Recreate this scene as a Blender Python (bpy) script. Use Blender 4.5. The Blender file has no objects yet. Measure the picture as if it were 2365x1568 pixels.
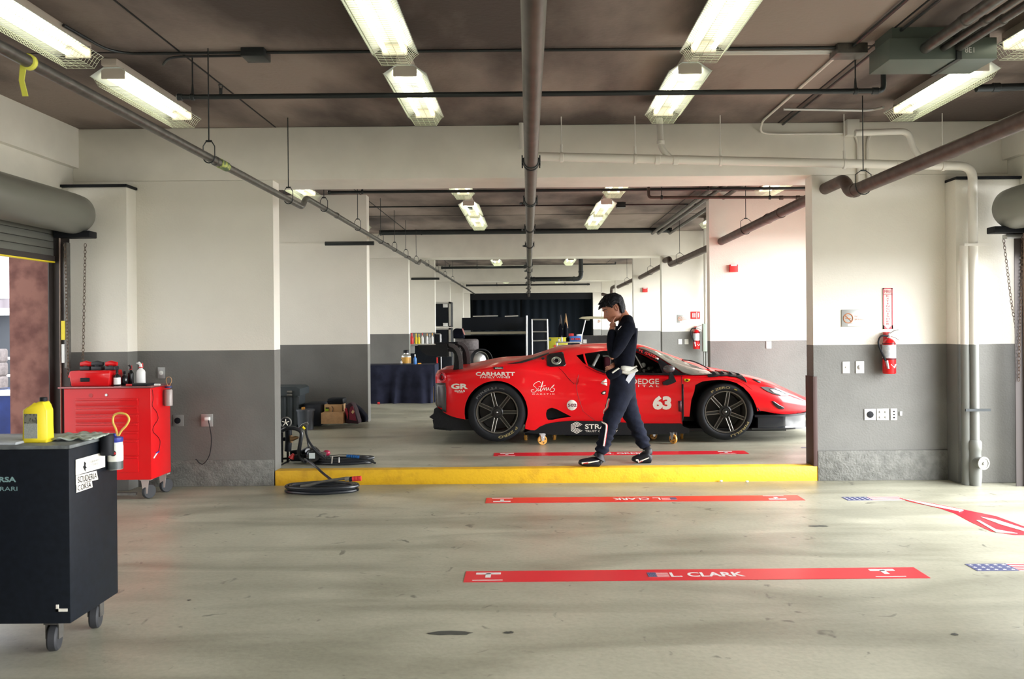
import bpy, bmesh, math, random
from mathutils import Vector, Matrix
from math import pi, sin, cos
random.seed(7)
SC = bpy.context.scene
COL = SC.collection
# ---------------------------------------------------------------- camera
F, PX, PY, TH, EYE = 1950.0, 1220.0, 755.0, 0.009, 1.5
cd = bpy.data.cameras.new('camera')
cam = bpy.data.objects.new('camera', cd); COL.objects.link(cam)
cd.sensor_width = 36.0; cd.lens = F/2365*36
cd.shift_x = -(PX-1182.5)/2365; cd.shift_y = -(784-PY)/2365
cd.clip_end = 300
cam.matrix_world = Matrix.Translation((0, 0, EYE)) @ Matrix.Rotation(TH, 4, 'Y') @ Matrix.Rotation(pi/2, 4, 'X')
cd.dof.use_dof = True; cd.dof.focus_distance = 9.6; cd.dof.aperture_fstop = 5.6
SC.camera = cam
# ---------------------------------------------------------------- sky and exposure
SKY_BASE, SKY_SUNSIDE = 1.9, 28.0
w = bpy.data.worlds.new('sky'); SC.world = w; w.use_nodes = True
bg = w.node_tree.nodes['Background']
# hazy sky, far brighter towards the low sun on the right (+x)
_n = w.node_tree.nodes; _l = w.node_tree.links
_g = _n.new('ShaderNodeTexCoord'); _d = _n.new('ShaderNodeVectorMath'); _d.operation = 'DOT_PRODUCT'
_d.inputs[1].default_value = Vector((1.0, -.35, .22)).normalized(); _l.new(_g.outputs['Generated'], _d.inputs[0])
_m = _n.new('ShaderNodeMath'); _m.operation = 'MAXIMUM'; _m.inputs[1].default_value = 0; _l.new(_d.outputs['Value'], _m.inputs[0])
_p = _n.new('ShaderNodeMath'); _p.operation = 'POWER'; _p.inputs[1].default_value = 3.0; _l.new(_m.outputs[0], _p.inputs[0])
_s = _n.new('ShaderNodeMath'); _s.operation = 'MULTIPLY_ADD'; _s.inputs[1].default_value = SKY_SUNSIDE; _s.inputs[2].default_value = SKY_BASE; _l.new(_p.outputs[0], _s.inputs[0])
_l.new(_s.outputs[0], bg.inputs['Strength']); bg.inputs['Color'].default_value = (0.96, 0.98, 1.0, 1)
SC.view_settings.view_transform = 'Standard'
SC.view_settings.look = 'None'
SC.view_settings.gamma = 1.0
SC.view_settings.use_curve_mapping = False
SC.view_settings.exposure = 0.15
TUBE_POWER = 5.0

def P(px, py, Y):
    """world point seen at photo pixel (px,py) at distance Y"""
    a, b = px-PX, PY-py
    u = a*cos(TH)+b*sin(TH); v = -a*sin(TH)+b*cos(TH)
    return Vector((u*Y/F, Y, EYE+v*Y/F))
def G(px, py, z=0.0):
    """world point on the horizontal plane z seen at a photo pixel"""
    a, b = px-PX, PY-py
    u = a*cos(TH)+b*sin(TH); v = -a*sin(TH)+b*cos(TH)
    Y = (z-EYE)*F/v
    return Vector((u*Y/F, Y, z))

# ---------------------------------------------------------------- materials
def mat(name, col, rough=.5, metal=0.0, var=0.0, scale=8.0, bump=0.0, bscale=40.0, emit=None, estr=0, coat=0.0, col2=None, spec=None, detail=6, lo=.35, hi=.65, stretch=None, alpha=None, trans=None):
    m = bpy.data.materials.new(name); m.use_nodes = True
    nt = m.node_tree; N = nt.nodes; L = nt.links
    b = N['Principled BSDF']
    b.inputs['Base Color'].default_value = (*col, 1); b.inputs['Roughness'].default_value = rough
    b.inputs['Metallic'].default_value = metal
    if coat: b.inputs['Coat Weight'].default_value = coat; b.inputs['Coat Roughness'].default_value = .06
    if spec is not None: b.inputs['Specular IOR Level'].default_value = spec
    if trans: b.inputs['Transmission Weight'].default_value = trans
    if emit: b.inputs['Emission Color'].default_value = (*emit, 1); b.inputs['Emission Strength'].default_value = estr
    if var or col2:
        g = N.new('ShaderNodeNewGeometry')
        src = g.outputs['Position']
        if stretch:
            mp = N.new('ShaderNodeMapping'); mp.inputs['Scale'].default_value = stretch
            L.new(src, mp.inputs['Vector']); src = mp.outputs[0]
        n = N.new('ShaderNodeTexNoise'); n.inputs['Scale'].default_value = scale; n.inputs['Detail'].default_value = detail
        L.new(src, n.inputs['Vector'])
        r = N.new('ShaderNodeValToRGB')
        c2 = col2 if col2 else tuple(c*(1-var) for c in col)
        c1 = col if col2 else tuple(min(1, c*(1+var)) for c in col)
        r.color_ramp.elements[0].position = lo; r.color_ramp.elements[0].color = (*c2, 1)
        r.color_ramp.elements[1].position = hi; r.color_ramp.elements[1].color = (*c1, 1)
        L.new(n.outputs['Fac'], r.inputs['Fac']); L.new(r.outputs['Color'], b.inputs['Base Color'])
    if bump:
        g = N.new('ShaderNodeNewGeometry'); n = N.new('ShaderNodeTexNoise'); n.inputs['Scale'].default_value = bscale
        n.inputs['Detail'].default_value = 3
        L.new(g.outputs['Position'], n.inputs['Vector'])
        bp = N.new('ShaderNodeBump'); bp.inputs['Strength'].default_value = bump; bp.inputs['Distance'].default_value = .01
        L.new(n.outputs['Fac'], bp.inputs['Height']); L.new(bp.outputs['Normal'], b.inputs['Normal'])
    return m

WHITE = (.80, .765, .675); GREY = (.150, .148, .135)
def wall_mat(name, zg):
    m = bpy.data.materials.new(name); m.use_nodes = True
    nt = m.node_tree; N = nt.nodes; L = nt.links; b = N['Principled BSDF']
    b.inputs['Roughness'].default_value = .55
    g = N.new('ShaderNodeNewGeometry'); s = N.new('ShaderNodeSeparateXYZ'); L.new(g.outputs['Position'], s.inputs[0])
    gt = N.new('ShaderNodeMath'); gt.operation = 'GREATER_THAN'; gt.inputs[1].default_value = zg; L.new(s.outputs['Z'], gt.inputs[0])
    n = N.new('ShaderNodeTexNoise'); n.inputs['Scale'].default_value = 3; n.inputs['Detail'].default_value = 8; L.new(g.outputs['Position'], n.inputs['Vector'])
    def ramp(a, c):
        r = N.new('ShaderNodeValToRGB'); r.color_ramp.elements[0].position = .3; r.color_ramp.elements[1].position = .7
        r.color_ramp.elements[0].color = (*a, 1); r.color_ramp.elements[1].color = (*c, 1); L.new(n.outputs['Fac'], r.inputs['Fac']); return r
    r1 = ramp(tuple(c*.96 for c in WHITE), WHITE); r2 = ramp(tuple(c*.88 for c in GREY), tuple(c*1.08 for c in GREY))
    mx = N.new('ShaderNodeMix'); mx.data_type = 'RGBA'
    L.new(gt.outputs[0], mx.inputs[0]); L.new(r2.outputs['Color'], mx.inputs[6]); L.new(r1.outputs['Color'], mx.inputs[7])
    L.new(mx.outputs[2], b.inputs['Base Color'])
    n2 = N.new('ShaderNodeTexNoise'); n2.inputs['Scale'].default_value = 60; L.new(g.outputs['Position'], n2.inputs['Vector'])
    bp = N.new('ShaderNodeBump'); bp.inputs['Strength'].default_value = .35; bp.inputs['Distance'].default_value = .006
    L.new(n2.outputs['Fac'], bp.inputs['Height']); L.new(bp.outputs['Normal'], b.inputs['Normal'])
    return m

M = {}
M['wallA'] = wall_mat('paint_two_tone', 1.302)
M['wallB'] = wall_mat('paint_two_tone_low', 1.272)
M['wallC'] = wall_mat('paint_two_tone_high', 1.38)
M['white_paint'] = mat('white_wall_paint', WHITE, .55, var=.03, scale=4)
M['grey_plinth'] = mat('grey_painted_concrete', (.155, .155, .14), .7, var=.2, scale=14, bump=.8, bscale=45)
M['pipe_white'] = mat('white_painted_pipe', (.74, .71, .64), .4)
M['pipe_grey'] = mat('grey_painted_pipe', (.16, .165, .15), .45)
M['pipe_dark'] = mat('dark_steel_pipe', (.035, .04, .042), .38, metal=.5)
M['pipe_steel'] = mat('galvanised_pipe', (.13, .125, .115), .38, metal=.6, var=.2, scale=20)
M['pipe_brown'] = mat('brown_iron_pipe', (.085, .055, .045), .5, metal=.25, var=.25, scale=12)
M['black'] = mat('matt_black', (.008, .009, .012), .6, spec=.25)
M['black_gloss'] = mat('gloss_black', (.008, .009, .011), .18)
M['rubber'] = mat('rubber', (.02, .021, .024), .7)
M['steel'] = mat('bare_steel', (.5, .5, .5), .3, metal=1)
M['alu'] = mat('aluminium', (.62, .62, .6), .35, metal=.9)
M['conc_dark'] = mat('soffit_concrete', (.30, .24, .205), .85, scale=1.0, col2=(.075, .056, .049), detail=11, lo=.38, hi=.60, stretch=(1, .45, 1), bump=.4, bscale=30)
M['white_plastic'] = mat('white_plastic', (.75, .75, .73), .4)
M['red_paint'] = mat('red_enamel', (.60, .005, .008), .3, coat=.3, spec=.3)
M['white_enamel'] = mat('white_enamel', (.78, .82, .78), .35)
M['tube'] = mat('lit_tube', (1, 1, 1), .4, emit=(1.0, .97, .74), estr=TUBE_POWER)
M['red_sign'] = mat('sign_red', (.6, .03, .03), .5)
M['card'] = mat('cardboard', (.46, .27, .13), .8, var=.1, scale=20)
M['yellow_paint'] = mat('yellow_kerb_paint', (.80, .47, .012), .55, scale=9, col2=(.66, .36, .01), lo=.3, hi=.5, bump=.3)

def floor_mat(name):
    m = bpy.data.materials.new(name); m.use_nodes = True
    nt = m.node_tree; N = nt.nodes; L = nt.links; b = N['Principled BSDF']
    g = N.new('ShaderNodeNewGeometry')
    def noise(sc, det, st=None, dist=0):
        src = g.outputs['Position']
        if st:
            mp = N.new('ShaderNodeMapping'); mp.inputs['Scale'].default_value = st; L.new(src, mp.inputs['Vector']); src = mp.outputs[0]
        n = N.new('ShaderNodeTexNoise'); n.inputs['Scale'].default_value = sc; n.inputs['Detail'].default_value = det; n.inputs['Distortion'].default_value = dist
        L.new(src, n.inputs['Vector']); return n.outputs['Fac']
    def ramp(f, p0, c0, p1, c1):
        r = N.new('ShaderNodeValToRGB'); e = r.color_ramp.elements
        e[0].position = p0; e[0].color = (*c0, 1); e[1].position = p1; e[1].color = (*c1, 1); L.new(f, r.inputs['Fac']); return r.outputs['Color']
    def mul(a, c):
        x = N.new('ShaderNodeMix'); x.data_type = 'RGBA'; x.blend_type = 'MULTIPLY'; x.inputs[0].default_value = 1
        L.new(a, x.inputs[6]); L.new(c, x.inputs[7]); return x.outputs[2]
    base = ramp(noise(1.1, 9), .3, (.33, .32, .245), .7, (.46, .445, .35))
    streak = ramp(noise(1.0, 8, (.5, 2.2, 1), .8), .36, (.68, .68, .66), .56, (1, 1, 1))
    spots = ramp(noise(7.0, 4, None, 1.0), .27, (.45, .45, .45), .34, (1, 1, 1))
    fine = ramp(noise(38, 4), .3, (.88, .88, .87), .6, (1, 1, 1))
    L.new(mul(mul(mul(base, streak), spots), fine), b.inputs['Base Color'])
    rr = ramp(noise(2.0, 6), .3, (.30,)*3, .7, (.48,)*3); L.new(rr, b.inputs['Roughness'])
    bp = N.new('ShaderNodeBump'); bp.inputs['Strength'].default_value = .12; bp.inputs['Distance'].default_value = .01
    L.new(noise(25, 5), bp.inputs['Height']); L.new(bp.outputs['Normal'], b.inputs['Normal'])
    return m
M['floor'] = floor_mat('sealed_concrete')

# ---------------------------------------------------------------- geometry helpers
def bx(bm, x0, x1, y0, y1, z0, z1, mi=0, bev=0, seg=2):
    r = bmesh.ops.create_cube(bm, size=1.0)
    vs = r['verts']
    for v in vs:
        v.co = Vector(((x0+x1)/2+v.co.x*(x1-x0), (y0+y1)/2+v.co.y*(y1-y0), (z0+z1)/2+v.co.z*(z1-z0)))
    fs = set(f for v in vs for f in v.link_faces)
    for f in fs: f.material_index = mi
    if bev:
        es = list(set(e for v in vs for e in v.link_edges))
        res = bmesh.ops.bevel(bm, geom=es, offset=bev, segments=seg, affect='EDGES', profile=.5)
        for f in res['faces']: f.material_index = mi
        vs = list(set(v for f in res['faces'] for v in f.verts) | set(v for v in vs if v.is_valid))
    return vs
def frame_of(d):
    d = d.normalized(); a = Vector((0, 0, 1)) if abs(d.z) < .9 else Vector((1, 0, 0))
    n = d.cross(a).normalized(); return n, d.cross(n).normalized()
def tube(bm, pts, r, seg=10, mi=0, caps=True, closed=False):
    pts = [Vector(p) for p in pts]; n = len(pts); rs = r if isinstance(r, (list, tuple)) else [r]*n
    rings = []; pn = None
    for i, p in enumerate(pts):
        if closed: d = (pts[(i+1) % n]-p).normalized()+(p-pts[i-1]).normalized()
        elif i == 0: d = pts[1]-p
        elif i == n-1: d = p-pts[i-1]
        else: d = (pts[i+1]-p).normalized()+(p-pts[i-1]).normalized()
        if d.length < 1e-9: d = pts[min(i+1, n-1)]-pts[max(i-1, 0)]
        d.normalize()
        if pn is None: nn, bb = frame_of(d)
        else:
            nn = pn-d*pn.dot(d)
            if nn.length < 1e-6: nn, bb = frame_of(d)
            nn.normalize(); bb = d.cross(nn)
        pn = nn
        rings.append([bm.verts.new(p+(nn*cos(2*pi*k/seg)+bb*sin(2*pi*k/seg))*rs[i]) for k in range(seg)])
    m_ = n if closed else n-1
    for i in range(m_):
        a, b = rings[i], rings[(i+1) % n]
        for k in range(seg):
            f = bm.faces.new((a[k], a[(k+1) % seg], b[(k+1) % seg], b[k])); f.material_index = mi; f.smooth = True
    if caps and not closed:
        f = bm.faces.new(rings[0][::-1]); f.material_index = mi
        f = bm.faces.new(rings[-1]); f.material_index = mi
def smooth_path(pts, n=6, rad=.06):
    """round the corners of a polyline"""
    pts = [Vector(p) for p in pts]; out = [pts[0]]
    for i in range(1, len(pts)-1):
        a, b, c = pts[i-1], pts[i], pts[i+1]
        r = min(rad, (a-b).length*.49, (c-b).length*.49)
        p0 = b+(a-b).normalized()*r; p1 = b+(c-b).normalized()*r
        for k in range(n+1):
            t = k/n; out.append(p0*(1-t)**2+b*2*t*(1-t)+p1*t*t)
    out.append(pts[-1]); return out
def spline(pts, n=8, closed=False):
    pts = [Vector(p) for p in pts]; out = []; m_ = len(pts)
    rng = range(m_) if closed else range(m_-1)
    for i in rng:
        g = lambda j: pts[j % m_] if closed else pts[max(0, min(m_-1, j))]
        p0, p1, p2, p3 = g(i-1), g(i), g(i+1), g(i+2)
        for k in range(n):
            t = k/n
            out.append(.5*((2*p1)+(p2-p0)*t+(2*p0-5*p1+4*p2-p3)*t*t+(3*p1-p0-3*p2+p3)*t**3))
    if not closed: out.append(pts[-1])
    return out
def lathe(bm, prof, origin, axis=(0, 0, 1), seg=24, mi=0, capends=True):
    """prof: list of (radius, height along axis)"""
    o = Vector(origin); d = Vector(axis).normalized(); n, b = frame_of(d); rings = []
    for r, h in prof:
        rings.append([bm.verts.new(o+d*h+(n*cos(2*pi*k/seg)+b*sin(2*pi*k/seg))*max(r, 1e-5)) for k in range(seg)])
    for a, c in zip(rings, rings[1:]):
        for k in range(seg):
            f = bm.faces.new((a[k], a[(k+1) % seg], c[(k+1) % seg], c[k])); f.material_index = mi; f.smooth = True
    if capends:
        f = bm.faces.new(rings[0][::-1]); f.material_index = mi
        f = bm.faces.new(rings[-1]); f.material_index = mi
def prism(bm, pts, vec, mi=0):
    """extrude a planar polygon (world points) along vec"""
    vec = Vector(vec); a = [bm.verts.new(Vector(p)) for p in pts]; b = [bm.verts.new(Vector(p)+vec) for p in pts]
    n = len(a); fs = [bm.faces.new(a[::-1]), bm.faces.new(b)]
    for k in range(n): fs.append(bm.faces.new((a[k], a[(k+1) % n], b[(k+1) % n], b[k])))
    for f in fs: f.material_index = mi
def ball(bm, c, r, mi=0, sc=(1, 1, 1), u=16, v=10):
    res = bmesh.ops.create_uvsphere(bm, u_segments=u, v_segments=v, radius=r)
    for q in res['verts']: q.co = Vector((q.co.x*sc[0], q.co.y*sc[1], q.co.z*sc[2]))+Vector(c)
    for f in set(f for q in res['verts'] for f in q.link_faces): f.material_index = mi; f.smooth = True
    return res['verts']
def root_loc(o):
    v = Vector((0, 0, 0))
    while o is not None: v += o.location; o = o.parent
    return v
def obj(name, bm, mats, parent=None, sharp=35, recalc=True, smooth=False, local=False):
    if recalc: bmesh.ops.recalc_face_normals(bm, faces=bm.faces)
    if smooth:
        for f in bm.faces: f.smooth = True
    me = bpy.data.meshes.new(name)
    if parent is not None and not local:
        bmesh.ops.translate(bm, verts=bm.verts, vec=-root_loc(parent))
    bm.to_mesh(me); bm.free()
    for m in (mats if isinstance(mats, (list, tuple)) else [mats]): me.materials.append(M[m] if isinstance(m, str) else m)
    if smooth is not None: me.set_sharp_from_angle(angle=math.radians(sharp))
    o = bpy.data.objects.new(name, me); COL.objects.link(o)
    if parent is not None: o.parent = parent
    return o
def tag(o, label, cat, group=None, kind=None):
    if label: o['label'] = label
    if cat: o['category'] = cat
    if group: o['group'] = group
    if kind: o['kind'] = kind
    return o
def thing(name, label, cat, loc=(0, 0, 0), group=None):
    o = bpy.data.objects.new(name, None); COL.objects.link(o); o.location = loc; o.empty_display_size = .1
    return tag(o, label, cat, group)
def struct(name, bm, m, **k):
    o = obj(name, bm, m, **k); o['kind'] = 'structure'; return o
def copy_tree(o, parent=None, label=None, loc=None, rz=None):
    c = o.copy(); COL.objects.link(c)
    if parent is not None: c.parent = parent
    for ch in [x for x in bpy.data.objects if x.parent == o]: copy_tree(ch, c)
    if label: c['label'] = label
    if loc is not None: c.location = loc
    if rz is not None: c.rotation_euler[2] = rz
    return c
def BM(): return bmesh.new()
def text_mesh(bm, s, fn, w=None, h=1.0, depth=.002, bold=0.0, spacing=1.0, shear=0.0, mi=0, mirror=False, subdiv=False):
    """lettering laid in the box w x h, each vertex sent through fn(x, y, d) -> world (d = thickness)"""
    cu = bpy.data.curves.new('t', 'FONT'); cu.body = s; cu.size = 1; cu.offset = 0 if 'M' in s else bold; cu.space_character = spacing; cu.shear = shear
    cu.resolution_u = 3
    to = bpy.data.objects.new('t', cu); COL.objects.link(to)
    bpy.context.view_layer.update()
    dg = bpy.context.evaluated_depsgraph_get(); me = bpy.data.meshes.new_from_object(to.evaluated_get(dg))
    xs = [v.co.x for v in me.vertices]; ys = [v.co.y for v in me.vertices]
    x0, x1, y0, y1 = min(xs), max(xs), min(ys), max(ys)
    sy = h/(y1-y0); sx = (w/(x1-x0)) if w else sy
    t = bmesh.new(); t.from_mesh(me)
    if subdiv: bmesh.ops.triangulate(t, faces=t.faces)
    vm = {}
    for v in t.verts:
        x = (v.co.x-x0)*sx; y = (v.co.y-y0)*sy
        vm[v.index] = (x, y)
    bs = bold*sy*.8
    for ox, oy, oz in (((0, 0, 0), (-bs, 0, .1), (bs, 0, .2), (0, bs*.6, .3), (0, -bs*.6, .4)) if ('M' in s and bold) else ((0, 0, 0),)):
        top = {i: bm.verts.new(Vector(fn(x+ox, y+oy, depth))+Vector((0, -oz*.001, oz*.001))) for i, (x, y) in vm.items()}
        for f in t.faces:
            try: g = bm.faces.new([top[v.index] for v in f.verts]); g.material_index = mi
            except ValueError: pass
    t.free(); bpy.data.objects.remove(to); bpy.data.curves.remove(cu); bpy.data.meshes.remove(me)
# ================================================================ ROOM
YA = [-1.04, 8.105, 17.26, 26.4, 35.5]           # walls with a beam
YB = [3.10, 12.26, 21.15, 30.3]                   # wing walls without a beam
CEIL, SOF = 3.44, 2.93
XL, XR, XLO, XRO = -4.36, 4.62, -2.44, 2.735
FZ2 = 0.14
b = BM(); bx(b, XL-.5, XR+.5, -6.0, 8.105, -.12, 0); struct('floor', b, 'floor')
b = BM(); bx(b, XL-.5, XR+.5, 8.105, 36.6, -.12, FZ2); struct('floor', b, 'floor')
b = BM(); bx(b, XL-.6, XR+.6, -6.0, 36.8, CEIL, CEIL+.25); struct('ceiling', b, 'conc_dark')
wm = {0: 'wallA', 1: 'wallA', 2: 'wallC', 3: 'wallC', 4: 'wallC'}
for k, ya in enumerate(YA):
    z0 = 0 if ya < 9 else FZ2
    th = .195
    b = BM(); bx(b, XL, XLO, ya, ya+th, z0, SOF); struct('wall_left', b, wm[k])
    b = BM(); bx(b, XRO, XR, ya, ya+th, z0, SOF); struct('wall_right', b, wm[k])
    b = BM(); bx(b, XL, XR, ya, ya+.58, SOF, CEIL, bev=.012); struct('trim_beam', b, 'white_paint')
    for s, xc0, xc1 in (('left', XL, -3.75), ('right', 4.01, XR)):
        b = BM(); bx(b, xc0, xc1, ya-.2, ya, z0, 2.845, bev=.008); struct('wall_'+s, b, wm[k])
        b = BM(); bx(b, xc0-.0, xc1+(.01 if s == 'left' else 0), ya-.225, ya, 2.845, 2.868); 
        struct('trim_ledge', b, 'black')
for k, yb in enumerate(YB):
    z0 = 0 if yb < 9 else FZ2
    mm = 'wallB' if k < 2 else 'wallC'
    b = BM(); bx(b, XL, -2.335, yb, yb+.2, z0, CEIL); struct('wall_left', b, mm)
    b = BM(); bx(b, 2.64, XR, yb, yb+.2, z0, CEIL); struct('wall_right', b, mm)
    if k:
        b = BM(); bx(b, XL, -2.335, yb-.018, yb, 2.735, 2.75); struct('trim_wall_left', b, 'white_paint')
# end wall and the side walls with their door openings (piers and lintels)
b = BM(); bx(b, XL-.5, XR+.5, -6.2, -6.0, 0, CEIL); struct('wall_back', b, 'wallA')
piers = []
ys = sorted(YA+YB)
pf = [-6.0]+[y-.3 for y in ys]
for i, y in enumerate(ys):
    z0 = 0 if y < 8 else FZ2
    for s in (-1, 1):
        x0, x1 = (XL-.42, XL) if s < 0 else (XR, XR+.42)
        b = BM(); bx(b, x0, x1, y-.3, y+.5, 0, 2.78); struct('wall_left' if s < 0 else 'wall_right', b, M['wallA'])
for s in (-1, 1):
    x0, x1 = (XL-.42, XL) if s < 0 else (XR, XR+.42)
    b = BM(); bx(b, x0, x1, -6.0, 36.6, 2.78, 3.06); struct('wall_left' if s < 0 else 'wall_right', b, 'white_paint')
    b = BM(); bx(b, x0+(.03 if s < 0 else -.06), x1+(.06 if s < 0 else -.03), -6.0, 36.6, 3.06, CEIL); struct('wall_left' if s < 0 else 'wall_right', b, 'white_paint')
# stained concrete jamb of the left door, red bounce light painted into its pink
M['jamb'] = mat('stained_bounce_pink_concrete', (.27, .125, .10), .85, scale=5, col2=(.14, .055, .047), lo=.36, hi=.58, detail=9)
b = BM(); bx(b, XL-.425, XL-.0, 7.79, 7.82, 0, 2.6); struct('trim_door_jamb', b, 'jamb')
# plinth, kerb
b = BM(); bx(b, XRO+.03, 4.01, 8.085, 8.105, 0, .287, bev=.004); struct('baseboard_right', b, 'grey_plinth')
b = BM(); bx(b, -3.75, XLO-.01, 8.09, 8.105, 0, .25, bev=.004); struct('baseboard_left', b, 'grey_plinth')
b = BM(); bx(b, XRO-.012, XRO+.03, 8.09, 8.31, FZ2, 1.0, bev=.003); struct('trim_corner_guard', b, mat('rust_guard', (.07, .035, .03), .6))
b = BM(); bx(b, XLO, XRO+.03, 8.095, 8.232, -.01, FZ2+.003, bev=.006); struct('trim_kerb', b, 'yellow_paint')
# ceiling joints
for x in (-2.41, 2.42):
    b = BM(); bx(b, x-.006, x+.006, -1, 36, CEIL-.004, CEIL+.01); struct('trim_ceiling_joint', b, 'black')
for y in (1.0, 5.89, 10.4, 14.6, 19.5, 24):
    b = BM(); bx(b, XL, XR, y-.006, y+.006, CEIL-.004, CEIL+.01); struct('trim_ceiling_joint', b, 'black')

# ================================================================ LIGHT FITTINGS
def fixture():
    root = thing('strip_light', '', 'light', (0, 0, 0), 'caged twin tube strip lights on the ceiling')
    L2 = .61
    b = BM(); bx(b, -.055, .055, -L2-.06, L2+.06, -.05, 0, bev=.004)
    obj('ballast_housing', b, mat('enamel_beige', (.55, .48, .40), .5), root, local=True)
    b = BM()
    pr = [(-.155, -.115), (-.15, -.112), (-.06, -.052), (.06, -.052), (.15, -.112), (.155, -.115)]
    a = [b.verts.new((x, -L2-.02, z)) for x, z in pr]; c = [b.verts.new((x, L2+.02, z)) for x, z in pr]
    for i in range(5): b.faces.new((a[i], a[i+1], c[i+1], c[i]))
    o = obj('reflector', b, 'white_enamel', root, local=True, recalc=False)
    sm = o.modifiers.new('s', 'SOLIDIFY'); sm.thickness = .003
    sk = mat('socket_beige', (.6, .53, .45), .5)
    for sx in (-1, 1):
        b = BM(); bx(b, -.085, .085, sx*(L2-.005)-.008, sx*(L2-.005)+.008, -.13, -.052, bev=.006)
        obj('tube_socket', b, sk, root, local=True)
    for sx in (-1, 1):
        b = BM(); tube(b, [(sx*.065, -L2+.02, -.098), (sx*.065, L2-.02, -.098)], .0175, seg=8)
        obj('lit_tube', b, 'tube', root, local=True)
    b = BM()
    gp = [(-.158, -.113), (-.128, -.135), (-.092, -.19), (.092, -.19), (.128, -.135), (.158, -.113)]
    n = 38
    for i in range(n+1):
        y = -L2-.02+(2*L2+.04)*i/n
        tube(b, [(x, y, z) for x, z in gp], .0013, seg=4, caps=False)
    for x, z in gp[1:-1]+[(-.045, -.19), (0, -.19), (.045, -.19), (-.11, -.162), (.11, -.162)]:
        tube(b, [(x, -L2-.02, z), (x, L2+.02, z)], .0013, seg=4, caps=False)
    obj('wire_guard', b, mat('guard_wire', (.62, .66, .5), .4), root, local=True)
    return root
rows = [(-2.97, 'first row from the left'), (-.87, 'second row from the left'), (1.18, 'third row from the left'), (3.25, 'fourth row from the left, by the right wall')]
spots = [(5.0, 'cut by the top of the picture'), (6.68, 'just before the near beam'), (10.92, 'half behind near beam'), (13.15, 'middle of second bay'), (14.62, 'last before second beam'), (19.6, 'third bay'), (23.6, 'third bay, farther'), (29.0, 'fourth bay'), (33.2, 'fourth bay, far end'), (1.0, 'unseen, added overhead for light')]  # last spot: out-of-view fittings added for extra light
fx0 = fixture(); used = False
for x, rl in rows:
    for y, sl in spots:
        lab = 'caged strip light, %s, %s' % (rl.replace(', by the right wall', '').replace('the ', ''), sl)
        if not used: fx0.location = (x, y, CEIL); fx0['label'] = lab; used = True
        else: copy_tree(fx0, label=lab, loc=(x, y, CEIL))

# ================================================================ PIPES
def ring(b, c, d, r, w=.03, mi=0, seg=16):
    lathe(b, [(r, -w/2), (r+.006, -w/2+.004), (r+.006, w/2-.004), (r, w/2)], c, d, seg=seg, mi=mi)
# centre main pipe
t = thing('main_sprinkler_pipe', 'fat steel sprinkler main running down the middle of the ceiling', 'pipe', (.035, 8, 2.8))
b = BM(); xc, zc = .033, EYE+1.28
tube(b, [(xc, -3, zc), (xc, 35, zc)], .052, seg=24); obj('pipe_run', b, mat('main_pipe_paint', (.10, .085, .075), .42, metal=.5, var=.2, scale=6), t)
def coupling(y, tee=True, side=-1):
    b = BM()
    for dy in (-.0, ):
        ring(b, (xc, y+dy, zc), (0, 1, 0), .056, .05, seg=20)
        ring(b, (xc, y+dy-.10, zc), (0, 1, 0), .056, .035, seg=20)
        for sx in (-1, 1):
            for yy in (y, y-.10):
                bx(b, xc+sx*.058-.014, xc+sx*.058+.014, yy-.016, yy+.016, zc-.012, zc+.024, bev=.003)
                tube(b, [(xc+sx*.068, yy, zc-.035), (xc+sx*.068, yy, zc+.045)], .006, seg=6)
        if tee: tube(b, [(xc, y+.14, zc), (xc+side*.085, y+.14, zc+.0), (xc+side*.10, y+.16, zc+.0)], .016, seg=8)
    return obj('pipe_coupling', b, 'pipe_dark', t)
for y in (6.62, 8.62, 11.0, 13.2, 17.4, 19.2, 22.0, 24.5, 28, 31): coupling(y, y > 8)
# sprinkler branches
def branch(label, xa, xb, y, z, r, hang=(), riser=None, color='pipe_dark', heads=(), grp='sprinkler branch pipes across the bays', elbow=None, rtop=CEIL):
    t = thing('sprinkler_branch_pipe', label, 'pipe', (xa, y, z), grp)
    pts = [(xa, y, z), (xb, y, z)]
    if riser == 'right': pts += [(xb, y, z+.14)]
    b = BM(); tube(b, smooth_path(pts, rad=.04), r, seg=12)
    ring(b, (xa+.02, y, z), (1, 0, 0), r, .04); ring(b, (xb-.06, y, z), (1, 0, 0), r, .05)
    obj('pipe_run', b, color, t)
    for hx in hang:
        b = BM(); tube(b, [(hx, y, rtop), (hx, y, z+r)], .005, seg=6); tube(b, [(hx, y, z+.09), (hx, y, z+.0)], [.006, .013], seg=8)
        ring(b, (hx, y, z), (1, 0, 0), r, .03); obj('hanger_rod', b, color, t)
    for hx in heads:
        b = BM(); tube(b, [(hx, y, z), (hx, y, z+.06)], .012, seg=8); lathe(b, [(.018, 0), (.018, .004)], (hx, y, z+.08), seg=10)
        for q in (-1, 1): tube(b, [(hx+q*.010, y, z+.05), (hx+q*.012, y, z+.08)], .003, seg=5)
        obj('sprinkler_head', b, color, t)
    return t
branch('black sprinkler branch crossing under the near strip lights, two upright rods', -2.48, 2.54, 6.0, EYE+1.655, .019, hang=(-2.37, 2.34), riser='right', heads=(-2.17,))
branch('thin black branch pipe seen just below the near beam', -2.42, 4.2, 10.25, EYE+1.655, .018, hang=(-2.0, 2.2))
branch('dark pipe against the top of the second beam', -2.93, 2.86, 16.75, EYE+1.90, .055, hang=(-2.1,))
branch('thin branch in the third bay left of the main pipe', -2.05, -.02, 20.0, EYE+1.42, .03, hang=(-1.2,), heads=(-1.85,))
branch('thin black branch high in the last bay', -2.0, 2.0, 27.3, EYE+1.36, .03, hang=(-1.0, 1.2))
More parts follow.
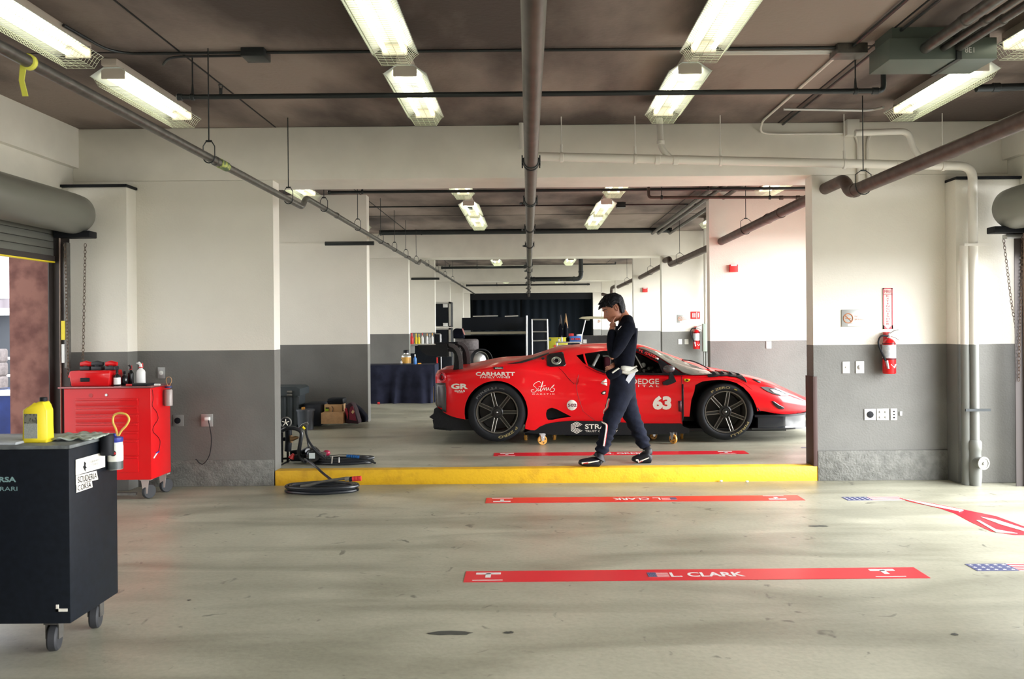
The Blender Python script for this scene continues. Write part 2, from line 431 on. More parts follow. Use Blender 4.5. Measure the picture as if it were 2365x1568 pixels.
t = thing('elbow_pipe', 'thick black pipe turning up to the ceiling beyond the second beam', 'pipe', (.6, 20.5, 2.6))
b = BM(); tube(b, smooth_path([(.06, 20.5, EYE+1.155), (1.29, 20.5, EYE+1.155), (1.29, 20.5, CEIL)], rad=.12), .055, seg=14)
for c, d in (((.15, 20.5, EYE+1.155), (1, 0, 0)), ((1.12, 20.5, EYE+1.155), (1, 0, 0)), ((1.29, 20.5, EYE+1.33), (0, 0, 1))): ring(b, c, d, .056, .05)
obj('pipe_run', b, 'pipe_dark', t)
b = BM(); tube(b, [(1.3, 20.5, EYE+1.51), (2.13, 20.5, EYE+1.51), (2.13, 20.5, EYE+1.56)], .02, seg=8); obj('side_branch', b, 'pipe_dark', t)
# long left pipe with jogs
t = thing('long_side_pipe', 'long grey steel pipe with swan-neck jogs hung along the left of the bays', 'pipe', (-2.19, 6, 2.68))
b = BM(); x = -2.19
z1, z2, z3 = EYE+1.187, EYE+1.30, EYE+1.38
pts = [(x, .6, z1), (x, 8.22, z1), (x, 8.24, z2), (x, 17.2, z2), (x, 17.24, z3), (x, 34.5, z3)]
tube(b, smooth_path([(x, .6, z1), (x, 8.22, z1), (x, 8.36, z2+.0), (x, 17.0, z2-.01), (x, 17.25, z3), (x, 34.5, z3)], rad=.07), .028, seg=14)
for y in (5.95, 9.7, 13.2, 15.6): ring(b, (x, y, z1 if y < 8 else z2), (0, 1, 0), .028, .05)
obj('pipe_run', b, 'pipe_steel', t)
b = BM(); ring(b, (x, 6.08, z1), (0, 1, 0), .0285, .16); obj('pipe_label', b, mat('pipe_tape', (.10, .16, .08), .5, col2=(.45, .5, .12), scale=30, lo=.45, hi=.5), t)
def clevis(px, y, zp, r, parent, m='pipe_dark', zt=CEIL):
    b = BM(); h = r+.085
    tube(b, [(px, y, zt), (px, y, zp+h)], .0045, seg=6)
    tube(b, [(px-.02, y, zp+h), (px+.02, y, zp+h)], .008, seg=6)
    for s in (-1, 1): tube(b, [(px+s*.018, y, zp+h), (px+s*(r+.012), y, zp+h-.035), (px+s*(r+.012), y, zp+.0)], .004, seg=5)
    tube(b, [(px+(r+.009)*cos(a), y, zp+(r+.009)*sin(a)) for a in [-pi*i/10 for i in range(11)]], .005, seg=6)
    obj('clevis_hanger', b, m, parent)
for y, z in ((3.2, z1), (5.82, z1), (7.75, z1), (9.1, z2), (10.9, z2), (12.6, z2), (13.9, z2), (15.2, z2), (16.6, z2), (18.4, z3), (20.4, z3), (22.4, z3), (24.6, z3), (28, z3)): clevis(x, y, z, .028, t)
b = BM(); ring(b, (x, 3.72, z1), (0, 1, 0), .029, .03)
prism(b, [(x-.038, 3.72, z1), (x-.012, 3.72, z1-.02), (x-.022, 3.72, z1-.08), (x-.005, 3.72, z1-.15), (x-.03, 3.72, z1-.15), (x-.045, 3.72, z1-.08)], (0, .004, 0)); q = obj('yellow_tape', b, mat('yellow_tape', (.75, .75, .1), .5), t); q['label'] = 'yellow tape tail'
for y in (12.2, 21.1):
    b = BM(); tube(b, [(-2.9, y-.1, 2.72), (-2.20, y-.1, 2.72)], .03, seg=10); tag(obj('branch_stub_pipe', b, 'pipe_dark'), 'short black pipe stub joining the left pipe beside the %s wing wall' % ('nearer' if y < 15 else 'farther'), 'pipe')
# right brown pipe
t = thing('brown_drain_pipe', 'fat brown iron pipe sloping in view along the right side, through the walls', 'pipe', (2.85, 6, 2.7))
x = 2.86; z1, z2 = EYE+1.165, EYE+1.30
b = BM()
tube(b, smooth_path([(x, .6, z1), (x, 7.48, z1), (x, 7.60, z2), (x, 8.13, z2)], rad=.09), .055, seg=18)
ring(b, (x, 7.36, z1), (0, 1, 0), .055, .06); ring(b, (x, 4.6, z1), (0, 1, 0), .055, .05)
obj('pipe_run', b, 'pipe_brown', t)
b = BM(); tube(b, [(x-.03, 8.28, EYE+1.26), (x-.05, 12.24, EYE+1.215)], .055, seg=18)
for y in (9.4, 9.9): ring(b, (x-.035, y, EYE+1.245), (0, 1, 0), .055, .05)
obj('pipe_run', b, 'pipe_brown', t)
b = BM(); tube(b, smooth_path([(x-.05, 12.5, EYE+1.20), (x-.05, 16.6, EYE+1.20), (x-.05, 16.75, EYE+1.33), (x-.05, 17.28, EYE+1.33)], rad=.08), .055, seg=16); obj('pipe_run', b, 'pipe_brown', t)
b = BM(); tube(b, [(x-.03, 17.5, EYE+1.26), (x-.05, 21.1, EYE+1.21)], .055, seg=14); obj('pipe_run', b, 'pipe_brown', t)
b = BM(); tube(b, [(x-.03, 21.4, EYE+1.24), (x-.05, 26.3, EYE+1.22)], .055, seg=14); obj('pipe_run', b, 'pipe_brown', t)
b = BM(); tube(b, smooth_path([(x-.03, 26.7, EYE+1.3), (x-.05, 28.3, EYE+1.28), (x-.05, 28.5, EYE+1.0), (x-.3, 29, EYE+1.1)], rad=.1), .055, seg=12); obj('pipe_run', b, 'pipe_brown', t)
for y, z, xx in ((4.3, z1, x), (7.18, z1, x), (10.9, EYE+1.235, x-.04), (15.6, EYE+1.20, x-.05), (19.4, EYE+1.235, x-.04), (24, EYE+1.23, x-.04)): clevis(xx, y, z, .055, t)
# horizontal brown pipe in the second bay
t = thing('thin_brown_pipe', 'thin dark brown pipe running right from a ceiling drop behind the near beam', 'pipe', (1.8, 10.15, 3.1))
p0 = P(1498, 438, 10.15); p1 = P(1498, 456, 10.15); p2 = P(1862, 456, 10.15)
b = BM(); tube(b, smooth_path([(p0.x, p0.y, CEIL), p1, p2+Vector((.3, 0, 0))], rad=.04), .018, seg=10); ring(b, p2+Vector((-.3, 0, 0)), (1, 0, 0), .02, .05); ring(b, p2+Vector((-.1, 0, 0)), (1, 0, 0), .02, .05)
obj('pipe_run', b, 'pipe_brown', t)
for px in (1528, 1778):
    q = P(px, 456, 10.15); b = BM(); tube(b, [(q.x, q.y, CEIL), (q.x, q.y, q.z)], .005, seg=6); ring(b, q, (1, 0, 0), .02, .03); obj('hanger_rod', b, 'pipe_dark', t)
# white pipes on the beam and the right column
YP = 7.80
t = thing('white_drain_pipe', 'white painted drain pipe along the near beam, turning down the right column to the floor', 'pipe', (4.1, YP, 0))
a = P(1225, 361, YP); e = P(2246, 384, YP)
dn = [(e.x, YP, e.z), (e.x, YP, .32), (e.x-.0, YP, .0)]
b = BM(); tube(b, smooth_path([a, (e.x, YP, e.z), (e.x, YP, 1.302)], rad=.12, n=8), .040, seg=18)
for px in (1518, 1560, 2075, 2115):
    q = P(px, 362+(px-1225)*.0225, YP); ring(b, q, (1, 0, 0), .040, .05)
obj('pipe_run', b, 'pipe_white', t)
b = BM(); tube(b, [(e.x, YP, 1.302), (e.x, YP, .33)], .040, seg=18); obj('pipe_run', b, 'pipe_grey', t)
b = BM(); lathe(b, [(.046, .42), (.058, .40), (.058, .33), (.052, .32), (.052, .25), (.058, .2), (.058, .08), (.05, 0)], (e.x, YP, 0), seg=20)
tube(b, [(e.x, YP, .22), (e.x+.02, YP-.10, .22)], .052, seg=16); obj('cleanout_tee', b, 'pipe_grey', t)
b = BM(); lathe(b, [(.060, 0), (.060, .012), (.045, .014), (.045, .008), (.014, .008), (.014, .022)], (e.x+.02, YP-.10, .22), (0.2, -1, 0), seg=24); obj('cleanout_plug', b, mat('plug_grey', (.3, .3, .27), .5), t)
for px in (1297, 1467, 1664, 1950, 2177):
    q = P(px, 362+(px-1225)*.0225, YP); b = BM(); tube(b, [(q.x, YP, CEIL), (q.x, YP, q.z)], .005, seg=6); ring(b, q, (1, 0, 0), .041, .03); tube(b, [(q.x, YP, q.z+.12), (q.x, YP, q.z+.04)], .013, seg=8)
    obj('hanger_rod', b, 'pipe_white', t)
q0 = P(1527, 280, YP); q1 = P(1527, 340, YP); q2 = P(1548, 366, YP)
b = BM(); tube(b, smooth_path([(q0.x, YP+.1, CEIL), (q1.x, YP+.02, q1.z), q2], rad=.06), .030, seg=12); ring(b, (q1.x, YP+.03, q1.z+.05), (0, 0, 1), .03, .04); obj('drop_pipe', b, 'pipe_white', t)
q = P(2112, 300, YP); 
b = BM(); tube(b, smooth_path([P(1975, 307, YP+.05), P(2100, 303, YP+.05), P(2108, 345, YP+.05), P(2140, 378, YP)], rad=.14, n=8), .030, seg=14); obj('drop_pipe', b, 'pipe_white', t)
# second vertical pipe standing beside it
q = P(2229, 567, 7.83)
t = thing('white_riser_pipe', 'short fat riser pipe beside the drain pipe, ending at a strap', 'pipe', (q.x, 7.84, 0))
b = BM(); tube(b, [(q.x, 7.84, q.z), (q.x, 7.84, 1.302)], .043, seg=18); obj('pipe_run', b, 'pipe_white', t)
b = BM(); tube(b, [(q.x, 7.84, 1.302), (q.x, 7.84, 0)], .043, seg=18); obj('pipe_run', b, 'pipe_grey', t)
for z in (q.z, .70):
    b = BM(); bx(b, q.x-.05, q.x+.18, 7.745, 7.76, z-.012, z+.012); obj('pipe_strap', b, 'pipe_dark' if z < 1 else 'pipe_white', t)
# box and conduits on the beam
t = thing('beam_conduit', 'white conduit curving down the beam from the ceiling to a square box', 'conduit', (2.3, 8.06, 3.3))
b = BM(); tube(b, smooth_path([(2.23, 5.9, CEIL-.015), (2.23, 7.98, CEIL-.015), (2.23, 8.08, CEIL-.10), (2.36, 8.085, CEIL-.115), (3.05, 8.085, CEIL-.115)], rad=.07), .011, seg=8); obj('conduit_run', b, 'pipe_white', t)
qa = P(1974, 290, 8.05)
b = BM(); bx(b, qa.x-.09, qa.x+.03, 8.0, 8.105, qa.z-.1, qa.z+.12, bev=.006); obj('junction_box', b, 'pipe_white', t)
for px in (1981, 2003):
    q = P(px, 300, 8.09); b = BM(); tube(b, smooth_path([(q.x-.06 if px < 1990 else q.x+.06, 8.09, q.z), (q.x, 8.09, q.z-.1), (q.x, 8.09, 2.80)], rad=.06), .013, seg=8); obj('conduit_run', b, 'pipe_white', t)
t = thing('short_white_pipe', 'short white pipe dropping from the ceiling beside the main pipe on the beam', 'pipe', (-.065, 8.0, 3.2))
q = P(1204, 345, 8.03); b = BM(); tube(b, [(q.x, 8.03, CEIL), (q.x, 8.03, q.z)], .022, seg=12); obj('pipe_run', b, 'pipe_white', t)
# ceiling conduits
t = thing('ceiling_conduit', 'pair of dark conduits crossing the near ceiling with a junction box', 'conduit', (0, 5.85, 3.42))
b = BM(); tube(b, smooth_path([(-2.9, 5.3, CEIL-.02), (-2.86, 5.86, CEIL-.02), (2.2, 5.86, CEIL-.02)], rad=.2), .010, seg=8); obj('conduit_run', b, 'pipe_dark', t)
b = BM(); tube(b, smooth_path([(-2.62, 6.1, CEIL-.02), (-2.5, 5.93, CEIL-.02), (-1.9, 5.92, CEIL-.02)], rad=.1), .009, seg=8); obj('conduit_run', b, 'pipe_dark', t)
b = BM(); bx(b, -1.96, -1.80, 5.8, 5.96, CEIL-.06, CEIL, bev=.004); obj('junction_box', b, 'pipe_dark', t)
b = BM(); tube(b, [(1.25, 5.93, CEIL-.02), (2.2, 5.93, CEIL-.02)], .012, seg=8); tube(b, [(1.25, 5.97, CEIL-.02), (2.2, 5.97, CEIL-.02)], .012, seg=8); obj('conduit_run', b, 'alu', t)
b = BM(); bx(b, 2.15, 2.36, 5.82, 5.98, CEIL-.07, CEIL, bev=.004); obj('junction_box', b, 'pipe_steel', t)
b = BM(); tube(b, [(2.26, 1, CEIL-.02), (2.26, 5.85, CEIL-.02)], .012, seg=8); tube(b, [(2.46, 1, CEIL-.02), (2.46, 8.1, CEIL-.02)], .010, seg=8); obj('conduit_run', b, 'pipe_dark', t)
b = BM(); tube(b, smooth_path([P(1810, 252, 7.4), P(2010, 255, 7.4), P(2040, 248, 7.2)], rad=.1), .012, seg=8); tag(obj('light_conduit', b, 'alu'), 'thin bright conduit running to the near right-hand strip light', 'conduit')
t = thing('hanging_duct_box', 'grey green sheet metal box hung from the near right ceiling', 'duct', (2.75, 5.75, 3.22))
b = BM(); bx(b, 2.37, 3.07, 5.50, 5.83, EYE+1.72, EYE+1.86, bev=.003); bx(b, 2.40, 3.04, 5.53, 5.80, EYE+1.86, CEIL); obj('duct_body', b, mat('duct_green', (.10, .125, .105), .45), t)
b = BM(); bx(b, 2.80, 2.83, 5.48, 5.84, EYE+1.712, CEIL); obj('duct_strap', b, 'pipe_dark', t)
b = BM(); text_mesh(b, '8E1', lambda x_, y_, d: (2.86+x_, 5.497, EYE+1.76+y_), h=.035, w=.06); obj('duct_lettering', b, 'white_plastic', t)
for i, (dx, r) in enumerate(((2.60, .035), (2.72, .022), (2.82, .026))):
    b = BM(); tube(b, [(dx, 1.2, EYE+1.79), (dx, 5.497, EYE+1.79)], r, seg=14); ring(b, (dx, 5.0, EYE+1.79), (0, 1, 0), r, .05)
    tag(obj('duct_conduit', b, 'pipe_steel'), ['thick conduit entering the hanging box at its left', 'thin conduit entering the middle of the hanging box', 'medium conduit entering the right of the hanging box'][i], 'conduit')
b = BM(); tube(b, [P(2255, 204, 6.6), P(2420, 198, 6.6)], .03, seg=12); ring(b, P(2300, 202, 6.6), (1, 0, 0), .03, .06); tag(obj('dark_cross_pipe', b, 'pipe_dark'), 'dark pipe behind the near right strip light at the picture edge', 'pipe')
# conduits in bay 2 right
for i, x in enumerate((2.50, 2.62, 2.85)):
    b = BM(); tube(b, smooth_path([(x, 9.0, CEIL-.09), (x, 16.9, CEIL-.09)], rad=.1), .03, seg=10); tag(obj('ceiling_run_pipe', b, 'pipe_steel'), ['leftmost of three grey pipes under the ceiling of the second bay', 'middle of three grey pipes under the ceiling of the second bay', 'rightmost of three grey pipes under the ceiling of the second bay'][i], 'pipe')
b = BM(); tube(b, [(-2.6, 13.3, CEIL-.03), (2.7, 13.3, CEIL-.03)], .012, seg=6); bx(b, 1.40, 1.54, 13.2, 13.35, CEIL-.08, CEIL); bx(b, -1.0, -.86, 13.2, 13.35, CEIL-.08, CEIL); tag(obj('ceiling_conduit', b, 'pipe_dark'), 'thin conduit across the ceiling of the second bay with two boxes', 'conduit')
# ================================================================ RACE CAR
from mathutils.bvhtree import BVHTree
YC = 10.75
M['car_red'] = mat('car_red', (.80, .004, .010), .32, coat=.35, spec=.3)
M['carbon'] = mat('carbon_black', (.009, .010, .013), .38, var=.3, scale=120, spec=.3)
M['glass_dark'] = mat('tinted_glass', (.02, .022, .024), .05, spec=.8)
M['decal_white'] = mat('decal_white', (.82, .78, .70), .45)
M['yellow'] = mat('yellow_plastic', (.78, .62, .02), .4)
M['glass_screen'] = mat('windscreen_glass', (.20, .20, .17), .14, spec=1.0, coat=1)
M['wheel'] = mat('wheel_bronze_grey', (.16, .15, .13), .35, metal=.7)
M['tyre'] = mat('tyre_rubber', (.010, .011, .014), .65, spec=.3)
M['orange'] = mat('caster_orange', (.72, .33, .05), .45)
car = thing('race_car', 'red race car number 63 raised on wheeled dollies', 'car', (1.22, YC, FZ2))
# X, zb, wm, zm, ws, zs, wi, zi, wr, zr, zc
ST = [
 (-1.10, .60, .80, .80, .78, .94, .60, .975, .35, .98, .98),
 (-1.05, .55, .88, .79, .86, .95, .65, .98, .40, .99, .985),
 (-.93, .48, .955, .77, .915, .965, .70, .995, .45, 1.0, 1.0),
 (-.75, .435, .985, .76, .935, .985, .74, 1.015, .48, 1.015, 1.01),
 (-.58, .425, 1.0, .76, .94, 1.015, .76, 1.05, .50, 1.045, 1.035),
 (-.36, .44, 1.005, .78, .935, 1.045, .77, 1.09, .50, 1.075, 1.06),
 (-.10, .34, 1.0, .76, .93, 1.035, .78, 1.10, .54, 1.095, 1.085),
 (.06, .30, .985, .72, .92, 1.00, .80, 1.10, .58, 1.13, 1.14),
 (.21, .35, .97, .68, .91, .965, .82, 1.08, .60, 1.17, 1.19),
 (.36, .38, .965, .66, .905, .93, .83, 1.04, .60, 1.21, 1.243),
 (.50, .395, .965, .65, .91, .91, .84, 1.01, .58, 1.225, 1.264),
 (.70, .395, .965, .64, .915, .89, .85, .975, .56, 1.23, 1.280),
 (1.00, .38, .965, .63, .92, .875, .85, .955, .56, 1.225, 1.287),
 (1.30, .355, .965, .63, .92, .87, .85, .95, .57, 1.20, 1.282),
 (1.48, .35, .965, .63, .925, .87, .85, .95, .59, 1.15, 1.25),
 (1.67, .35, .97, .64, .93, .875, .84, .95, .60, 1.085, 1.18),
 (1.92, .35, .98, .66, .94, .885, .82, .945, .60, 1.01, 1.09),
 (2.12, .36, .985, .68, .945, .90, .80, .935, .58, .955, 1.02),
 (2.30, .40, .99, .70, .945, .905, .80, .935, .55, .935, .965),
 (2.50, .44, .99, .70, .94, .89, .79, .92, .50, .91, .925),
 (2.67, .50, .975, .68, .925, .85, .77, .885, .48, .87, .88),
 (2.85, .47, .95, .64, .90, .785, .74, .83, .45, .82, .825),
 (3.00, .455, .90, .60, .86, .72, .70, .765, .45, .765, .77),
 (3.18, .455, .80, .56, .77, .645, .63, .685, .40, .69, .70),
 (3.33, .465, .66, .53, .63, .585, .52, .62, .33, .63, .635),
 (3.45, .475, .48, .515, .46, .55, .38, .575, .25, .585, .585),
 (3.52, .485, .25, .51, .24, .53, .20, .54, .12, .545, .545),
]
def body_loft():
    b = BM(); rings = []
    # refine stations along X
    tab = []
    n = len(ST)
    for i in range(n-1):
        g = lambda j: ST[max(0, min(n-1, j))]
        p0, p1, p2, p3 = g(i-1), g(i), g(i+1), g(i+2)
        K = 4
        for k in range(K):
            t = k/K
            tab.append(tuple(.5*((2*a1)+(a2-a0)*t+(2*a0-5*a1+4*a2-a3)*t*t+(a3-a0+3*a1-3*a2)*t**3) for a0, a1, a2, a3 in zip(p0, p1, p2, p3)))
    tab.append(ST[-1])
    for X, zb, wm, zm, ws, zs, wi, zi, wr, zr, zc in tab:
        half = [(wm*.965, zb), (wm*.99, zb+(zm-zb)*.35), (wm, zm), (ws+(wm-ws)*.45, zm+(zs-zm)*.62), (ws, zs), (wi, zi), ((wi+wr)/2+.012, (zi+zr)/2+.006), (wr, zr), (wr*.55, zr+(zc-zr)*.78), (0, zc)]
        h = spline([(a, 0, c) for a, c in half], n=4)
        ring = [(-q.x, q.z) for q in h]+[(q.x, q.z) for q in h[-2::-1]]
        rings.append([b.verts.new((X, YC+y, z)) for y, z in ring])
    m_ = len(rings[0])
    for a, c in zip(rings, rings[1:]):
        for k in range(m_): b.faces.new((a[k], a[(k+1) % m_], c[(k+1) % m_], c[k]))
    b.faces.new(rings[0][::-1]); b.faces.new(rings[-1])
    bmesh.ops.recalc_face_normals(b, faces=b.faces)
    return b
bb = body_loft()
BV = BVHTree.FromBMesh(bb)
EYEP = Vector((0, 0, EYE))
def S(px, py, off=.003):
    """point on the car's near flank behind photo pixel, lifted off by off"""
    d = (P(px, py, 10)-EYEP).normalized()
    h, n, i, dist = BV.ray_cast(EYEP, d)
    if h is None:
        q, n, i, dist = BV.find_nearest(P(px, py, 9.95)); return q+n*off
    if n.dot(d) > 0: n = -n
    return h+n*off
def side(px, py, Y=9.79): return P(px, py, Y)
def cutter(polys):
    out = []
    for pts, y0, y1 in polys:
        b = BM(); prism(b, [(p.x, y0, p.z) for p in pts], (0, y1-y0, 0), mi=1)
        bmesh.ops.triangulate(b, faces=[f for f in b.faces if len(f.verts) > 4])
        bmesh.ops.recalc_face_normals(b, faces=b.faces)
        out.append(b)
    return out
def px_poly(l, Y=9.79): return [P(a, c, Y) for a, c in l]
def arc_pts(cx, cy, rx, ry, a0, a1, n): return [(cx+rx*cos(math.radians(a0+(a1-a0)*i/n)), cy-ry*sin(math.radians(a0+(a1-a0)*i/n))) for i in range(n+1)]
rear_well = px_poly(arc_pts(1146, 952, 73, 73, 200, -22, 26)+[(1210, 1030), (1075, 1030)])
front_well = px_poly([(1592, 962), (1594, 940), (1596, 923), (1600, 912), (1603, 904), (1606, 889)]+[(1622, 881), (1643, 878), (1664, 877), (1683, 879), (1700, 884), (1716, 894), (1730, 909), (1740, 925), (1748, 943), (1752, 965), (1752, 1030), (1576.5, 1030), (1576.5, 962)])
door_gap = px_poly([(1574.5, 900), (1578.5, 900), (1579.5, 965), (1574.5, 965)])
win_rear = [(1331, 821), (1347, 817.5), (1354, 842.5), (1346, 837)]
win_main = [(1350, 816.5), (1395, 810), (1440, 809), (1468, 813), (1490, 822), (1512, 834), (1538, 848), (1560, 862), (1530, 864.5), (1470, 863), (1425, 863.5), (1398, 860), (1376, 853), (1358, 843.5)]
cuts = []
YW0 = 9.5
def mirror(pts): return pts
cuts += cutter([(rear_well, YW0, YC-.58), (front_well, YW0, YC-.58), (rear_well, YC+.58, 12.0), (front_well, YC+.58, 12.0)])
def win_pts(l): return [S(a, c, 0) for a, c in l]
for l in (win_rear, win_main):
    pts = win_pts(l)
    cuts += cutter([(pts, 9.4, YC-.12)])
    cuts += cutter([(pts, YC+.12, 12.1)])
intake = px_poly([(1261, 955), (1263, 947), (1268, 943), (1275, 941.5), (1284, 944), (1320, 962.5), (1295, 966), (1275, 970), (1266, 970), (1262, 964)])
cuts += cutter([(intake, 9.5, 9.93)])
scoop = px_poly([(1291, 849), (1297, 847), (1322, 858), (1341, 866), (1336, 874), (1338, 880), (1334, 889), (1326, 887), (1312, 876)])
sc_ = cutter([(scoop, 9.5, 9.835)])
for f in sc_[0].faces: f.material_index = 0
cuts += sc_
# chassis belly cut out lower front so the nose is thin
me = bpy.data.meshes.new('body'); bb.to_mesh(me)
body = bpy.data.objects.new('body', me); COL.objects.link(body)
for m_ in ('car_red', 'carbon'): me.materials.append(M[m_])
tmp = []
for c in cuts:
    cm = bpy.data.meshes.new('c'); c.to_mesh(cm); c.free(); cm.materials.append(M['car_red']); cm.materials.append(M['carbon'])
    co = bpy.data.objects.new('c', cm); COL.objects.link(co); tmp.append(co)
    md = body.modifiers.new('b', 'BOOLEAN'); md.operation = 'DIFFERENCE'; md.object = co; md.solver = 'EXACT'; md.use_self = True
bpy.context.view_layer.update()
dg = bpy.context.evaluated_depsgraph_get()
nm = bpy.data.meshes.new_from_object(body.evaluated_get(dg))
bpy.data.objects.remove(body)
for o in tmp: m_ = o.data; bpy.data.objects.remove(o); bpy.data.meshes.remove(m_)
b = BM(); b.from_mesh(nm); bpy.data.meshes.remove(nm)
for f in b.faces: f.smooth = True
body = obj('body', b, ['car_red', 'carbon'], car, sharp=28, recalc=False)
bb.free()

def surf_poly(pts, off=.004, sub=3, parent=car, name='panel', m='carbon', thick=.004):
    """a panel laid on the flank: polygon given in photo pixels"""
    b = BM(); vs = [b.verts.new((x, 0, y)) for x, y in pts]; f = b.faces.new(vs)
    bmesh.ops.triangulate(b, faces=[f])
    for _ in range(sub): bmesh.ops.subdivide_edges(b, edges=b.edges, cuts=1); bmesh.ops.triangulate(b, faces=b.faces)
    for v in b.verts: v.co = S(v.co.x, v.co.z, off)
    o = obj(name, b, m, parent, sharp=60, smooth=True)
    if thick:
        md = o.modifiers.new('s', 'SOLIDIFY'); md.thickness = thick; md.offset = 0
    return o
def surf_line(pts, r=.0022, m='carbon', name='panel_gap', parent=car, off=.0005, n=8):
    b = BM(); q = spline([(x, 0, y) for x, y in pts], n=n)
    tube(b, [S(v.x, v.z, off) for v in q], r, seg=6); return obj(name, b, m, parent)
def surf_text(s, x0, y1, x1, y0, m='decal_white', bold=.0, spacing=1.0, shear=0, name='lettering', parent=None, off=.004, rot=0):
    """lettering on the flank: box x0..x1, y0 (bottom) .. y1 (top) in pixels"""
    b = BM()
    def fn(x, y, d):
        a, c = x0+x, y0-y
        if rot:
            a0, c0 = x0, y0; dx, dy = x, -y
            a = a0+dx*cos(rot)-dy*sin(rot); c = c0+dx*sin(rot)+dy*cos(rot)
        return S(a, c, off)
    text_mesh(b, s, fn, w=x1-x0, h=y0-y1, bold=bold, spacing=spacing, shear=shear)
    return obj(name, b, m, parent or body, recalc=False, smooth=None)
# --- glass and windows
# windscreen and its black pillar band
surf_poly([(1472, 805), (1486, 804), (1530, 818.5), (1575, 835.5), (1613, 849.5), (1640, 862), (1644, 866), (1620, 868), (1597, 868), (1577, 863), (1545, 842), (1515, 823), (1490, 810)], off=.014, sub=4, name='windscreen', m='glass_screen' if 'glass_screen' in M else 'glass_dark')
surf_poly([(1466, 808), (1488, 812), (1513, 825), (1543, 845), (1575, 865), (1594, 868.5), (1560, 869), (1470, 868), (1425, 868), (1398, 865.5), (1376, 857), (1358, 847), (1358, 843.5), (1376, 853), (1398, 860), (1425, 863.5), (1470, 863), (1530, 864.5), (1560, 862), (1538, 848), (1512, 834), (1490, 822), (1468, 813)], off=.018, sub=4, name='window_surround', m='black_gloss')
surf_line([(1340, 799), (1370, 796.7), (1400, 796)], r=.004, m='decal_white' if False else 'car_red', name='roof_seam')
# interior seen through the side windows
pw = lambda a, c, Y: P(a, c, Y)
b = BM(); tube(b, [pw(1383, 819, 10.3), pw(1369, 846, 10.2)], .018, seg=10); obj('roll_cage', b, mat('cage_grey', (.35, .36, .33), .4), car)
b = BM(); tube(b, smooth_path([pw(1392, 823, 10.35), pw(1409, 823, 10.35), pw(1409, 858, 10.35)], rad=.04), .014, seg=8); obj('roll_cage', b, mat('cage_grey2', (.4, .4, .36), .4), car)
b = BM(); tube(b, [pw(1465, 815, 10.25), pw(1484, 850, 10.15)], .013, seg=8); obj('roll_cage', b, 'cage_grey' if 'cage_grey' in M else 'steel', car)
b = BM(); q0 = pw(1393, 857, 10.4); q1 = pw(1407, 823, 10.4); bx(b, q0.x, q1.x, 10.25, 10.6, q0.z, q1.z, bev=.03, seg=3); obj('seat', b, mat('seat_maroon', (.10, .01, .025), .8), car)
b = BM(); ball(b, pw(1486, 843, 10.3), .03); obj('helmet_air_duct', b, 'white_plastic', car)
for k in range(6):
    b = BM(); a = 1476+k*11; tube(b, [pw(a, 861-(k % 3)*5, 10.25), pw(a+8, 849+(k % 2)*6, 10.3)], .022, seg=8); obj('cockpit_switchgear', b, ['pipe_steel', 'steel', 'pipe_grey'][k % 3], car)
# window dividers
surf_line([(1347.5, 817), (1350, 830), (1355, 843)], r=.009, m='car_red', name='window_divider', off=.012)
# --- mirror
b = BM(); q = P(1545, 852, 9.72)
vs = ball(b, q, .07, sc=(1.0, .8, .62)); obj('mirror_housing', b, mat('mirror_grey', (.12, .12, .13), .18, metal=.4), car)
b = BM(); pts = [P(x, y, 9.76) for x, y in ((1547, 862), (1553, 861), (1562, 881), (1556, 885), (1541, 890), (1532, 889), (1531, 883), (1540, 878), (1545, 876))]
prism(b, pts, (0, .05, 0)); obj('mirror_stalk', b, 'carbon', car)
# --- filler panel, round cap
surf_poly([(1262, 823), (1270, 818), (1297, 813.5), (1301, 815), (1307, 843), (1303, 846.5), (1270, 847.5), (1264, 845)], off=.006, name='filler_panel', m='black_gloss')
def surf_ring(cx, cy, rx, ry, r, m, name, off=.01):
    b = BM(); tube(b, [S(cx+rx*cos(a), cy+ry*sin(a), off) for a in [2*pi*i/24 for i in range(24)]], r, seg=8, closed=True); return obj(name, b, m, car)
surf_ring(1284.5, 834.5, 10, 7.5, .009, mat('filler_ring', (.42, .45, .36), .35, metal=.6), 'filler_ring')
surf_ring(1284.5, 834.5, 6.3, 4.8, .006, 'steel', 'filler_ring', .014)
surf_poly([(1254+4*cos(a), 828+2.6*sin(a)) for a in [2*pi*i/12 for i in range(12)]], name='release_button', m='carbon', sub=0)
# dark line beneath the rear buttress
surf_poly([(1172, 841), (1200, 836), (1232, 826.5), (1268, 814.5), (1268, 817), (1235, 830), (1205, 839)], off=.005, name='buttress_slot', m='carbon')
surf_poly([(1140, 848), (1162, 847.5), (1162, 852.5), (1140, 853.2)], off=.005, sub=1, name='engine_badge', m='carbon')
surf_text('webasto', 1143, 849, 1159, 852, off=.009, bold=.02)
# panel gaps
surf_line([(1337, 865), (1332, 885), (1333, 905), (1340, 930), (1347, 950)], r=.0018)
surf_line([(1470, 869), (1420, 869), (1398, 866), (1376, 858), (1352, 846)], r=.0022)
surf_line([(1290, 849), (1300, 858), (1312, 873), (1326, 887)], r=.0025)
surf_line([(1574.5, 869), (1574.8, 888)], r=.003)
surf_poly([(1574.3, 887), (1578.6, 887), (1579.4, 962), (1577, 972), (1574.5, 976)], off=.004, sub=2, name='door_gap')
surf_line([(1347, 950), (1375, 972)], r=.0015)
